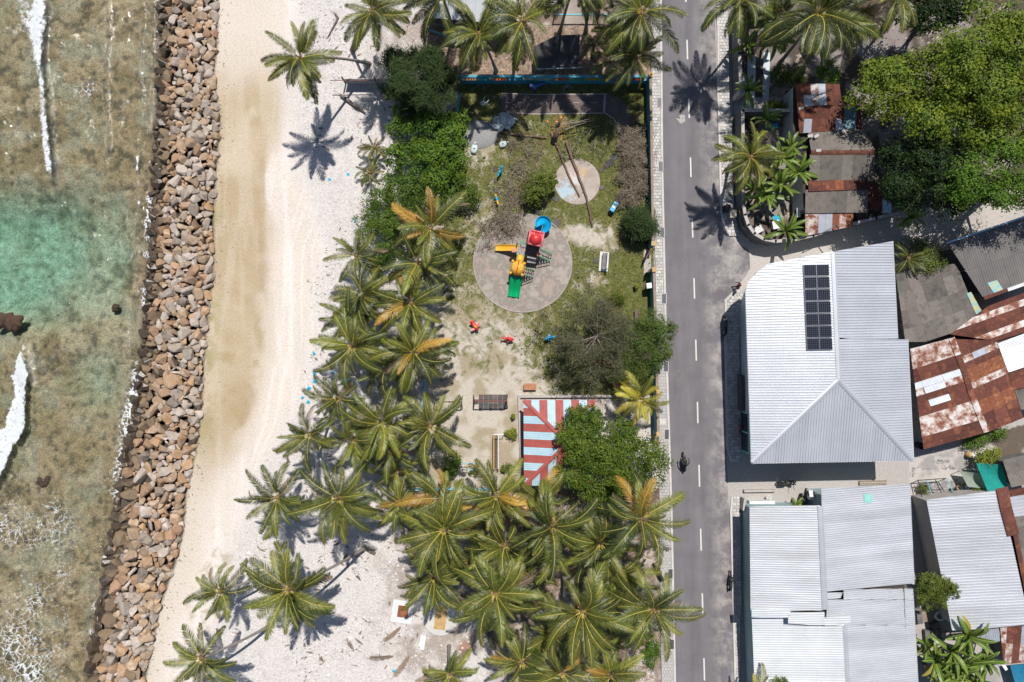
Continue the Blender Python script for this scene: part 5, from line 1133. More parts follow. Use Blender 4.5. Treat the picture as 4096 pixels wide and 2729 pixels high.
def limbs(parent, base_, lobes, r0, seed, mat=bark, twigs=2):
    r_ = random.Random(seed); mb = MB(); top = Vector((sum(l[0] for l in lobes) / len(lobes), sum(l[1] for l in lobes) / len(lobes), max(.5, sum(l[2] for l in lobes) / len(lobes) * .55)))
    top = Vector(base_).lerp(top, .5); top.z = max(.4, sum(l[2] for l in lobes) / len(lobes) * .5)
    mb.tube([Vector(base_) - Vector((0, 0, .2)), Vector(base_).lerp(top, .5) + Vector((.1, .05, 0)), top], [r0 * 1.3, r0, r0 * .8], 8); mb.build('trunk', mat, parent, True)
    mb = MB()
    for l in lobes:
        e = Vector(l[:3]); mb.tube([top, top.lerp(e, .5) + Vector((r_.uniform(-.3, .3), r_.uniform(-.3, .3), .2)), e], [r0 * .6, r0 * .4, r0 * .15], 6)
        for k in range(twigs):
            q = e + Vector((r_.uniform(-1, 1) * l[3], r_.uniform(-1, 1) * l[4], r_.uniform(0, .7) * l[5])); mb.tube([e, e.lerp(q, .6) + Vector((0, 0, .1)), q], [r0 * .15, r0 * .1, .01], 4)
    mb.build('limbs', mat, parent, True)
def lobe(x, y, z, rx, ry, rz): c_ = P(x, y, z); return (c_.x, c_.y, c_.z, rx / K, ry / K, rz)
def tree(name, label, cat, base_, lobes, n, size, mat, r0=.2, seed=1, group=None, lumpy=0, **kw):
    t_ = thing(name, label, cat, P(*base_), group); lb = [lobe(*l) for l in lobes]
    if lumpy: lb0 = lb; rl_ = random.Random(seed); lb = [(a + rx * .72 * math.cos(q_), b_ + ry * .72 * math.sin(q_) * rr4, c_ + rz * rl_.uniform(-.1, .75), rx * (f_ := rl_.uniform(.28, .46)), ry * f_, rz * .55) for a, b_, c_, rx, ry, rz in lb0 for k_ in range(lumpy) for q_ in [rl_.random() * 6.28] for rr4 in [rl_.uniform(.3, 1)]] + [(a, b_, c_ - rz * .2, rx * .8, ry * .8, rz * .7) for a, b_, c_, rx, ry, rz in lb0]
    limbs(t_, P(*base_), lb if not lumpy else lb0, r0, seed); crown('crown', lb, n, size, mat, t_, seed, **kw); return t_
LM = {'hib': leafmat('glossy_leaf', (.06, .135, .014), (.13, .20, .02), .45), 'hib2': leafmat('hedge_leaf', (.065, .13, .014), (.12, .175, .024), .45),
      'big': leafmat('light_tree_leaf', (.08, .145, .015), (.205, .25, .022), .32), 'bigd': leafmat('dark_shaded_leaf', (.012, .030, .006), (.026, .052, .009), .45), 'bigm': leafmat('mid_tree_leaf', (.065, .14, .012), (.115, .20, .018), .45),  # dark leaf colour lowered to carry the giant tree's shadow
      'pav': leafmat('pavilion_tree_leaf', (.06, .11, .013), (.13, .18, .02), .5), 'fea': leafmat('feathery_leaf', (.07, .115, .024), (.12, .165, .032), .4), 'lime': leafmat('lime_leaf', (.15, .20, .02), (.23, .25, .03), .4), 'shrub': leafmat('shrub_leaf', (.09, .135, .02), (.14, .165, .025), .4),
      'ban': mk('banana_leaf', (.085, .155, .02), (.135, .20, .028), 1.5, .4, rnd=.25, transl=.3, spec=.5), 'bany': mk('banana_leaf_yellow', (.38, .28, .04), (.28, .24, .05), 2, .6, rnd=.15, transl=.2), 'cas': leafmat('needle_green', (.026, .05, .016), (.05, .078, .022), .35, .8, .15), 'casb': leafmat('needle_brown', (.14, .115, .08), (.22, .185, .135), .35, .8, .1)}
# glossy hedge belt west of the park (sea hibiscus / sea lettuce)
tree('broadleaf_tree', 'dense glossy green broadleaf tree below the pine-like tree, beside the park fence', 'tree', (1720, 620), [(1690, 520, 3.2, 120, 90, 1.4), (1780, 560, 3.0, 90, 90, 1.3), (1660, 640, 2.8, 100, 100, 1.3), (1770, 680, 2.8, 100, 95, 1.3), (1640, 460, 2.6, 60, 50, 1.0), (1840, 480, 2.2, 45, 60, 1.0)], 17000, .22, LM['hib'], .2, 21, lumpy=7, inner=.12)
tree('seaside_shrub', 'wide green seaside shrub below the glossy tree, reaching down to the ragged palms', 'shrub', (1620, 850), [(1600, 760, 2.2, 110, 80, 1.0), (1720, 770, 2.2, 110, 70, 1.0), (1520, 840, 1.8, 80, 90, .9), (1620, 890, 2.0, 110, 90, .9), (1560, 960, 1.8, 100, 70, .9), (1480, 900, 1.4, 70, 60, .7)], 15000, .17, LM['hib2'], .12, 22, lumpy=6, inner=.12)
tree('seaside_shrub', 'small rounded green shrub between the wide shrub and the beach palms', 'shrub', (1520, 1020), [(1520, 1020, 1.3, 55, 45, .8), (1505, 1095, 1.0, 25, 30, .6)], 2200, .16, LM['hib2'], .08, 23)
tree('seaside_shrub', 'green shrub patch beside the park lawn, right of the wide shrub', 'shrub', (1870, 790), [(1870, 780, 1.4, 45, 45, .8)], 2000, .16, LM['pav'], .08, 24)
# giant trees in the north-east
tree('giant_tree', 'giant spreading yellow-green tree filling the upper right corner', 'tree', (3900, 420), [(3700, 330, 7, 190, 140, 2.0), (3880, 150, 8, 170, 140, 2.2), (3960, 330, 9, 200, 190, 2.6), (3560, 390, 5.5, 140, 90, 1.6), (4080, 200, 8, 140, 170, 2.2), (3830, 470, 7.5, 190, 130, 2.0), (4080, 420, 8.5, 170, 190, 2.4), (3560, 300, 5.5, 110, 70, 1.5), (4020, 560, 7.5, 150, 90, 2.0)], 42000, .25, LM['big'], .5, 31, clump=.5, lumpy=9, inner=.12)
tree('shaded_tree', 'tree with shade painted into its dark green leaves, between old tin house and lane', 'tree', (3680, 740), [(3640, 640, 6.5, 110, 110, 1.7), (3760, 620, 7.5, 130, 120, 1.8), (3700, 760, 7.0, 140, 100, 1.7), (3590, 760, 5.5, 80, 80, 1.4), (3820, 760, 7.5, 120, 90, 1.6)], 18000, .22, LM['bigd'], .3, 32, lumpy=6)
tree('green_tree', 'fresh green tree at the right edge below the giant tree, overhanging the lane', 'tree', (4000, 730), [(3920, 700, 8.5, 130, 110, 1.8), (4040, 650, 9, 130, 100, 1.9), (4060, 770, 8.5, 120, 80, 1.6), (3890, 800, 8, 90, 55, 1.4), (4200, 740, 8.5, 130, 120, 1.6)], 17000, .2, LM['bigm'], .3, 33, lumpy=7)
tree('green_tree', 'dark leafy tree at the top edge between the giant tree and the cut palm', 'tree', (3700, 60), [(3700, 30, 6, 110, 90, 1.6), (3790, 20, 6, 90, 70, 1.5)], 6000, .24, LM['bigd'], .25, 34)
# tree over the pavilion
tree('broadleaf_tree', 'leafy spreading tree covering the right half of the striped pavilion', 'tree', (2440, 1840), [(2420, 1790, 4.6, 150, 110, 1.4), (2340, 1700, 4.2, 70, 80, 1.1), (2520, 1850, 4.6, 130, 110, 1.3), (2320, 1690, 4.4, 75, 60, 1.0), (2275, 1740, 4.4, 55, 60, .9), (2360, 1650, 4.2, 50, 35, .8), (2400, 1910, 4.4, 150, 90, 1.3), (2550, 1930, 4.2, 110, 80, 1.2), (2290, 1790, 4.3, 75, 85, .9), (2290, 1890, 4.3, 80, 70, .9), (2460, 1980, 3.8, 120, 50, 1.1), (2480, 1720, 3.8, 60, 55, .9)], 31000, .19, LM['pav'], .22, 41, lumpy=6)
# feathery tree at the road side
tree('feathery_tree', 'feathery light green tree overhanging the left pavement below the gate', 'tree', (2570, 1390), [(2560, 1340, 3.6, 95, 80, 1.1), (2600, 1290, 3.3, 60, 60, .9), (2530, 1430, 3.4, 90, 70, 1.0), (2630, 1390, 3.4, 60, 70, .9), (2510, 1500, 2.6, 70, 50, .8), (2640, 1320, 3.2, 60, 50, .7), (2600, 1450, 3.0, 70, 60, .8)], 19000, .19, LM['fea'], .14, 42, lean=.55, lumpy=6)
tree('garden_shrub', 'light green round shrub on the lawn beside the small painted disc', 'shrub', (2155, 760), [(2150, 740, 1.6, 62, 58, 1.0), (2185, 715, 1.5, 40, 40, .9), (2140, 785, 1.3, 45, 40, .8)], 4600, .15, LM['shrub'], .08, 43, lumpy=5, inner=.1)
tree('garden_shrub', 'small yellow-green shrub on the lawn above the dry pine', 'shrub', (2468, 1190), [(2468, 1190, .7, 32, 26, .5)], 900, .13, LM['shrub'], .04, 44)
tree('garden_shrub', 'pale green leafy shrub at the bottom left of the sandy play yard', 'shrub', (1800, 1875), [(1800, 1860, 1.2, 34, 45, .7), (1825, 1845, 1.1, 25, 20, .5), (1785, 1905, 1.0, 22, 30, .5)], 1700, .16, LM['hib2'], .06, 45)
for i, (x, y, s, l) in enumerate(((2045, 1735, 24, 'small lime-green bush beside the pavilion curb, right of the climbing frame'), (2028, 1873, 20, 'small dark green bush below the climbing frame'), (1896, 1890, 16, 'tiny seedlings beside the blue goal frame'), (2053, 1666, 8, 'tiny yellow-green weed right of the rubber swing mat'), (2547, 1146, 9, 'tiny yellow-green weed on the lawn left of the white box'))):
    tree('small_bush', l, 'bush', (x, y), [(x, y, .45, s, s, .4)], int(22 * s), .15, LM['lime' if i in (0, 3, 4) else 'shrub'], .03, 50 + i)
tree('garden_shrub', 'round dark green shrub behind the rusty roof top edge, under the giant tree', 'shrub', (3315, 290), [(3315, 290, 1.6, 42, 42, .9)], 1700, .15, LM['bigm'], .07, 61)
for x, y, s, l in ((3130, 300, 38, 'lime-tipped garden shrub left of the rusty roof corner'), (3190, 310, 34, 'lime-tipped garden shrub touching the top left rusty roof corner')): tree('garden_shrub', l, 'shrub', (x, y), [(x, y, 1.3, s, s, .6)], 900, .26, LM['shrub'], .05, int(x), lean=.5)
for x, y, l in ((3088, 432, 'first lime-green shrub on the driveway, left end of the row'), (3112, 438, 'middle lime-green shrub of the driveway row'), (3148, 434, 'right-hand lime-green shrub of the driveway row by the tin house')): tree('garden_shrub', l, 'shrub', (x, y), [(x, y, .9, 26, 24, .5)], 600, .22, LM['lime'], .04, int(x), lean=.5)
tree('roof_side_tree', 'rounded olive-green tree between the southern and eastern white roofs', 'tree', (3730, 2350), [(3735, 2360, 3.4, 75, 70, 1.2), (3770, 2350, 3.2, 55, 55, 1.0), (3715, 2395, 3.0, 50, 45, 1.0)], 6500, .15, LM['shrub'], .12, 71, lumpy=5)
tree('garden_shrub', 'yellow-green shrub at the top of the green netting', 'shrub', (3940, 1840), [(3940, 1835, 1.2, 34, 30, .7), (3975, 1815, 1.0, 26, 22, .6)], 1500, .16, LM['lime'], .05, 72)
tree('garden_shrub', 'weedy green shrub below the rusty patchwork roof', 'shrub', (3910, 1760), [(3905, 1765, .8, 45, 32, .6), (3990, 1730, .7, 40, 22, .5)], 1600, .16, LM['bigm'], .05, 73)
tree('garden_shrub', 'low weeds inside the little pipe frame behind the eastern house', 'shrub', (3695, 1960), [(3695, 1960, .4, 24, 18, .35)], 500, .13, LM['shrub'], .03, 74)
tree('garden_shrub', 'small bush by the wall of the eastern house under the grey net', 'shrub', (3915, 1962), [(3915, 1962, .7, 30, 16, .5)], 600, .15, LM['shrub'], .03, 75)
tree('creeper', 'yellow-green creeper spreading over the top of the grey fibre roof', 'creeper', (3720, 1040), [(3720, 1062, 3.3, 60, 22, .3), (3700, 1010, 2.4, 70, 40, .6), (3660, 985, 2.0, 60, 30, .5)], 3000, .15, LM['shrub'], .05, 76)
tree('roadside_bush', 'leafy bush at the bottom of the left pavement by the rubbish', 'bush', (2600, 2600), [(2605, 2600, .6, 30, 70, .45)], 1500, .14, LM['bigm'], .03, 77)
tree('roof_edge_bush', 'small green bush tops showing over the bottom edge of the southern roof', 'bush', (3100, 2735), [(3125, 2735, 4.6, 28, 22, .5), (3190, 2745, 4.5, 18, 14, .4)], 700, .15, LM['fea'], .06, 78)

# ---------------------------------------------------------------- needle-leaved trees (she-oaks) and felled brush
def needles(name, tips, mat, parent, seed, nn=60, ln=.42, wd=.022, spread=.5):
    r = np.random.default_rng(seed); tips = np.array([tuple(t_) for t_ in tips]); n = len(tips) * nn; k = np.repeat(np.arange(len(tips)), nn)
    pos = tips[k] + r.normal(size=(n, 3)) * np.array([1, 1, .5]) * spread * .55
    d = r.normal(size=(n, 3)) + np.array([0, -.2, .25]); d /= np.linalg.norm(d, axis=1, keepdims=True); s = np.cross(d, np.array([0, 0, 1.0])); s /= np.linalg.norm(s, axis=1, keepdims=True) + 1e-9
    L = ln * r.uniform(.5, 1.2, n)[:, None]; v = np.stack([pos - s * wd, pos + s * wd, pos + d * L + s * wd * .3 - np.array([0, 0, .08]), pos + d * L - s * wd * .3 - np.array([0, 0, .08])], 1).reshape(-1, 3); v[:, 2] = np.maximum(v[:, 2], .03)
    return np_mesh(name, v, np.arange(4 * n).reshape(n, 4), mat, parent)
def sheoak(label, base_, top_, rad, h, nb, mat, seed, nn=60, name='pine_like_tree', spread=.45, z0=.3, barkm=bark, ln=.42, wd=.022):
    r_ = random.Random(seed); t_ = thing(name, label, 'tree', P(*base_)); B = P(*base_); T_ = P(top_[0], top_[1], h)
    MB().tube([B - Vector((0, 0, .2)), B.lerp(T_, .5), T_], [.16, .11, .04], 7).build('trunk', barkm, t_, True); mb = MB(); tips = []
    for k in range(nb):
        q = z0 + (1 - z0) * (k + r_.random()) / nb; p0 = B.lerp(T_, q); a = k * 2.4 + r_.uniform(-.4, .4); L = rad / K * (1.15 - .75 * q) * r_.uniform(.7, 1.15)
        e = p0 + Vector((math.cos(a) * L, math.sin(a) * L, L * r_.uniform(.1, .45))); md = p0.lerp(e, .5) + Vector((r_.uniform(-.2, .2), r_.uniform(-.2, .2), .1)); mb.tube([p0, md, e], [.04, .025, .008], 4)
        for j in range(9):
            f = .25 + .75 * (j + r_.random()) / 9; pp = p0.lerp(md, f * 2) if f < .5 else md.lerp(e, f * 2 - 1); aa = a + r_.choice((-1, 1)) * r_.uniform(.5, 1.1); l2 = L * .34 * (1.15 - f) + .25
            tp = pp + Vector((math.cos(aa) * l2, math.sin(aa) * l2, r_.uniform(-.1, .25))); mb.tube([pp, tp], [.014, .005], 3); tips += [tp, pp.lerp(tp, .5)]
    mb.build('limbs', barkm, t_, True); needles('foliage', tips, mat, t_, seed, nn, ln, wd, spread); return t_
sheoak('tall dark pine-like tree with soft needles at the top left of the park', (1650, 360), (1680, 300), 188, 7.0, 26, LM['cas'], 81, 44, ln=.55)
sheoak('dry sparse pine-like tree standing over the seesaws in the lawn', (2370, 1370), (2390, 1340), 225, 6.0, 30, mk('needle_dry', (.050, .056, .022), (.088, .084, .04), .9, .8, isl=.3), 82, 19, barkm=twig)
sheoak('small dark round pine bush against the teal roadside wall', (2552, 905), (2560, 893), 62, 2.6, 15, LM['cas'], 83, 46, name='pine_bush', z0=.1)
def brush(label, pts, rad, nb, nn, mat, seed, h=.9):
    r_ = random.Random(seed); c_ = P(*pts[0]); t_ = thing('brush_pile', label, 'brush', c_); mb = MB(); tips = []
    for k in range(nb):
        q = r_.choice(pts); p0 = P(q[0] + r_.gauss(0, rad * .5), q[1] + r_.gauss(0, rad * .7), r_.uniform(.05, h)); a = r_.random() * 6.28; L = r_.uniform(.5, 1.6)
        e = p0 + Vector((math.cos(a) * L, math.sin(a) * L, r_.uniform(-.3, .3))); e.z = max(.06, e.z); mb.tube([p0, p0.lerp(e, .5) + Vector((0, 0, .12)), e], [.022, .016, .005], 4); tips += [e, p0.lerp(e, .6), p0.lerp(e, .3)]
    mb.build('branches', twig, t_); needles('dry_needles', tips, mat, t_, seed, nn, .32, .02, .38); return t_
brush('heap of dry grey-brown felled branches along the teal roadside wall', [(2530, 560), (2540, 640), (2545, 720), (2530, 770), (2540, 600)], 32, 130, 34, LM['casb'], 91, 1.2)
brush('dry brown brush lying over the top left of the round playground pad', [(1985, 920), (1960, 945), (2040, 905), (2010, 880)], 34, 55, 12, LM['casb'], 92, .5)
brush('dry brush scattered around the light green shrub on the lawn', [(2060, 760), (2080, 700), (2050, 820), (2110, 650), (2075, 560)], 42, 60, 11, LM['casb'], 93, .4)
brush('tangle of bleached thin branches on the north lawn beside the cut stump', [(2300, 520), (2360, 490), (2380, 560), (2280, 620)], 48, 40, 5, LM['cas'], 94, .5)
# felled trunks
def log(label, pts, r0, r1, cut=True):
    t_ = thing('felled_log', label, 'log', P(*pts[0][:2], 0), 'felled logs'); q = [P(p[0], p[1], p[2] if len(p) > 2 else r0 + .03) for p in pts]
    # natural kinks
    r_ = random.Random(int(pts[0][0])); full = []
    for a, b_ in zip(q, q[1:]):
        for k in range(5): full.append(a.lerp(b_, k / 5) + Vector((r_.uniform(-.04, .04), r_.uniform(-.04, .04), r_.uniform(-.02, .02))))
    full.append(q[-1]); n = len(full); MB().tube(full, [r0 + (r1 - r0) * k / (n - 1) for k in range(n)], 8).build('bark', logbark, t_, True)
    if cut:
        for e, f, rr3 in ((full[0], full[1], r0), (full[-1], full[-2], r1)): d = (e - f).normalized(); MB().tube([e - d * .02, e + d * .03], rr3 * .96, 8).build('cut_end', cutwood, t_)
    mb = MB()
    for k in range(7): p = full[r_.randrange(1, n - 1)]; a = r_.random() * 6.28; mb.tube([p, p + Vector((math.cos(a) * .35, math.sin(a) * .35, .15))], [.025, .01], 4)
    mb.build('snags', logbark, t_)
log('long straight felled trunk lying across the painted disc, right one of the pair', [(2264, 568), (2300, 665), (2345, 790), (2370, 905)], .16, .07)
log('crooked felled trunk lying across the painted disc, left one of the pair', [(2204, 533), (2228, 585), (2270, 690), (2318, 786)], .13, .07)
log('thin felled pole lying on the lawn left of the round light green shrub', [(2174, 568), (2142, 650), (2106, 725), (2025, 865)], .08, .04)
log('dark felled log lying in shade below the pile of white sacks', [(2005, 527), (2070, 540), (2184, 551)], .11, .09)
log('thin pole lying on top of the dry branch heap by the wall', [(2490, 650), (2500, 590), (2510, 540), (2530, 480)], .06, .03)
ST = thing('cut_stump', 'freshly sawn upright stump with orange cut faces in the middle of the north lawn', 'stump', P(2222, 560))
MB().tube([P(2213, 570, 0), P(2225, 540, .8), P(2232, 505, 1.6)], [.3, .25, .2], 9).build('trunk', logbark, ST, True)
for (x0, y0, z0), (x1, y1, z1), r0 in (((2230, 512, 1.5), (2244, 471, 2.5), .13), ((2228, 515, 1.4), (2227, 488, 2.1), .11), ((2226, 530, 1.0), (2236, 508, 1.3), .09)):
    a, b_ = P(x0, y0, z0), P(x1, y1, z1); o = MB().tube([a, b_], [r0 * 1.15, r0], 8).build('sawn_limb', logbark, ST, True); d = (b_ - a).normalized(); MB().tube([b_, b_ + d * .04], r0 * .97, 8).build('cut_face', cutwood, o)
mb = MB()
for a, b_, c_ in (((2244, 500), (2300, 490), (2385, 470)), ((2244, 498), (2310, 490), (2375, 484)), ((2240, 497), (2280, 487), (2296, 479)), ((2260, 520), (2310, 500), (2350, 490))): mb.tube([P(*a, 1.2), P(*b_, 1.3), P(*c_, 1.0)], [.045, .03, .008], 5)
mb.tube([P(2233, 500, 1.8), P(2229, 450, 2.6), P(2226, 408, 3.2)], [.035, .02, .008], 5)
mb.build('bleached_branches', twig, ST)

# ---------------------------------------------------------------- banana plants
def blade(L, W, a0, a1, seed, curl=0):
    r_ = random.Random(seed); n = 9; mb = MB(); p = Vector((0, 0, 0)); pts = [p]; ds = []
    for i in range(n):
        a = a0 + (a1 - a0) * (i / n); d = Vector((math.cos(a), 0, math.sin(a))); p = p + d * L / n; pts.append(p); ds.append(d)
    ds.append(ds[-1]); ws = [W * (.10 if i == 0 else min(1, math.sin(math.pi * min(1, (i / n) * .92 + .06)) ** .6)) for i in range(n + 1)]; ws[-1] = .03
    vs = []
    for i in range(n + 1):
        u = Vector((0, 1, 0)).cross(ds[i]); u = -u if u.z < 0 else u; f = .55 + r_.uniform(-.1, .1)
        vs += [pts[i] + Vector((0, -ws[i] * .5, 0)) - Vector((0, 0, 1)) * ws[i] * .16 + u * ws[i] * .28, pts[i], pts[i] + Vector((0, ws[i] * .5, 0)) - Vector((0, 0, 1)) * ws[i] * .16 + u * ws[i] * .28]
    for i in range(n): mb.add([vs[3 * i], vs[3 * i + 1], vs[3 * i + 4], vs[3 * i + 3]], [(0, 1, 2, 3)]); mb.add([vs[3 * i + 1], vs[3 * i + 2], vs[3 * i + 5], vs[3 * i + 4]], [(0, 1, 2, 3)])
    for i in range(n): mb.beam(pts[i] + Vector((0, 0, .01)), pts[i + 1] + Vector((0, 0, .01)), .035, .02, 1)
    return mb
rib = mk('banana_midrib', (.30, .34, .08), (.26, .30, .07), 3, .5)
BL = {}
for k in range(6):
    a0 = R((70, 58, 45, 35, 62, 25)[k]); a1 = R((30, -10, -35, -50, 10, -30)[k]); q = blade(1.9, .36, a0, a1, k)
    for cn, mt in (('g', LM['ban']), ('y', LM['bany'])):
        w_ = MB(); w_.v = list(q.v); w_.f = q.f; w_.mi = q.mi; BL.setdefault(cn, []).append(w_.build('leaf', [mt, rib], mesh_only=True))
stem_m = mk('banana_stem', (.24, .25, .09), (.30, .22, .12), 3, .7)
def banana(x, y, h, s, n, label, seed, yel=1, group='banana plants'):
    r_ = random.Random(seed); C_ = P(x, y, h); B = Vector((C_.x + r_.uniform(-.2, .2), C_.y + r_.uniform(-.2, .2), 0)); t_ = thing('banana_plant', label, 'banana plant', B, group)
    MB().tube([B, B.lerp(C_, .5), C_], [.14, .11, .06], 7).build('stem', stem_m, t_, True)
    n += 4
    for k in range(n):
        a = seed + k * 2.4 + r_.uniform(-.3, .3); f = k / max(1, n - 1); me_ = BL['y' if k >= n - yel else 'g'][(0 if f < .2 else 4 if f < .35 else 1 if f < .6 else r_.choice((2, 3, 5)))]
        ss = s * r_.uniform(.8, 1.12); inst('leaf', me_, C_, (r_.uniform(-.5, .5), r_.uniform(-.2, .2), a), ss, t_)
for i, a in enumerate(((2985, 180, 2.6, 1.0, 8, 'banana plant just behind the dark garden wall near the top of the road'), (3055, 90, 3.2, 1.25, 9, 'large dark banana plant in shade below the top lane wall'), (3095, 150, 3.0, 1.2, 8, 'second shaded banana plant in the garden left of the shaggy palm'),
    (2990, 362, 1.8, .95, 8, 'thin-leaved banana plant over the white sheets in the garden'), (3060, 480, 2.4, .9, 8, 'banana plant at the top of the curved compound beside the blue tarp'), (3125, 640, 3.0, 1.1, 9, 'tall banana plant in the middle right of the compound'), (3190, 690, 3.0, 1.15, 9, 'banana plant leaning onto the grey roof of the tin house'),
    (3120, 740, 2.8, 1.1, 9, 'banana plant in the middle of the compound below the palm'), (3060, 780, 2.6, 1.1, 8, 'banana plant low in the compound with broad drooping leaves'), (3010, 760, 2.2, 1.0, 7, 'banana plant under the compound palm beside the wall'), (3165, 590, 2.6, .95, 7, 'thin banana plant by the pale house wall'), (3140, 925, 2.4, 1.1, 8, 'banana plant overhanging the compound wall above the lane'),
    (3830, 2690, 2.6, 1.1, 9, 'banana plant low between the two bottom-edge banana plants'), (3790, 2660, 2.2, 1.0, 8, 'short banana plant in the shaded heart of the bottom right clump'), (3740, 2640, 3.0, 1.2, 9, 'banana plant with two yellow leaves over the southern roof edge'), (3800, 2600, 3.2, 1.2, 9, 'banana plant in the middle of the bottom right clump'), (3870, 2540, 3.6, 1.15, 9, 'tall banana plant with upright leaves against the eastern roof'), (3860, 2650, 3.0, 1.2, 9, 'banana plant in the lower middle of the bottom right clump'), (3930, 2640, 3.0, 1.1, 8, 'banana plant at the right of the bottom clump near the tin shack'), (3760, 2715, 2.8, 1.15, 8, 'banana plant on the bottom edge beside the southern roof'), (3900, 2715, 2.8, 1.1, 8, 'banana plant on the bottom edge nearest the blue tarp'), (3700, 2580, 2.4, .9, 6, 'small banana plant squeezed between roof edge and the stones'), (3185, 2016, 1.3, .5, 6, 'tiny banana plant below the air conditioner in the small sandy yard'), (3640, 870, 2.2, .95, 7, 'dark banana plant in tree shade beside the lane'))):
    banana(*a[:6], seed=i + 1, yel=2 if i in (14, 19) else (1 if i > 11 and i < 22 else 0))
# ---------------------------------------------------------------- playground
def plastic(n, c): return mk(n, c, tuple(v * .88 for v in c), 2.5, .35, spec=.5)
pY, pR, pP, pB, pG, pO = plastic('yellow_plastic', (.72, .40, .04)), plastic('red_plastic', (.62, .035, .04)), plastic('pink_red_plastic', (.66, .16, .18)), plastic('blue_plastic', (.0, .32, .62)), plastic('green_plastic', (.0, .36, .13)), plastic('orange_plastic', (.75, .20, .02))
pW, pN = plastic('white_spots', (.75, .75, .72)), plastic('salmon_plastic', (.68, .32, .24))
pGm = mk('green_painted_steel', (.10, .34, .17), (.16, .36, .24), 6, .5); perf = mk('perforated_deck', (.36, .32, .32), (.14, .09, .08), 9, .7, lo=.45, hi=.56); deck_shade = mk('shaded_brown_deck', (.10, .06, .055), (.15, .12, .12), 5, .8)  # darker deck colour stands for the shade under the red roof
padm = mk('worn_playground_concrete', (.33, .265, .23), (.215, .195, .175), .7, .9, c3=(.34, .30, .26), bump=.2, lo=.4, hi=.6)
def disc(x, y, r, z0, z1, mat, name, n=56, jit=0):
    r_ = random.Random(int(x)); mb = MB(); mb.prism([P(x + r * (1 + r_.uniform(-jit, jit)) * math.cos(2 * math.pi * k / n), y + r * (1 + r_.uniform(-jit, jit)) * math.sin(2 * math.pi * k / n))[:2] for k in range(n)], z0, z1); return mb.build(name, mat)
kind(disc(2091, 1053, 196, -.1, .05, padm, 'playground_pad', 60, .012), 'structure')
mb = MB(); n = 60; c_ = P(2091, 1053); ring = [c_ + Vector((196.5 / K * math.cos(2 * math.pi * k / n), 196.5 / K * math.sin(2 * math.pi * k / n), .035)) for k in range(n)]
kind(MB().tube(ring, .055, 6, 0, True).build('pad_kerb', mk('pad_kerb_concrete', (.42, .38, .35), (.33, .30, .28), 2, .9)), 'structure')
dm_, t, b, out = base('painted_disc'); pos = N(t, 'ShaderNodeTexCoord').outputs['Object']
f1 = ramp(t, noise(t, .9, 6, .68, pos), [(.40, (.30, .25, .215)), (.60, (.40, .345, .30))]); sp = N(t, 'ShaderNodeSeparateXYZ'); t.links.new(pos, sp.inputs[0]); dc = P(2309, 728)
def region(cx, cy, r, k=3): 
    dx = mth(t, 'SUBTRACT', sp.outputs[0], cx); dy = mth(t, 'SUBTRACT', sp.outputs[1], cy); d = mth(t, 'SQRT', mth(t, 'ADD', mth(t, 'MULTIPLY', dx, dx), mth(t, 'MULTIPLY', dy, dy)))
    h = mth(t, 'MULTIPLY_ADD', d, -k / r, k); h = mth(t, 'ADD', h, mth(t, 'MULTIPLY_ADD', noise(t, 2.2, 6, .75, pos), 9, -5.6)); cl = N(t, 'ShaderNodeClamp'); t.links.new(h, cl.inputs[0]); return cl.outputs[0]
q_ = P(2258, 765); f1 = mixc(t, mth(t, 'MULTIPLY', region(q_.x, q_.y, 1.6), .8), f1, (.36, .50, .58)); q_ = P(2330, 690); f1 = mixc(t, mth(t, 'MULTIPLY', region(q_.x, q_.y, .9), .7), f1, (.48, .34, .15)); q_ = P(2302, 720); f1 = mixc(t, mth(t, 'MULTIPLY', region(q_.x, q_.y, 1.1), .75), f1, (.56, .55, .53))
t.links.new(f1, b.inputs['Base Color']); b.inputs['Roughness'].default_value = .9
kind(disc(2309, 728, 91, -.1, .045, dm_, 'painted_disc', 48, .006), 'structure')
# toy road in the north lawn with pale edges and a rounded bend, rubber tiles
toyroad = mk('toy_road_asphalt', (.105, .08, .074), (.15, .12, .11), 1.2, .9, bump=.2)  # dark brown surface, deepened to carry the palms' shadow
TR = kind(flat('toy_road', [(2004, 372), (2140, 378), (2430, 375), (2490, 400), (2520, 450), (2530, 520), (2522, 590), (2478, 610), (2474, 520), (2455, 475), (2420, 452), (2140, 456), (2006, 450)], -.1, .03, toyroad), 'structure')
edgem = mk('faded_edge_paint', (.42, .38, .37), (.3, .27, .26), 5, .8)
def stripe_line(pts, w_, z, mat, name, parent):
    mb = MB()
    for a, b_ in zip(pts, pts[1:]): mb.beam(P(*a, z), P(*b_, z), w_, .03)
    return mb.build(name, mat, parent)
stripe_line([(2004, 373), (2140, 379), (2430, 376)], .09, .032, edgem, 'edge_line', TR); stripe_line([(2006, 450), (2140, 457), (2420, 453), (2456, 476), (2475, 522), (2479, 608)], .09, .032, edgem, 'edge_line', TR)
stripe_line([(2420, 376), (2416, 452)], .22, .034, edgem, 'edge_line', TR)
for x in (2018, 2068, 2140, 2220, 2290, 2360): stripe_line([(x, 411), (x + 26, 412)], .05, .0325, edgem, 'centre_line', TR)
tile_m = mk('rubber_tile', (.12, .09, .085), (.09, .075, .075), 3, .9, rnd=.3); tile_d = mk('dark_rubber_tile', (.055, .055, .06), (.08, .08, .085), 3, .9, rnd=.3)
def rtile(x, y, w_, a, label, mat=tile_m, h_=None, grp='loose rubber tiles on the lawn'):
    mb = MB(); mb.box(P(x, y, .05), (w_ / K, (h_ or w_) / K, .05), a); tag(mb.build('rubber_tile', mat), label, 'rubber tile', grp)
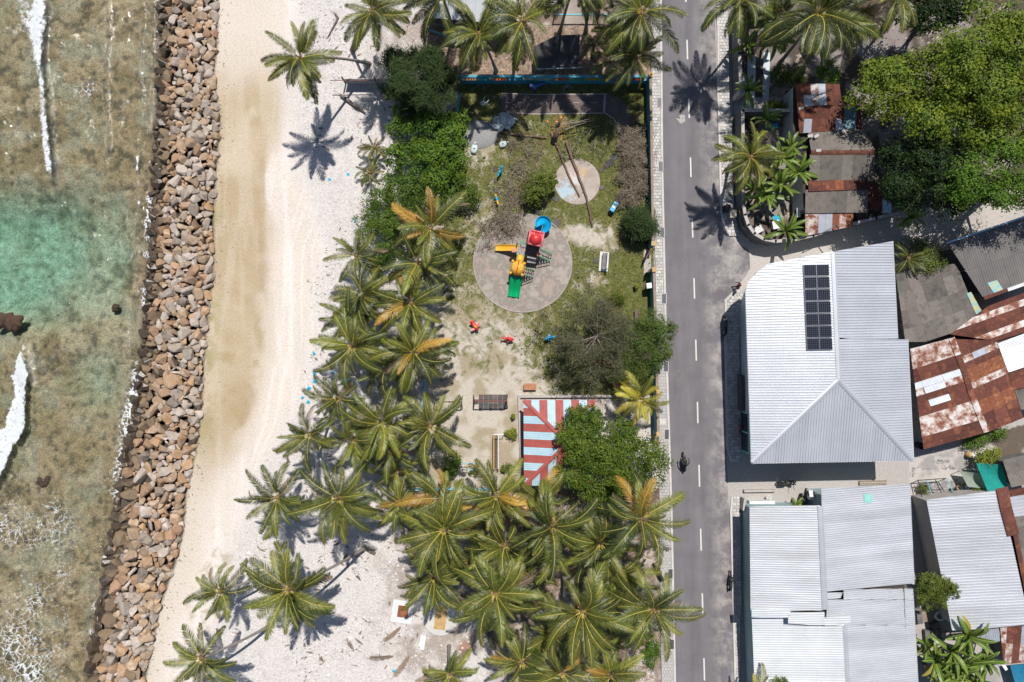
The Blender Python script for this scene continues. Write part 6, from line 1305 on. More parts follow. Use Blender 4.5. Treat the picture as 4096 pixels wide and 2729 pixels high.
for a_ in ((2455, 628, 24, .6, 'dark rubber tile nearest the end of the toy road', tile_d), (2440, 652, 27, .6, 'second rubber tile from the toy road, in palm shadow', tile_d), (2424, 667, 16, .5, 'third of the stepping tiles toward the painted disc'), (2404, 681, 15, .5, 'stepping tile touching the painted disc edge'), (2408, 751, 14, -.9, 'small loose tile right of the painted disc', tile_m, 18),
           (2224, 797, 19, .9, 'dark square tile at the lower left of the painted disc', tile_d), (2150, 848, 19, .3, 'dark tile in the shade below the light green shrub', tile_d), (2226, 893, 26, -.5, 'large double tile at the upper right rim of the round pad', tile_m, 36), (2382, 1043, 17, .1, 'lone dark tile left of the white bench', tile_d), (2412, 1510, 18, .1, 'lone dark tile above the orange bench by the yellow palm', tile_d),
           (1979, 677, 16, 0, 'pale tile left of the blue play animal'), (1982, 722, 15, 0, 'pale tile below the blue play animal'), (1986, 761, 18, 0, 'pale tile above the yellow and blue spring rider')): rtile(*a_)

PS_ = thing('play_structure', 'colourful plastic play tower with yellow dome, red roof and slides on the round pad', 'play structure', P(2075, 1030))
Q = lambda zx, zy, z=0.0: P(1880 + zx / 3.733, 840 + zy / 3.733, z)
def trough(pts, wd, wh, mat, name, parent, lip=.05, mid=False):
    pts = [Vector(p) for p in pts]; mb = MB(); n = len(pts); pr = [(-wd / 2 - lip, wh), (-wd / 2, wh), (-wd / 2 + .05, .03), (-wd * .25, 0), (0, .0 if not mid else wh * .7), (wd * .25, 0), (wd / 2 - .05, .03), (wd / 2, wh), (wd / 2 + lip, wh)]
    if mid: pr = [(-wd / 2 - lip, wh), (-wd / 2, wh), (-wd / 2 + .05, .02), (-.09, .02), (-.05, wh * .7), (.05, wh * .7), (.09, .02), (wd / 2 - .05, .02), (wd / 2, wh), (wd / 2 + lip, wh)]
    vs = []
    for i, p in enumerate(pts):
        d = (pts[min(i + 1, n - 1)] - pts[max(0, i - 1)]); d.z = 0; d.normalize(); s = Vector((-d.y, d.x, 0)); vs += [p + s * a + Vector((0, 0, h_)) for a, h_ in pr]
    k = len(pr); fs = [(i * k + j, i * k + j + 1, (i + 1) * k + j + 1, (i + 1) * k + j) for i in range(n - 1) for j in range(k - 1)]
    lo = [v - Vector((0, 0, .05)) for v in vs]; mb.add(vs, fs); mb.add(lo, [f[::-1] for f in fs])
    return mb.build(name, mat, parent, True)
def deck(pts, z, mat, name='deck'): mb = MB(); mb.slab([Q(x, y, z) for x, y in pts], .08); return mb.build(name, mat, PS_)
deck([(870, 340), (1080, 385), (1045, 560), (840, 512)], 1.45, deck_shade); deck([(845, 515), (1042, 560), (1018, 695), (822, 655)], 1.2, deck_shade); deck([(722, 520), (842, 540), (818, 680), (690, 660)], 1.0, perf); deck([(640, 800), (830, 830), (800, 1000), (610, 970)], 1.1, perf)
for x, y, h_ in ((880, 330, 2.8), (1085, 370, 2.8), (1042, 535, 2.8), (862, 495, 2.8), (705, 490, 1.9), (840, 672, 1.9), (690, 660, 1.9), (1020, 690, 1.9), (640, 800, 1.7), (820, 830, 1.7), (610, 960, 1.7), (795, 985, 1.7)):
    MB().tube([Q(x, y, 0), Q(x, y, h_)], .055, 8).build('post', steel_dark, PS_)
rcor = [(905, 300), (1105, 345), (1060, 545), (862, 500)]
mb = MB(); mb.slab([Q(x, y, 2.95) for x, y in rcor], .12)
for a, b_ in zip(rcor, rcor[1:] + rcor[:1]): mb.tube([Q(*a, 2.98), Q(*b_, 2.98)], .09, 7)
rf = mb.build('red_roof', pP, PS_, True)
mb = MB(); mb.ell(Q(980, 435, 2.95), (.54, .60, .6), (0, 0, -.22), 18, 8, 0, 0); mb.ell(Q(997, 325, 3.0), .11); mb.build('roof_dome', pR, rf, True)
mb = MB(); 
for x, y in ((963, 368), (1013, 379)): mb.ell(Q(x, y, 3.34), .07)
mb.build('eyes', pW, rf, True)
# spiral slide
c0 = P(1880 + 1085 / 3.733, 840 + 245 / 3.733, 0); mb = MB(); vs = []; fs = []; nn = 40
for k in range(nn + 1):
    q = k / nn; a = math.pi * 1.15 - q * 2 * math.pi * 1.22; z = 1.42 - 1.15 * q
    for rr3, dz in ((.06, .12), (.10, 0), (.62, 0), (.70, .10), (.72, .24), (.77, .25)): vs.append(c0 + Vector((rr3 * math.cos(a), rr3 * math.sin(a), z + dz)))
for k in range(nn): fs += [(k * 6 + j, k * 6 + j + 1, (k + 1) * 6 + j + 1, (k + 1) * 6 + j) for j in range(5)]
mb.add(vs, fs); mb.add([v - Vector((0, 0, .05)) for v in vs], [f[::-1] for f in fs]); mb.tube([c0, c0 + Vector((0, 0, 1.6))], .08, 8); mb.build('spiral_slide', pB, PS_, True)
for a, b_ in (((975, 215), (962, 290)), ((1088, 225), (1068, 310))): mb = MB(); mb.tube([Q(*a, 1.4), Q(*a, 2.0), Q(*b_, 2.0), Q(*b_, 1.45)], .03, 6); mb.build('hand_rail', pGm, PS_)
trough([Q(712, 572, 1.02), Q(640, 568, .9), Q(560, 566, .62), Q(480, 568, .36), Q(425, 566, .22), Q(382, 565, .2)], .50, .16, pY, 'yellow_slide', PS_)
mb = MB()
for a, b_ in (((775, 440), (762, 525)), ((852, 455), (838, 540))): mb.tube([Q(*a, .5), Q(*b_, 1.3)], .035, 6)
for k in range(5): q = k / 4; mb.tube([Q(775 - 13 * q, 440 + 85 * q, .5 + .8 * q), Q(852 - 14 * q, 455 + 85 * q, .5 + .8 * q)], .028, 6)
mb.build('climbing_ladder', pGm, PS_)
mb = MB()
for k in range(6): a = k * math.pi / 3; mb.ell(Q(655 + 32 * math.cos(a), 602 + 24 * math.sin(a), 1.5), (.11, .11, .08), n=8, k=5)
fl = mb.build('flower_panel', pN, PS_, True); MB().ell(Q(657, 600, 1.56), (.09, .09, .07)).build('flower_centre', pY, fl, True)
mb = MB(); mb.beam(Q(690, 668, 1.25), Q(820, 695, 1.25), .08, .5); mb.build('tunnel_frame', pG, PS_)
MB().tube([Q(757, 680, 1.25), Q(745, 740, 1.27), Q(738, 800, 1.3)], .37, 16).build('crawl_tunnel', pY, PS_, True)
mb = MB(); D0 = Q(710, 872, 1.55); mb.ell(D0, (.69, .69, .72), n=22, k=10, z0=-.35)
for x, y in ((640, 765), (812, 800), (603, 940), (778, 972)): mb.ell(Q(x, y, 1.7), (.15, .15, .14), n=10, k=6)
dmo = mb.build('yellow_dome', pY, PS_, True)
mb = MB(); ax = (Q(685, 985, 0) - Q(732, 745, 0)).normalized()
for k in range(9):
    a = math.pi * (.1 + .8 * k / 8); mb.ell(D0 - ax * .74 * math.cos(a) + Vector((0, 0, .76 * math.sin(a))), (.06, .09, .07), n=8, k=5)
mb.tube([D0 - ax * .71 * math.cos(math.pi * (.06 + .88 * k / 12)) + Vector((0, 0, .74 * math.sin(math.pi * (.06 + .88 * k / 12)))) for k in range(13)], .045, 6); mb.build('red_crest', pR, dmo, True)
mb = MB()
for x, y in ((655, 812), (772, 832), (643, 877), (760, 900)):
    p = Q(x, y, 1.55); d = p - D0; zz = math.sqrt(max(.02, .70 ** 2 - d.x ** 2 - d.y ** 2)); mb.ell(Vector((p.x, p.y, 1.55 + zz)), (.05, .05, .03), n=8, k=4)
mb.build('eyes', pW, dmo)
trough([Q(692, 985, 1.12), Q(685, 1040, 1.0), Q(676, 1110, .66), Q(667, 1180, .38), Q(658, 1240, .22), Q(650, 1300, .2)], 1.0, .15, pG, 'double_slide', PS_, mid=True)
def stairs(a, b_, wv, z, n, name):
    a = Vector(a); b_ = Vector(b_); o = None; mb = MB()
    for k in range(n): q = (k + .5) / n; p = a.lerp(b_, q); p.z = z * (1 - q); d = (b_ - a); d.z = 0; mb.beam(p - wv * .5, p + wv * .5, d.length / n * .72, .05)
    o = mb.build(name, perf, PS_)
    for s in (-.5, .5):
        mb = MB(); A = a + wv * s; A.z = z; B_ = b_ + wv * s; B_.z = .05
        for dz in (.15, .75): mb.tube([A + Vector((0, 0, dz)), B_ + Vector((0, 0, dz))], .04, 6)
        for k in range(6): p = A.lerp(B_, k / 5); mb.tube([p + Vector((0, 0, -.05)), p + Vector((0, 0, .75))], .022, 5)
        mb.build('stair_rail', pGm, o)
stairs(Q(1036, 648, 1.2), Q(1205, 722, 0), Q(1000, 690, 0) - Q(1025, 590, 0), 1.2, 5, 'stairs'); stairs(Q(815, 925, 1.1), Q(948, 962, 0), Q(805, 980, 0) - Q(822, 880, 0), 1.1, 4, 'stairs')
mb = MB(); mb.slab([Q(856, 680, 1.35), Q(998, 712, 1.35), Q(992, 742, 1.3), Q(850, 712, 1.3)], .05); mb.slab([Q(858, 728, .95), Q(992, 752, .95), Q(980, 802, .8), Q(850, 785, .8)], .05); mb.build('drum_panel', mk('grey_panel', (.38, .36, .36), (.3, .28, .28), 4, .6), PS_)
mb = MB(); mb.ell(Q(1008, 672, 1.7), (.08, .2, .2), (0, 0, -.1)); mb.tube([Q(1006, 630, 1.75), Q(1010, 670, 1.7), Q(1008, 720, 1.5), Q(1010, 750, 1.4)], [.03, .08, .05, .02], 7); mb.build('sea_horse_panel', pO, PS_, True)
# spring riders and seesaws
def spring(t_, c_):
    MB().tube([c_ + Vector((.1 * math.cos(k * .9), .1 * math.sin(k * .9), .04 + .34 * k / 28)) for k in range(29)], .022, 5).build('spring', steel_dark, t_, True)
def rider(x, y, a, build, label, name='spring_rider', cat='spring rider'):
    c_ = P(x, y, .55); g_ = Vector((c_.x, c_.y, 0)); t_ = thing(name, label, cat, g_, 'spring riders on the lawn'); spring(t_, g_); M = Matrix.Rotation(a, 3, 'Z'); build(t_, lambda *v: c_ + M @ Vector(v), a)
def plane_(m1, m2):
    def f(t_, T, a):
        mb = MB(); mb.ell(T(0, 0, 0), (.55, .20, .24), (0, 0, a), 14, 8); mb.build('body', m1, t_, True)
        for s in (-1, 1): mb = MB(); mb.slab([T(.32, s * .12, .0), T(.08, s * .12, .0), T(-.02, s * .5, .04), T(.2, s * .5, .04)], .06); mb.build('wing', m2, t_)
        mb = MB(); mb.slab([T(-.40, -.25, .06), T(-.40, .25, .06), T(-.56, .22, .06), T(-.56, -.22, .06)], .05); mb.beam(T(-.56, 0, .1), T(-.38, 0, .28), .05, .16); mb.build('tail', m1, t_)
        mb = MB(); mb.ell(T(.12, 0, .2), (.14, .11, .1), (0, 0, a)); mb.build('seat', pY, t_, True)
    return f
def fish_(m1, m2):
    def f(t_, T, a):
        mb = MB(); mb.ell(T(.1, 0, 0), (.42, .17, .22), (0, 0, a), 14, 8); mb.tube([T(-.1, 0, 0), T(-.4, 0, .05), T(-.62, 0, .14)], [.15, .09, .03], 8); mb.build('body', m1, t_, True)
        for s in (-1, 1): mb = MB(); mb.slab([T(.1, s * .14, 0), T(-.08, s * .14, 0), T(-.1, s * .36, -.02), T(0, s * .36, -.02)], .05); mb.build('fin', m2, t_)
        mb = MB(); mb.slab([T(-.52, 0, .12), T(-.72, -.2, .16), T(-.66, 0, .14), T(-.72, .2, .16)], .05); mb.beam(T(.05, 0, .2), T(-.08, 0, .36), .05, .12); mb.build('tail_fin', m1, t_)
        mb = MB(); mb.tube([T(.18, -.22, .24), T(.18, .22, .24)], .025, 6); mb.build('handle', m2, t_)
    return f
def car_(m1, m2):
    def f(t_, T, a):
        mb = MB(); mb.box(T(0, 0, -.05), (1.0, .44, .26), a); mb.box(T(-.32, 0, .16), (.30, .42, .22), a); mb.box(T(.38, 0, .1), (.24, .40, .14), a); mb.build('body', m1, t_)
        for x, y in ((.3, .24), (.3, -.24), (-.3, .24), (-.3, -.24)): MB().ell(T(x, y, -.14), (.14, .06, .14), (0, 0, a)).build('wheel', m2, t_, True)
        mb = MB(); mb.box(T(.02, 0, .1), (.22, .28, .06), a); mb.build('seat', pW, t_); mb = MB(); mb.tube([T(.16, -.16, .28), T(.16, .16, .28)], .025, 6); mb.build('handle', steel_dark, t_)
    return f
def horse_(m1, m2):
    def f(t_, T, a):
        mb = MB(); mb.ell(T(0, 0, 0), (.36, .13, .18), (0, 0, a), 12, 8); mb.build('body', m1, t_, True)
        mb = MB(); mb.tube([T(.22, 0, .1), T(.38, 0, .3)], [.12, .08], 8); mb.ell(T(.44, 0, .32), (.18, .1, .11), (0, 0, a)); mb.build('head', m2, t_, True)
        mb = MB(); mb.ell(T(-.36, 0, .06), (.16, .09, .1), (0, 0, a)); mb.build('tail', m2, t_, True); mb = MB(); mb.tube([T(.2, -.2, .25), T(.2, .2, .25)], .02, 6); mb.build('handle', m2, t_)
    return f
rider(1899, 1304, R(-50), plane_(pR, pP), 'red plastic aeroplane spring rider on the sandy lawn, leftmost of the toys')
rider(2034, 1356, R(-8), fish_(pR, pR), 'red plastic fish spring rider on the sandy lawn right of the aeroplane')
rider(2199, 1352, R(196), fish_(pB, pB), 'bright blue plastic fish spring rider in front of the dry tree')
rider(2455, 829, R(58), car_(pB, rubber), 'blue plastic toy car spring rider on the lawn right of the painted disc')
rider(1999, 688, R(66), horse_(pB, pB), 'blue plastic play animal on the lawn right of the glossy hedge')
rider(1987, 798, R(-76), horse_(pB, pY), 'small yellow and blue spring rider on the lawn below the blue animal')
def seesaw(p0, p1, m1, m2, label):
    a = P(*p0, .55); b_ = P(*p1, .55); c_ = a.lerp(b_, .5); t_ = thing('seesaw', label, 'seesaw', Vector((c_.x, c_.y, 0)), 'seesaws under the trees'); mb = MB(); mb.beam(a, b_, .12, .1); mb.build('beam', m1, t_); d = (b_ - a).normalized(); s = Vector((-d.y, d.x, 0))
    mb = MB(); 
    for q in (-1, 1): mb.tube([Vector((c_.x, c_.y, .5)), Vector((c_.x, c_.y, 0)) + s * q * .25], .04, 6)
    mb.build('stand', steel_dark, t_)
    for e, q in ((a, 1), (b_, -1)):
        MB().ell(e, (.2, .17, .12), n=10, k=6).build('seat', m2, t_, True); mb = MB(); mb.tube([e + d * q * .35 + Vector((0, 0, .3)) - s * .2, e + d * q * .35 + Vector((0, 0, .3)) + s * .2], .03, 6); mb.tube([e + d * q * .35, e + d * q * .35 + Vector((0, 0, .3))], .025, 6); mb.build('handle', m1, t_)
seesaw((2348, 1284), (2418, 1287), pY, pO, 'yellow seesaw hidden under the dry pine-like tree'); seesaw((2376, 1446), (2458, 1453), pO, pR, 'orange seesaw with red seats between the dry tree and the feathery tree')
# blue play figure by the teal wall
pV = plastic('ultramarine_plastic', (.05, .12, .50)); BF = thing('play_figure', 'ultramarine plastic play animal standing in the shade of the teal wall', 'play animal', P(2140, 350))
mb = MB(); mb.ell(P(2135, 349, .7), (.3, .24, .35)); mb.build('body', pV, BF, True); mb = MB(); mb.ell(P(2124, 343, 1.1), (.19, .16, .16)); mb.build('head', plastic('lilac_plastic', (.25, .25, .62)), BF, True)
mb = MB(); mb.tube([P(2140, 347, .8), P(2155, 340, .75), P(2175, 332, .5), P(2182, 330, .3)], [.16, .13, .15, .12], 9); mb.build('tail', pV, BF, True)
for dx, dy in ((-5, 6), (5, 7)): MB().tube([P(2135 + dx, 350 + dy, 0), P(2135 + dx, 350 + dy, .5)], .09, 8).build('leg', pV, BF)
# chairs, benches, frames
def plastic_chair(c_, a, tip, label, lay=True):
    t_ = thing('plastic_chair', label, 'chair', (c_.x, c_.y, 0)); M = Matrix.Translation((c_.x, c_.y, tip[2])) @ Euler((tip[0], tip[1], a)).to_matrix().to_4x4(); T = lambda x, y, z: M @ Vector((x, y, z))
    mb = MB(); mb.slab([T(-.22, -.22, 0), T(.22, -.22, 0), T(.2, .2, 0), T(-.2, .2, 0)], .03); mb.build('seat', whitep, t_)
    mb = MB(); ar = [T(.23 * math.cos(R(200) - R(220) * k / 10) * 1.0, .2 + .03 * math.sin(math.pi * k / 10), .12 + .32 * math.sin(math.pi * k / 10)) for k in range(11)]; mb.tube(ar, .025, 6)
    for k in (2, 3, 4, 5, 6, 7, 8): mb.tube([T(-.2 + .04 * k, .2, 0), ar[k]], .014, 5)
    mb.build('backrest', whitep, t_)
    for x, y in ((-.2, -.2), (.2, -.2), (-.2, .2), (.2, .2)): mb = MB(); mb.tube([T(x, y, 0), T(x * 1.2, y * 1.2, -.42)], .028, 6); mb.build('leg', whitep, t_)
plastic_chair(P(1938, 415), R(-35), (R(80), 0, .27), 'white plastic chair toppled on its back on the north lawn')
plastic_chair(P(3068, 1990), R(180), (R(75), 0, .3), 'white plastic chair lying beside the white slab in the small sandy yard')
def bench(x, y, w_, d_, a, mat, label, back=False, h_=.45, plinth=None):
    g_ = P(x, y); t_ = thing('bench', label, 'bench', g_); M = Matrix.Rotation(a, 3, 'Z'); T = lambda *v: g_ + M @ Vector(v)
    if plinth: mb = MB(); mb.box(T(0, 0, .05), (plinth[0], plinth[1], .12), a); mb.build('plinth', plaster, t_)
    for k in range(3): mb = MB(); mb.box(T(0, (k - 1) * d_ / 3, h_), (w_, d_ / 3 - .012, .05), a); mb.build('seat_board', mat, t_)
    for s in (-1, 1): mb = MB(); mb.box(T(s * w_ * .38, 0, h_ / 2), (.12, d_ * .8, h_ - .05), a); mb.build('leg', mat, t_)
    if back: mb = MB(); mb.box(T(0, d_ / 2 + .05, h_ + .25), (w_, .14, .5), a); mb.ell(T(w_ * .46, d_ / 2 + .05, h_ + .5), (.1, .1, .1)); mb.build('backrest', plaster, t_)
bench(2415, 1047, 1.55, .42, R(-94), mk('grey_bench_boards', (.16, .145, .15), (.22, .2, .2), 3, .8), 'grey-topped white concrete bench on its white plinth in the middle of the lawn', True, .45, (1.85, .85))
bench(2120, 1546, 1.2, .62, 0, wood_orange, 'orange-brown bench just above the pavilion yard wall, by the bare sand'); bench(2480, 1542, 1.5, .62, 0, wood_orange, 'orange-brown bench half under the yellow palm fronds')
bench(2545, 1267, 1.2, .45, R(90), mk('brown_bench', (.12, .08, .075), (.16, .11, .1), 4, .8), 'dark brown bench under the feathery tree beside the teal wall')
def swing_frame(x0, x1, y, ht, label, mat, tiles=False, dy=34):
    t_ = thing('swing_frame', label, 'swing frame', P((x0 + x1) / 2, y)); mb = MB(); mb.tube([P(x0, y - 3, ht), P(x1, y - 3, ht)], .06, 7); mb.build('top_bar', mat, t_)
    for x in (x0, x1):
        for s in (-1, 1): mb = MB(); mb.tube([P(x, y - 3, ht), P(x + (x - (x0 + x1) / 2) * .06, y + s * dy)], .05, 6); mb.build('leg', mat, t_)
    for k in range(3 if tiles else 2): q = (k + .7) / 3; mb = MB(); mb.box(P(x0 + (x1 - x0) * q, y - 3, ht), (.28, .14, .14)); mb.build('bracket', mat, t_)
    return t_
if True:
    r_ = random.Random(8); MT = thing('rubber_mat', 'mat of dark and brown rubber tiles under the wide swing frame', 'rubber mat', P(1970, 1607))
    for i in range(7):
        for j in range(3):
            if i == 0 and j != 1: continue
            mb = MB(); mb.box(P(1905 + i * 19.2, 1588 + j * 19.5, .03 + r_.uniform(0, .02)), (.43, .44, .05), r_.uniform(-.04, .04)); mb.build('rubber_tile', r_.choice((tile_m, tile_d)), MT)
swing_frame(1898, 2026, 1607, 2.0, 'wide brown swing frame over the dark rubber tile mat', mk('brown_steel', (.16, .05, .045), (.12, .045, .04), 5, .6), True, 26)
swing_frame(1738, 1846, 1611, 1.9, 'narrow dark green swing frame half under palm fronds', mk('dark_green_steel', (.05, .11, .08), (.12, .06, .05), 4, .6), False, 26)
CF = thing('climbing_frame', 'long narrow climbing frame with net rungs standing on the sandy yard', 'climbing frame', P(1985, 1800))
for x, mt in ((1975, pY), (1993, whitep)): mb = MB(); mb.tube([P(x, 1738, 1.2), P(x, 1875, 1.2)], .04, 6); mb.build('rail', mt, CF)
for x, y in ((1975, 1738), (1993, 1738), (1975, 1875), (1993, 1875), (2014, 1738)): mb = MB(); mb.tube([P(x, y, 0), P(x, y, 1.2)], .035, 6); mb.build('post', whitep, CF)
mb = MB(); mb.tube([P(1975, 1738, 1.2), P(2016, 1738, 1.2)], .035, 6); mb.build('cross_bar', whitep, CF)
for k in range(18): y = 1744 + k * 7.4; mb = MB(); mb.tube([P(1976, y, 1.18), P(1984, y + 1, .95), P(1993, y, 1.18)], .022, 5); mb.build('rung', steel_dark, CF)
for x in (1981, 1987): mb = MB(); mb.tube([P(x, 1740, 1.0), P(x, 1872, 1.0)], .02, 5); mb.build('net_rope', steel_dark, CF)
GF = thing('goal_frame', 'small pale blue and white barred goal frame at the bottom of the sandy yard', 'goal', P(1870, 1870))
lb = mk('light_blue_metal', (.2, .5, .68))
for (a, b_) in (((1818, 1858, 1), (1922, 1851, 1)), ((1818, 1880, .9), (1922, 1880, .9)), ((1922, 1851, 1), (1922, 1880, .9)), ((1818, 1858, 1), (1818, 1880, .9))): mb = MB(); mb.tube([P(*a), P(*b_)], .04, 6); mb.build('frame_bar', lb, GF)
for k in range(5): x = 1834 + k * 18; mb = MB(); mb.tube([P(x, 1854, .98), P(x, 1881, .9)], .03, 6); mb.build('upright', whitep if k % 2 else pY, GF)
for x, y in ((1818, 1858), (1922, 1851), (1818, 1880), (1922, 1880)): mb = MB(); mb.tube([P(x, y, 0), P(x, y, .95)], .03, 6); mb.build('leg', lb, GF)
mb = MB(); mb.beam(P(1670, 1788, 4.6), P(1712, 1776, 4.9), .12, .05); LP = thing('street_lamp', 'slim white lamp head poking out among palm fronds above the play yard', 'lamp', P(1672, 1790)); mb.build('lamp_head', whitep, LP); MB().tube([P(1672, 1790, 0), P(1670, 1788, 4.6)], .05, 7).build('pole', chrome, LP)
WB = thing('water_tank', 'rounded white plastic box on a stand against the inside of the teal wall', 'tank', P(2590, 1146)); mb = MB(); c_ = P(2595, 1144, 1.2); 
for a in (.0,): mb.box(c_, (.48, .5, .5), .15); mb.box(c_ + Vector((0, 0, .27)), (.42, .44, .06), .15)
mb.build('tank_body', whitep, WB); mb = MB(); mb.box(P(2592, 1144, .45), (.3, .3, .9)); mb.build('stand', concrete, WB)
# white sacks
sackm = mk('woven_white_sack', (.50, .56, .56), (.40, .46, .47), 7, .8, rnd=.12, bump=.3)
def sack(x, y, a, s, z, label, grp='white sacks on the lawn'):
    r_ = random.Random(int(x * 7 + y)); mb = MB(); n, k = 10, 6; vs = []
    c_ = P(x, y, z)
    for i in range(k + 1):
        t_ = -math.pi / 2 + math.pi * i / k
        for j in range(n):
            aa = 2 * math.pi * j / n; w_ = (1 + .25 * math.cos(2 * aa) * 0 + r_.uniform(-.1, .1)); sq = (abs(math.cos(aa)) ** 3 + abs(math.sin(aa)) ** 3) ** (-1 / 3)
            vs.append(c_ + Matrix.Rotation(a, 3, 'Z') @ Vector((.36 * s * math.cos(aa) * sq * max(.06, math.cos(t_)) ** .6 * w_, .27 * s * math.sin(aa) * sq * max(.06, math.cos(t_)) ** .6 * w_, .17 * s * math.sin(t_))))
    fs = [(i * n + j, i * n + (j + 1) % n, (i + 1) * n + (j + 1) % n, (i + 1) * n + j) for i in range(k) for j in range(n)]; mb.add(vs, fs)
    t_ = thing('sack', label, 'sack', P(x, y), grp); mb.build('bag', sackm, t_, True); M = Matrix.Rotation(a, 3, 'Z'); mb = MB(); mb.tube([c_ + M @ Vector((.3 * s, 0, .05)), c_ + M @ Vector((.42 * s, .05, .1)), c_ + M @ Vector((.5 * s, -.04, .05))], [.09 * s, .05 * s, .11 * s], 7); mb.build('tied_neck', sackm, t_, True)
sp_ = [(2010, 462, 'top left sack of the pile, touching the toy road edge'), (2030, 470, 'sack at the top middle of the pile with a red stain beside it'), (2050, 476, 'sack at the right end of the pile under the toy road'), (1986, 478, 'leftmost upper sack of the pile'), (1998, 494, 'second sack in the left part of the pile'), (2020, 492, 'middle sack of the pile'), (2042, 494, 'sack right of the middle of the pile'), (1982, 506, 'lower left corner sack of the pile'), (2004, 512, 'lower middle sack of the pile'), (2026, 505, 'lower sack right of the middle, its neck toward the log'), (2046, 488, 'sack lying on top at the right of the pile'), (2012, 480, 'sack lying on the very top of the pile')]
for i, (x, y, l) in enumerate(sp_): sack(x, y, i * 1.3, 1.05, .2 + (.28 if i > 9 else .08 * (i % 3)), l)
sack(1897, 597, R(80), 1.25, .15, 'lone white sack lying on the bare patch by the glossy tree'); sack(2012, 578, R(20), 1.15, .15, 'lone crumpled white sack on the bare patch below the pile')
mb = MB(); mb.ell(P(2058, 462, .35), (.34, .3, .3)); tag(mb.build('rubbish_heap', mk('rubbish_mix', (.3, .24, .2), (.15, .12, .12), 5, .9, bump=.6), None, True), 'brown rubbish bag at the right end of the pile of white sacks', 'rubbish bag')
mb = MB(); 
kind(mb.ell(P(1915, 540, -.1), (2.0, 1.5, .35), n=20, k=6).build('gravel_heap', mk('grey_gravel', (.34, .33, .33), (.2, .2, .2), 9, .95, bump=.8, bscale=30), None, True), 'stuff'); tag(bpy.data.objects['gravel_heap'], 'low heap of grey gravel on the bare patch left of the sacks', 'gravel')

# ---------------------------------------------------------------- slabs, lids and litter on the beach
HS = thing('hatch_slab', 'white square concrete slab with a rusty square hatch on the sand', 'slab', P(1610, 2447)); a = R(-8)
mb = MB(); mb.box(P(1610, 2447, .08), (2.0, 2.15, .2), a); mb.build('slab', mk('white_slab', (.62, .63, .63), (.55, .56, .56), 2, .8), HS); mb = MB(); mb.box(P(1612, 2447, .2), (1.0, 1.1, .06), a); mb.build('hatch', rust_orange, HS)
TL = thing('tank_lid', 'round pale concrete tank lid with a tan board across it beside the grove', 'tank lid', P(1762, 2472)); mb = MB(); c_ = P(1762, 2472); mb.lathe([(1.65, -.05), (1.65, .22), (1.55, .26), (.001, .27)], c_, 40); mb.build('lid', mk('pale_lid_concrete', (.54, .53, .50), (.47, .46, .44), 1.2, .85), TL)
mb = MB(); mb.box(P(1763, 2472, .3), (1.08, 2.2, .07), R(-8)); mb.build('board', wood_tan, TL)
AC0 = thing('white_crate', 'tall white plastic crate standing on the sand below the round tank lid', 'crate', P(1690, 2560)); mb = MB(); mb.box(P(1692, 2560, .35), (.5, 1.1, .7), R(-10)); mb.build('box', whitep, AC0); mb = MB(); mb.box(P(1690, 2590, .2), (.4, .3, .35), R(-10)); mb.build('step', whitep, AC0)
WC = thing('wooden_crate', 'brown wooden crate at the foot of the bottom palm near the grove', 'crate', P(1862, 2590))
for k in range(4):
    mb = MB(); d = Matrix.Rotation(R(-35), 3, 'Z') @ Vector(((k - 1.5) * .24, 0, 0)); mb.box(P(1862, 2590, .45) + d, (.225, .95, .04), R(-35)); mb.build('board', mk('crate_wood', (.36, .22, .16), (.28, .17, .12), 3, .8), WC)
mb = MB(); mb.box(P(1862, 2590, .22), (.9, .85, .42), R(-35)); mb.build('crate_body', wood, WC); mb = MB(); mb.box(P(1850, 2592, .49), (.14, .12, .03), .3); tag(mb.build('paper_scrap', whitep), 'white scrap of paper lying on the brown wooden crate', 'scrap')
SCRAPS = ['blue litter scrap just left of the broad beach-edge palm, highest of the string', 'blue litter scrap beside a torn palm frond, at the middle of the string', 'bigger blue scrap in the middle of the string on the beach', 'blue scrap left of the thin dark palm, farthest toward the sea', 'blue scrap just left of the lowest bend of the string', 'blue scrap touching a dark stone in the string of litter', 'small blue scrap nearest the sea in the string of litter', 'largest blue plastic scrap, in the shade of the beach palms', 'blue scrap at the shade edge above the largest scrap', 'blue scrap right beside the fronds of the thin dark palm', 'blue scrap at the lower end of the string of litter', 'blue scrap near the shadow of the windswept palm', 'blue scrap on the crown shadow of the windswept palm', 'blue scrap beside the ragged palm at the hedge end', 'blue scrap beside the lone small palm on the beach', 'blue scrap lying on a fallen dry frond at the bottom', 'blue scrap under the frond tips of the broad beach palm', 'blue scrap among the shadow of the big beach palms']
blue_scrap = mk('blue_plastic_scrap', (.02, .33, .55), (.03, .42, .6), 6, .6)
r_ = random.Random(4)
for i, (x, y, s) in enumerate(((1255, 1413, 10), (1258, 1492, 9), (1262, 1524, 13), (1236, 1551, 12), (1218, 1560, 9), (1240, 1585, 10), (1211, 1590, 8), (1383, 1524, 22), (1330, 1490, 9), (1305, 1612, 8), (1233, 1608, 9), (1392, 697, 12), (1318, 720, 10), (1421, 882, 9), (1190, 1736, 9), (1578, 2683, 10), (1278, 1376, 8), (1330, 2110, 9))):
    mb = MB(); c_ = P(x, y, .06); n = 7; vs = [c_ + Vector((r_.uniform(.4, 1) * s / K * math.cos(k * 6.28 / n), r_.uniform(.4, 1) * s / K * math.sin(k * 6.28 / n), r_.uniform(-.03, .10))) for k in range(n)] + [c_ + Vector((0, 0, .13))]
    mb.add(vs, [(k, (k + 1) % n, n) for k in range(n)]); o = mb.build('plastic_scrap', blue_scrap); lab = SCRAPS[i]
    tag(o, lab, 'plastic litter', 'blue plastic scraps on the beach')
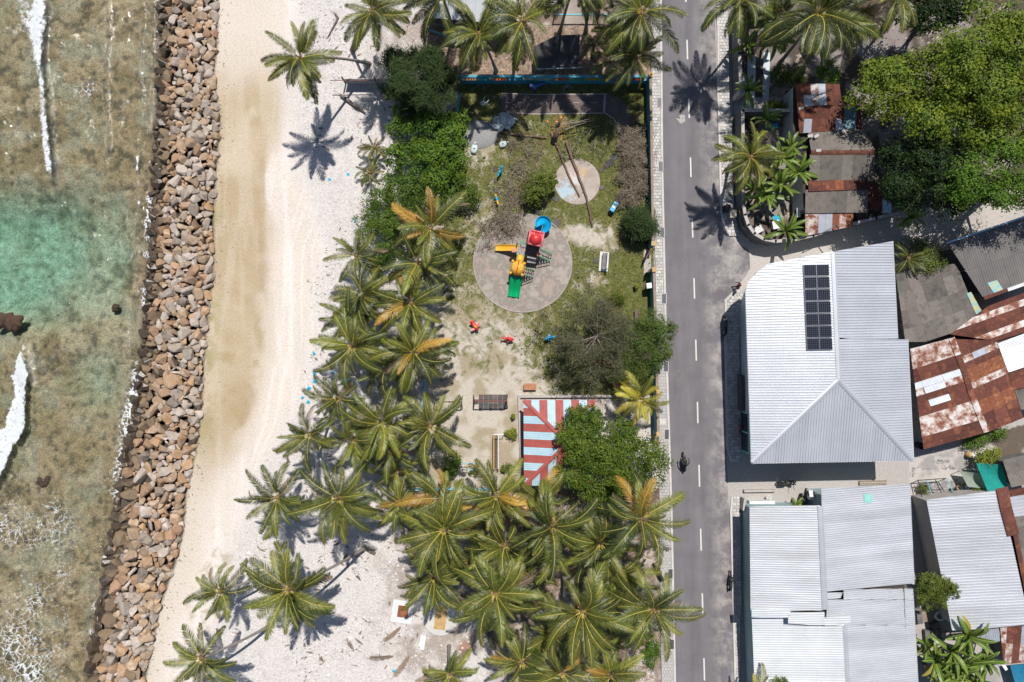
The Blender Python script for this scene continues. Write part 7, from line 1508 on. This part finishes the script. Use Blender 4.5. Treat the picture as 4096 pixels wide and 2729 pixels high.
# driftwood on the beach by the fence
for pts, r0, lab in ((((1362, 380), (1390, 400), (1420, 425), (1462, 452)), .16, 'dark driftwood log lying slanted on the beach below the plank fence'), (((1340, 55), (1352, 70), (1340, 95), (1310, 150)), .10, 'thin crooked driftwood stick on the upper beach near the top palm'), (((1500, 2215), (1462, 2195), (1440, 2205)), .16, 'short dark log end on the sand right of the large dense beach palm')):
    t_ = thing('driftwood', lab, 'driftwood', P(*pts[0])); MB().tube([P(x, y, r0 + .02) for x, y in pts], [r0, r0 * 1.1, r0 * .8, r0 * .3][:len(pts)], 7).build('log', mk('driftwood_bark', (.12, .09, .075), (.2, .16, .14), 5, .95, bump=.5), t_, True); mb = MB()
    for k in range(5): p = P(*pts[k % len(pts)], r0); mb.tube([p, p + Vector((r_.uniform(-.6, .6), r_.uniform(-.5, .5), .15))], [.03, .01], 4)
    mb.build('twigs', logbark, t_)

# ---------------------------------------------------------------- things in the yards
def box_thing(name, label, cat, x, y, dims, a, mats, z=0, lid=None):
    t_ = thing(name, label, cat, P(x, y)); mb = MB(); mb.box(P(x, y, z + dims[2] / 2), dims, a); mb.build('body', mats, t_)
    if lid: mb = MB(); mb.box(P(x, y, z + dims[2] + .02), (dims[0] * 1.05, dims[1] * 1.05, .04), a); mb.build('lid', lid, t_)
    return t_
def ac(x, y, z, a, label):
    t_ = thing('air_conditioner', label, 'air conditioner', P(x, y)); c_ = P(x, y, z); mb = MB(); mb.box(c_, (.85, .34, .6), a); mb.build('case', whitep, t_); M = Matrix.Rotation(a, 3, 'Z'); mb = MB(); mb.tube([c_ + M @ Vector((-.12, -.175, 0)), c_ + M @ Vector((-.12, -.2, 0))], .23, 16); mb.build('fan_grille', steel_dark, t_)
ac(3190, 852, 1.2, R(-88), 'white air conditioner beside the tin house, in the banana compound'); ac(3240, 1978, 1.6, R(-82), 'white air conditioner on the grey wall above the small sandy yard')
for k, (x, y) in enumerate(((2929, 857),)):
    t_ = box_thing('meter_box', 'cream meter box on the pavement at the curved compound wall', 'meter box', x, y, (.40, .62, 1.3), 0, mk('cream_box', (.5, .46, .33), (.44, .4, .3), 3, .6), 0, mk('cream_box', (.5, .46, .33)))
box_thing('meter_cabinet', 'dark cabinet with a white light fitting on the pavement above the cream box', 'cabinet', 2905, 835, (.5, .6, 1.2), 0, steel_dark)
for x, y, w_, d_, lab in ((3004, 348, .8, 6.6, 'long white sheet lying on the garden ground, left of the pair'), (3064, 342, .62, 6.8, 'long white sheet lying on the garden ground, right of the pair'), (2977, 325, .62, 1.1, 'short pale sheet lying left of the two long sheets')):
    mb = MB(); mb.box(P(x, y, .05), (w_, d_ * .92, .03), R(-1.5)); tag(mb.build('ground_sheet', mk('pale_ground_sheet', (.50, .54, .56), (.42, .47, .5), 1.3, .6)), lab, 'sheet')
mb = MB(); mb.slab([P(3068, 500, .3), P(3110, 492, .4), P(3112, 512, .35), P(3070, 514, .3)], .04); tag(mb.build('tarpaulin', blue_scrap), 'bright blue tarp at the top of the banana compound', 'tarpaulin')
t_ = thing('tarpaulin', 'blue and teal cloth by the tin house at the bottom of the compound', 'tarpaulin', P(3105, 875)); mb = MB(); mb.slab([P(3088, 868, .5), P(3118, 856, .6), P(3128, 880, .5), P(3096, 890, .4)], .04); mb.build('cloth', blue_scrap, t_)
box_thing('storage_box', 'white box under the bananas at the bottom of the compound', 'box', 3100, 900, (.6, .8, .5), R(10), whitep); box_thing('washing_tub', 'grey washing tub with pale lids inside the compound curve', 'tub', 3035, 918, (.7, .6, .5), R(30), concrete_dark, 0, plaster)
mb = MB(); mb.slab([P(2955, 835, 1.6), P(3015, 832, 1.6), P(3015, 905, 1.5), P(2970, 905, 1.5)], .04); t_ = thing('awning', 'small brown corrugated awning inside the compound curve', 'awning', P(2985, 870)); mb.build('sheet', mk('brown_awning', (.17, .135, .11), (.12, .1, .085), 4, .85), t_)
for x, y in ((2960, 840), (3010, 838), (3010, 900), (2975, 900)): mb = MB(); mb.tube([P(x, y, 0), P(x, y, 1.58)], .03, 6); mb.build('post', steel_dark, t_)
LPt = thing('lamp_bracket', 'thin bent metal pole reaching over the lane from the tin house roof', 'lamp pole', P(3265, 950)); mb = MB(); mb.tube([P(3262, 950, 0), P(3262, 948, 2.4), P(3342, 900, 3.0)], .035, 6); mb.tube([P(3342, 900, 3.0), P(3390, 968, 2.9)], .05, 6); mb.build('pole', chrome, LPt)
# bottom right yard bits
wb = mk('white_slab_paint', (.66, .66, .65))
box_thing('concrete_tank', 'white slab-topped tank in front of the southern house, in the small sandy yard', 'tank', 3044, 2014, (2.4, .62, .7), R(1), wb)
t_ = thing('drum', 'dark drum with a grey lid in the shade of the grey wall', 'drum', P(3202, 1992)); mb = MB(); mb.lathe([(.01, 0), (.3, 0), (.3, .8), (.26, .82), (.01, .82)], P(3202, 1994), 16); mb.build('drum_body', steel_dark, t_, True); mb = MB(); mb.lathe([(.2, .83), (.2, .88), (.01, .9)], P(3202, 1994), 14); mb.build('lid', chrome, t_)
wall('grey_side_wall', 'grey concrete wall carrying the air conditioner beside the striped southern roof', [(3222, 1955), (3278, 1972), (3282, 2015)], 2.2, .15, concrete_dark)
r_ = random.Random(21)
HBk = thing('hollow_blocks', 'neat row of pale hollow concrete blocks along the top of the southern roof', 'blocks', P(3490, 1930))
for k in range(14):
    mb = MB(); x = 3440 + k * 8.0; y = 1932 - k * .25; mb.box(P(x, y, .12), (.17, .36, .22)); mb.box(P(x, y - 4, .235), (.10, .11, .012), mi=1); mb.box(P(x, y + 4, .235), (.10, .11, .012), mi=1); mb.build('block', [mk('block_concrete', (.46, .40, .32), (.40, .34, .27), 5, .9), rubber], HBk)
t_ = thing('net_canopy', 'bright green-blue netting stretched beside the grey shack', 'netting', P(3960, 1910)); mb = MB()
nety = mk('teal_net', (.01, .28, .24), (.015, .34, .30), 2, .8, transl=.3); netg = mk('grey_green_net', (.30, .34, .28), (.24, .28, .23), 3, .9, transl=.2)
def sag(q, z, s, mat, t_, n=8):
    mb = MB(); vs = []
    for i in range(n + 1):
        for j in range(n + 1):
            u, v = i / n, j / n; a = Vector(q[0]).lerp(Vector(q[1]), u); b_ = Vector(q[3]).lerp(Vector(q[2]), u); p = a.lerp(b_, v); vs.append(P(p.x, p.y, z - s * 16 * u * (1 - u) * v * (1 - v)))
    fs = [(i * (n + 1) + j, i * (n + 1) + j + 1, (i + 1) * (n + 1) + j + 1, (i + 1) * (n + 1) + j) for i in range(n) for j in range(n)]; mb.add(vs, fs); return mb.build('net', mat, t_, True)
sag(((3905, 1853), (4004, 1858), (4036, 1958), (3950, 1964)), 1.8, .5, nety, t_)
for x, y in ((3905, 1853), (4004, 1858), (4036, 1955), (3950, 1964)): mb = MB(); mb.tube([P(x, y, 0), P(x, y, 1.82)], .035, 6); mb.build('post', steel_dark, t_)
t_ = thing('net_canopy', 'pale grey-green net sagging left of the bright netting', 'netting', P(3890, 1920)); sag(((3838, 1884), (3932, 1896), (3945, 1955), (3872, 1948)), 1.2, .4, netg, t_)
for x, y in ((3838, 1884), (3932, 1896), (3945, 1955), (3872, 1948)): mb = MB(); mb.tube([P(x, y, 0), P(x, y, 1.2)], .03, 6); mb.build('post', steel_dark, t_)
t_ = thing('pipe_frame', 'open frame of dark and blue pipes over weeds behind the eastern house', 'pipe frame', P(3720, 1950))
for a, b_, mt in (((3672, 1922), (3784, 1914), steel_dark), ((3676, 1938), (3750, 1930), steel_dark), ((3672, 1922), (3690, 2000), steel_dark), ((3742, 1920), (3765, 1972), steel_dark), ((3708, 1922), (3726, 1976), lb), ((3784, 1914), (3812, 1966), lb), ((3690, 1962), (3766, 1958), steel_dark)): mb = MB(); mb.tube([P(*a, 1.0), P(*b_, 1.0)], .04, 6); mb.build('pipe', mt, t_)
for x, y in ((3672, 1922), (3784, 1914), (3690, 2000), (3812, 1966)): mb = MB(); mb.tube([P(x, y, 0), P(x, y, 1.0)], .04, 6); mb.build('leg', steel_dark, t_)
t_ = thing('drum', 'white and tan barrel pair in the sun at the corner of the creeper bush', 'barrel', P(3878, 1817)); mb = MB(); mb.lathe([(.28, 0), (.28, .7), (.01, .72)], P(3883, 1818), 16); mb.build('white_barrel', whitep, t_, True); mb = MB(); mb.lathe([(.26, 0), (.26, .6), (.01, .62)], P(3868, 1817), 16); mb.build('tan_barrel', wood_tan, t_, True)
for x, y, lab in ((3662, 1714, 'upper black round bin in the slot between the corner house and patchwork roof'), (3670, 1780, 'lower black round bin by the patchwork roof corner, near the yard')):
    t_ = thing('bin', lab, 'bin', P(x, y)); c_ = P(x, y); mb = MB(); mb.lathe([(.01, .02), (.30, .02), (.34, .8), (.30, .8), (.27, .2), (.01, .2)], c_, 16); mb.build('tub', rubber, t_, True); mb = MB(); mb.tube([c_ + Vector((-.1, 0, .5)), c_ + Vector((.2, .1, .95))], .03, 6); mb.build('handle', pR, t_)
for x, y, s, lab in ((3732, 1803, 7, 'larger pale stone on the yard in front of the rusty roof'), (3777, 1796, 5, 'smaller pale stone right of the larger one below the rusty roof')): mb = MB(); mb.ell(P(x, y, .08), (s / K, s / K * .8, .14), (0, 0, .4), 8, 5); tag(mb.build('stone', plaster), lab, 'stone')
for x, y, s, mt, lab in ((3864, 1946, 10, whitep, 'white bucket against the eastern house wall under the net'), (3853, 1954, 9, blue_scrap, 'blue basin beside the white bucket under the net'), (3880, 1953, 9, teal_metal, 'teal basket right of the white bucket'), (3926, 1938, 14, concrete_dark, 'dark round pot under the edge of the bright netting'), (3830, 1950, 12, wood, 'brown box left of the blue basin by the house wall'), (3802, 1960, 9, steel_dark, 'dark crate at the foot of the blue pipe')):
    t_ = thing('pot', lab, 'container', P(x, y)); mb = MB(); mb.lathe([(.01, .02), (s / K * .8, .02), (s / K, .35), (s / K * .85, .35), (s / K * .7, .1), (.01, .1)], P(x, y), 14); mb.build('vessel', mt, t_, True)
t_ = thing('satellite_ring', 'white ring-shaped basin among dark clutter between the two white roofs', 'basin', P(3760, 2465)); c_ = P(3760, 2465, .9); MB().tube([c_ + Vector((.42 * math.cos(k * 6.28 / 18), .36 * math.sin(k * 6.28 / 18), 0)) for k in range(18)], .09, 7, 0, True).build('rim', whitep, t_, True); mb = MB(); mb.lathe([(.4, -.1), (.2, -.3), (.01, -.32)], c_, 16); mb.build('bowl', concrete, t_, True)
for x, y, dims, a, mt, lab in ((3698, 2462, (.9, 1.0, .5), .3, wood, 'board-topped box among the clutter between the white roofs'), (3672, 2470, (.5, 1.0, .7), .1, concrete_dark, 'grey slab against the southern house wall in the clutter gap'), (3740, 2500, (.7, .5, .6), .5, concrete_dark, 'dark crate under the white ring basin'), (3730, 2540, (1.6, 1.1, .5), .1, concrete_dark, 'low dark tank top above the banana clump')): box_thing('crate', lab, 'crate', x, y, dims, a, mt)
for i, (x, y, s) in enumerate(((3764, 2540, 10), (3790, 2538, 12), (3806, 2545, 10), (3770, 2556, 8))): mb = MB(); mb.ell(P(x, y, .3), (s / K, s / K * .85, .3), (0, 0, i), 8, 5); tag(mb.build('pale_stone', mk('pale_stone', (.42, .38, .34), (.3, .27, .25), 4, .9, bump=.4)), ('pale stone leftmost beside the dark tank top', 'largest pale stone in the gap above the bananas', 'pale stone nearest the eastern roof corner', 'smallest pale stone in front of the dark tank top')[i], 'stone')
t_ = thing('tarpaulin', 'deep blue tarp in the bottom right corner below the tin shack', 'tarpaulin', P(4080, 2700)); sag(((4040, 2662), (4160, 2650), (4180, 2770), (4070, 2770)), 1.3, .3, mk('deep_blue_tarp', (.01, .12, .22), (.015, .17, .28), 3, .6), t_)
t_ = thing('washing', 'white cloth hanging on a line beside the bottom right tarp', 'cloth', P(4012, 2650)); mb = MB(); mb.slab([P(3998, 2648, 1.5), P(4012, 2642, 1.5), P(4032, 2678, 1.2), P(4022, 2684, 1.2)], .03); mb.build('cloth', whitep, t_); mb = MB(); mb.tube([P(3970, 2640, 1.5), P(4110, 2632, 1.6)], .015, 5); mb.build('line', whitep, t_)
pt_ = mk('terracotta', (.36, .17, .07), (.28, .13, .06), 4, .8); i = 0
for x, y in ((2072, 230), (2072, 250), (2072, 275), (2054, 252), (2054, 268), (2055, 232)):
    i += 1; t_ = thing('flower_pot', ('topmost pot of the right column of pots', 'middle pot of the right column of pots', 'lowest pot of the right column, nearest the teal wall', 'middle potted plant of the left column', 'lowest potted plant of the left column', 'topmost potted plant of the left column')[i - 1] + ' by the shade cloth', 'flower pot', P(x, y)); mb = MB(); mb.box(P(x, y, .12), (.2, .2, .22)); mb.build('pot', pt_, t_); c_ = P(x, y, .28); crown('leaves', [(c_.x, c_.y, c_.z, .12, .12, .1)], 40, .1, LM['shrub'], t_, i)

# ---------------------------------------------------------------- motorbikes, bicycle, people
def bike(label, x, y, a, mats=None, scooter=False, lean=.12):
    g_ = P(x, y); t_ = thing('motorbike', label, 'motorbike', g_, 'motorbikes'); M = Matrix.Rotation(a, 3, 'Z') @ Matrix.Rotation(lean, 3, 'Y'); T = lambda *v: g_ + M @ Vector(v)
    bodym = mats or blackp
    for yy in (.62, -.62):
        mb = MB(); c_ = [T(0, yy + .27 * math.cos(k * 2 * math.pi / 18), .30 + .27 * math.sin(k * 2 * math.pi / 18)) for k in range(18)]; mb.tube(c_, .055, 7, 0, True); w_ = mb.build('wheel', rubber, t_, True); mb = MB(); mb.tube([T(-.05, yy, .3), T(.05, yy, .3)], .15, 12); mb.build('hub', chrome, w_)
    mb = MB(); mb.tube([T(0, -.55, .55), T(0, -.25, .6), T(0, .1, .52), T(0, .3, .6), T(0, .5, .85)], [.10, .17, .15, .16, .13], 9)
    if scooter: mb.tube([T(0, .45, .35), T(0, .5, .8)], [.2, .17], 9); mb.box(T(0, .12, .3), (.34, .5, .08), a)
    else: mb.ell(T(0, .14, .78), (.15, .26, .15), (0, 0, a), 10, 6)
    mb.build('body', bodym, t_, True); mb = MB(); mb.tube([T(0, -.78, .80), T(0, -.5, .80), T(0, -.15, .76), T(0, .0, .74)], [.07, .13, .14, .09], 9); mb.build('seat', rubber, t_, True)
    mb = MB(); mb.tube([T(0, .62, .3), T(0, .5, .95)], .035, 6); mb.build('fork', chrome, t_); mb = MB(); mb.tube([T(-.36, .36, 1.0), T(-.15, .46, .98), T(.15, .46, .98), T(.36, .36, 1.0)], .022, 6); mb.build('handlebar', steel_dark, t_)
    mb = MB(); mb.ell(T(0, .62, .85), (.13, .1, .13), (0, 0, a), 10, 6); mb.build('headlight', chrome, t_, True)
    for s in (-1, 1): mb = MB(); mb.tube([T(s * .28, .40, 1.0), T(s * .38, .40, 1.15)], .012, 5); mb.ell(T(s * .40, .40, 1.18), (.07, .02, .05), (0, 0, a)); mb.build('mirror', steel_dark, t_, True)
    mb = MB(); mb.slab([T(-.09, -.5, .58), T(.09, -.5, .58), T(.07, -.95, .5), T(-.07, -.95, .5)], .04); mb.build('mudguard', bodym, t_)
    return t_, T
rb_bike, TB = bike('black motorbike being ridden up the left lane of the road', 2731, 1845, R(4), None, False, 0)
bike('black motorbike parked at the right kerb in the sun beside the southern house', 2912, 2318, R(-4)); bike('dark motorbike parked in shade at the kerb by the corner house', 2891, 1305, R(-2), mk('grey_bike_paint', (.06, .065, .07), (.04, .04, .05), 5, .35))
bike('black scooter parked in the shade south of the corner house, facing right', 3140, 1926, R(-86), None, True); bike('black scooter parked on the left pavement under the palms', 2628, 2285, R(28), None, True)
BC = thing('bicycle', 'bicycle leaning in shade at the shopfront of the corner house', 'bicycle', P(2951, 1712)); T = lambda *v: P(2951, 1712) + Vector(v)
for yy in (.5, -.5): MB().tube([T(.02, yy + .31 * math.cos(k * 6.2832 / 20), .32 + .31 * math.sin(k * 6.2832 / 20)) for k in range(20)], .022, 6, 0, True).build('wheel', rubber, BC)
mb = MB()
for a, b_ in (((0, -.5, .32), (0, 0, .3)), ((0, 0, .3), (0, .4, .75)), ((0, -.12, .75), (0, .4, .75)), ((0, 0, .3), (0, -.14, .85)), ((0, -.5, .32), (0, -.12, .75)), ((0, .5, .32), (0, .38, .9))): mb.tube([T(*a), T(*b_)], .022, 6)
mb.build('frame', pR, BC); mb = MB(); mb.tube([T(-.28, .32, .95), T(0, .4, .93), T(.28, .32, .95)], .018, 6); mb.build('handlebar', steel_dark, BC); mb = MB(); mb.ell(T(0, -.15, .9), (.08, .14, .04)); mb.build('saddle', rubber, BC, True)
def figure(name, label, joints, bones, mat_skin, parts, loc):
    t_ = thing(name, label, 'person', loc); me_ = bpy.data.meshes.new('body'); ks = list(joints); me_.from_pydata([tuple(Vector(joints[k][0]) - Vector(loc)) for k in ks], [(ks.index(a), ks.index(b_)) for a, b_ in bones], [])
    o = link(bpy.data.objects.new('body', me_)); o.parent = t_; o.modifiers.new('skin', 'SKIN')
    for i, k in enumerate(ks): me_.skin_vertices[0].data[i].radius = (joints[k][1], joints[k][1]); me_.skin_vertices[0].data[i].use_root = (k == 'pelvis')
    s = o.modifiers.new('sub', 'SUBSURF'); s.levels = s.render_levels = 1; me_.materials.append(mat_skin); return t_, o
skin = mk('skin', (.30, .16, .09), (.26, .14, .08), 8, .6); blk = mk('black_clothes', (.018, .018, .022), (.028, .028, .032), 6, .85); maroon = mk('maroon_cloth', (.10, .022, .025), (.14, .03, .035), 6, .85); pink = mk('pink_white_cloth', (.62, .45, .50), (.55, .35, .42), 6, .85)
bones = [('pelvis', 'chest'), ('chest', 'neck'), ('neck', 'head')] + [(a + s, b_ + s) for s in 'lr' for a, b_ in (('hip', 'knee'), ('knee', 'ankle'), ('ankle', 'toe'), ('sh', 'elbow'), ('elbow', 'wrist'), ('wrist', 'hand'))] + [('pelvis', 'hip' + s) for s in 'lr'] + [('chest', 'sh' + s) for s in 'lr']
def person_joints(T, seated):
    if seated:
        J = dict(pelvis=(T(0, -.22, .88), .15), chest=(T(0, -.12, 1.22), .16), neck=(T(0, -.06, 1.42), .06), head=(T(0, -.02, 1.58), .09))
        for s, q in (('l', -1), ('r', 1)): J.update({'hip' + s: (T(q * .12, -.15, .86), .10), 'knee' + s: (T(q * .2, .22, .72), .075), 'ankle' + s: (T(q * .18, .02, .34), .05), 'toe' + s: (T(q * .19, .2, .28), .04), 'sh' + s: (T(q * .2, -.08, 1.34), .075), 'elbow' + s: (T(q * .34, .1, 1.16), .055), 'wrist' + s: (T(q * .34, .33, 1.04), .04), 'hand' + s: (T(q * .34, .41, 1.02), .045)})
    else:
        J = dict(pelvis=(T(0, 0, .92), .14), chest=(T(0, .02, 1.22), .15), neck=(T(0, .02, 1.42), .055), head=(T(0, .04, 1.56), .09))
        for s, q, st in (('l', -1, .22), ('r', 1, -.2)): J.update({'hip' + s: (T(q * .1, 0, .88), .1), 'knee' + s: (T(q * .1, st * .6, .5), .07), 'ankle' + s: (T(q * .1, st * 1.1 - (.1 if st < 0 else 0), .1 + (.05 if st < 0 else 0)), .045), 'toe' + s: (T(q * .1, st * 1.1 + .12, .05), .04), 'sh' + s: (T(q * .19, .02, 1.35), .07), 'elbow' + s: (T(q * .25, -st * .5, 1.1), .05), 'wrist' + s: (T(q * .26, -st * .9 + .08, .9), .036), 'hand' + s: (T(q * .26, -st * .9 + .14, .84), .04)})
    return J
def dress(t_, J, hairm, hair_z, topm):
    h_ = Vector(J['head'][0]); MB().ell(h_ + Vector((0, 0, .02)), (.115, .125, .135), n=14, k=9).build('head', skin, t_, True); MB().ell(h_ + Vector((0, -.02, .06)), (.125, .135, .12), n=14, k=8, z0=-.2).build('hair', hairm, t_, True)
    for s in 'lr':
        w_ = Vector(J['hand' + s][0]); d = (w_ - Vector(J['wrist' + s][0])).normalized(); sd_ = d.cross(Vector((0, 0, 1))).normalized(); mb = MB(); mb.ell(w_, (.045, .045, .03))
        for k in range(4): b0 = w_ + sd_ * (.03 - .02 * k) + d * .03; mb.tube([b0, b0 + d * (.05, .06, .055, .04)[k], b0 + d * (.08, .09, .085, .065)[k] - Vector((0, 0, .025))], [.01, .009, .007], 5)
        b0 = w_ + sd_ * (.035 if s == 'r' else -.035); mb.tube([b0, b0 + (sd_ * (1 if s == 'r' else -1) + d).normalized() * .05], [.012, .008], 5); mb.build('hand', skin, t_, True)
J = person_joints(TB, True); t_, o = figure('person', 'person in black riding the motorbike on the road', J, bones, blk, None, P(2731, 1845)); dress(t_, J, blackp, 0, blk)
PW_ = P(2941, 1146); Mw = Matrix.Rotation(R(75), 3, 'Z'); Tw = lambda *v: PW_ + Mw @ Vector(v)
J = person_joints(Tw, False); t_, o = figure('person', 'person in dark red walking across the mouth of the side lane with a pale bag', J, bones, maroon, None, PW_); dress(t_, J, maroon, 0, maroon)
mb = MB(); c_ = Vector(J['handl'][0]); mb.ell(c_ - Vector((0, 0, .2)), (.16, .1, .2)); mb.tube([c_, c_ - Vector((0, 0, .1))], .02, 5); tag(mb.build('hand_bag', pink, None, True), 'pale pink bag carried by the walking person in dark red', 'bag')

# ---------------------------------------------------------------- stuff nobody could count
def scatter(name, n, zone, size, mat, seed, flat_=.5, kindname='litter', lab='', elong=1.0):
    r = np.random.default_rng(seed); x0, y0, x1, y1 = zone[0]; x = r.uniform(x0, x1, n * 4); y = r.uniform(y0, y1, n * 4); k = r.random(n * 4) < zone[1](x, y); x = x[k][:n]; y = y[k][:n]; n = len(x)
    s = size * r.lognormal(0, .42, n); a = r.random(n) * 6.28; cs, sn = np.cos(a), np.sin(a); c_ = np.stack([(x - 2048) / K, -(y - 1364.5) / K, np.zeros(n)], -1)
    tm = np.array([(1, 0, 0), (.1, 1, 0), (-1, .15, 0), (-.15, -.9, 0), (.12, .08, 1)]) * r.uniform(.75, 1.25, (n, 5, 3)); tm[..., 0] *= elong; tm[..., 2] *= flat_
    rot = np.stack([tm[..., 0] * cs[:, None] - tm[..., 1] * sn[:, None], tm[..., 0] * sn[:, None] + tm[..., 1] * cs[:, None], tm[..., 2]], -1) * s[:, None, None]
    v = (rot + c_[:, None]).reshape(-1, 3); b0 = np.arange(n)[:, None] * 5
    f = np.concatenate([b0 + np.array([i, (i + 1) % 4, 4]) for i in range(4)], 0); o = kind(np_mesh(name, v, f, mat), 'stuff'); return tag(o, lab, kindname)
fb = lambda x, y, c_, s: fbm(x, y, c_, s)
scatter('coral_rubble', 9000, ((880, 0, 1960, 2729), lambda x, y: np.where((x > np.interp(y, [0, 700, 1364, 1900, 2729], [1180, 1180, 1230, 1000, 800]) + 20) & (x < np.interp(y, [0, 300, 560, 1540, 2300, 2729], [1700, 1830, 1800, 1680, 1700, 2000])), .25 + .75 * sstep(.42, .6, fb(x, y, 90, 3)), 0)), .07, mk('coral_stone', (.60, .565, .545), (.48, .45, .43), 5, .9, isl=.22), 201, .6, 'coral rubble', 'white coral rubble strewn over the upper beach')
scatter('beach_twigs', 1500, ((900, 0, 1960, 2729), lambda x, y: np.where((x > np.interp(y, [0, 700, 1364, 1900, 2729], [1230, 1250, 1260, 1080, 900])) & (x < np.interp(y, [0, 300, 560, 1540, 2300, 2729], [1700, 1830, 1800, 1680, 1700, 2000])), sstep(.5, .62, fb(x, y, 110, 8)), 0)), .05, mk('beach_twig', (.14, .105, .085), (.24, .18, .14), 5, .95, isl=.3), 202, .3, 'twigs', 'dark twigs and husks scattered over the upper beach', 3.5)
scatter('shingle', 3500, ((560, 0, 1120, 2729), lambda x, y: np.where((x > rockr(y) - 4) & (x < rockr(y) + 75), np.exp(-(x - rockr(y)) / 26.0), 0)), .055, mk('shingle_stone', (.36, .31, .26), (.26, .22, .19), 5, .9, isl=.35), 203, .6, 'shingle', 'small stones along the landward foot of the rock wall')
scatter('lawn_grass', 30000, ((1700, 330, 2640, 1960), lambda x, y: sstep(.36, .62, grass_amount(x, y)) * (np.hypot(x - 2091, y - 1053) > 200) * (np.hypot(x - 2309, y - 728) > 95) * ~inpoly(x, y, [(2000, 368), (2435, 370), (2525, 430), (2530, 600), (2474, 612), (2470, 520), (2415, 458), (2000, 456)])), .034, mk('grass_tuft', (.10, .122, .032), (.19, .18, .07), 2, .9, isl=.3, transl=.2), 204, 1.1, 'grass', 'short patchy grass of the playground lawn', 1.4)
scatter('leaf_litter', 4600, ((1720, 100, 2610, 308), lambda x, y: np.where(x < 2150, .9, .5)), .09, mk('dry_litter', (.30, .22, .165), (.19, .135, .10), 5, .95, isl=.35), 205, .35, 'leaf litter', 'dry palm litter covering the ground behind the teal wall', 3.2)
scatter('grove_litter', 3500, ((1560, 1960, 2640, 2729), lambda x, y: np.where(inpoly(x, y, GROVE), .8, 0)), .09, mk('dry_litter', (.3, .2, .15)), 206, .3, 'leaf litter', 'dry leaf litter on the ground under the southern palms', 3.0)
scatter('garden_litter', 3500, ((2960, 20, 4096, 930), lambda x, y: np.where(inpoly(x, y, NEG), sstep(.4, .6, fb(x, y, 120, 5)), 0)), .08, mk('garden_debris', (.36, .31, .27), (.18, .14, .11), 5, .95, isl=.4), 207, .4, 'litter', 'debris and leaf litter on the garden ground under the big trees', 1.8)
scatter('yard_gravel', 2600, ((3640, 1840, 3880, 2000), lambda x, y: sstep(.42, .6, fb(x, y, 70, 6)) * .9), .05, mk('grey_chippings', (.3, .29, .28), (.2, .19, .19), 6, .95, isl=.35), 208, .5, 'gravel', 'grey stone chippings on the yard behind the eastern house')
scatter('wood_chips', 260, ((2180, 450, 2300, 620), lambda x, y: np.exp(-((x - 2240) / 32) ** 2 - ((y - 515) / 40) ** 2)), .032, cutwood, 209, .4, 'wood chips', 'fresh orange wood chips round the sawn stump', 2.2)
scatter('rubbish', 700, ((2510, 2560, 2620, 2729), lambda x, y: np.full(x.shape, .6)), .06, mk('pale_rubbish', (.5, .46, .43), (.36, .3, .26), 6, .8, isl=.4), 210, .5, 'rubbish', 'pale rubbish and stones beside the bottom of the left pavement')
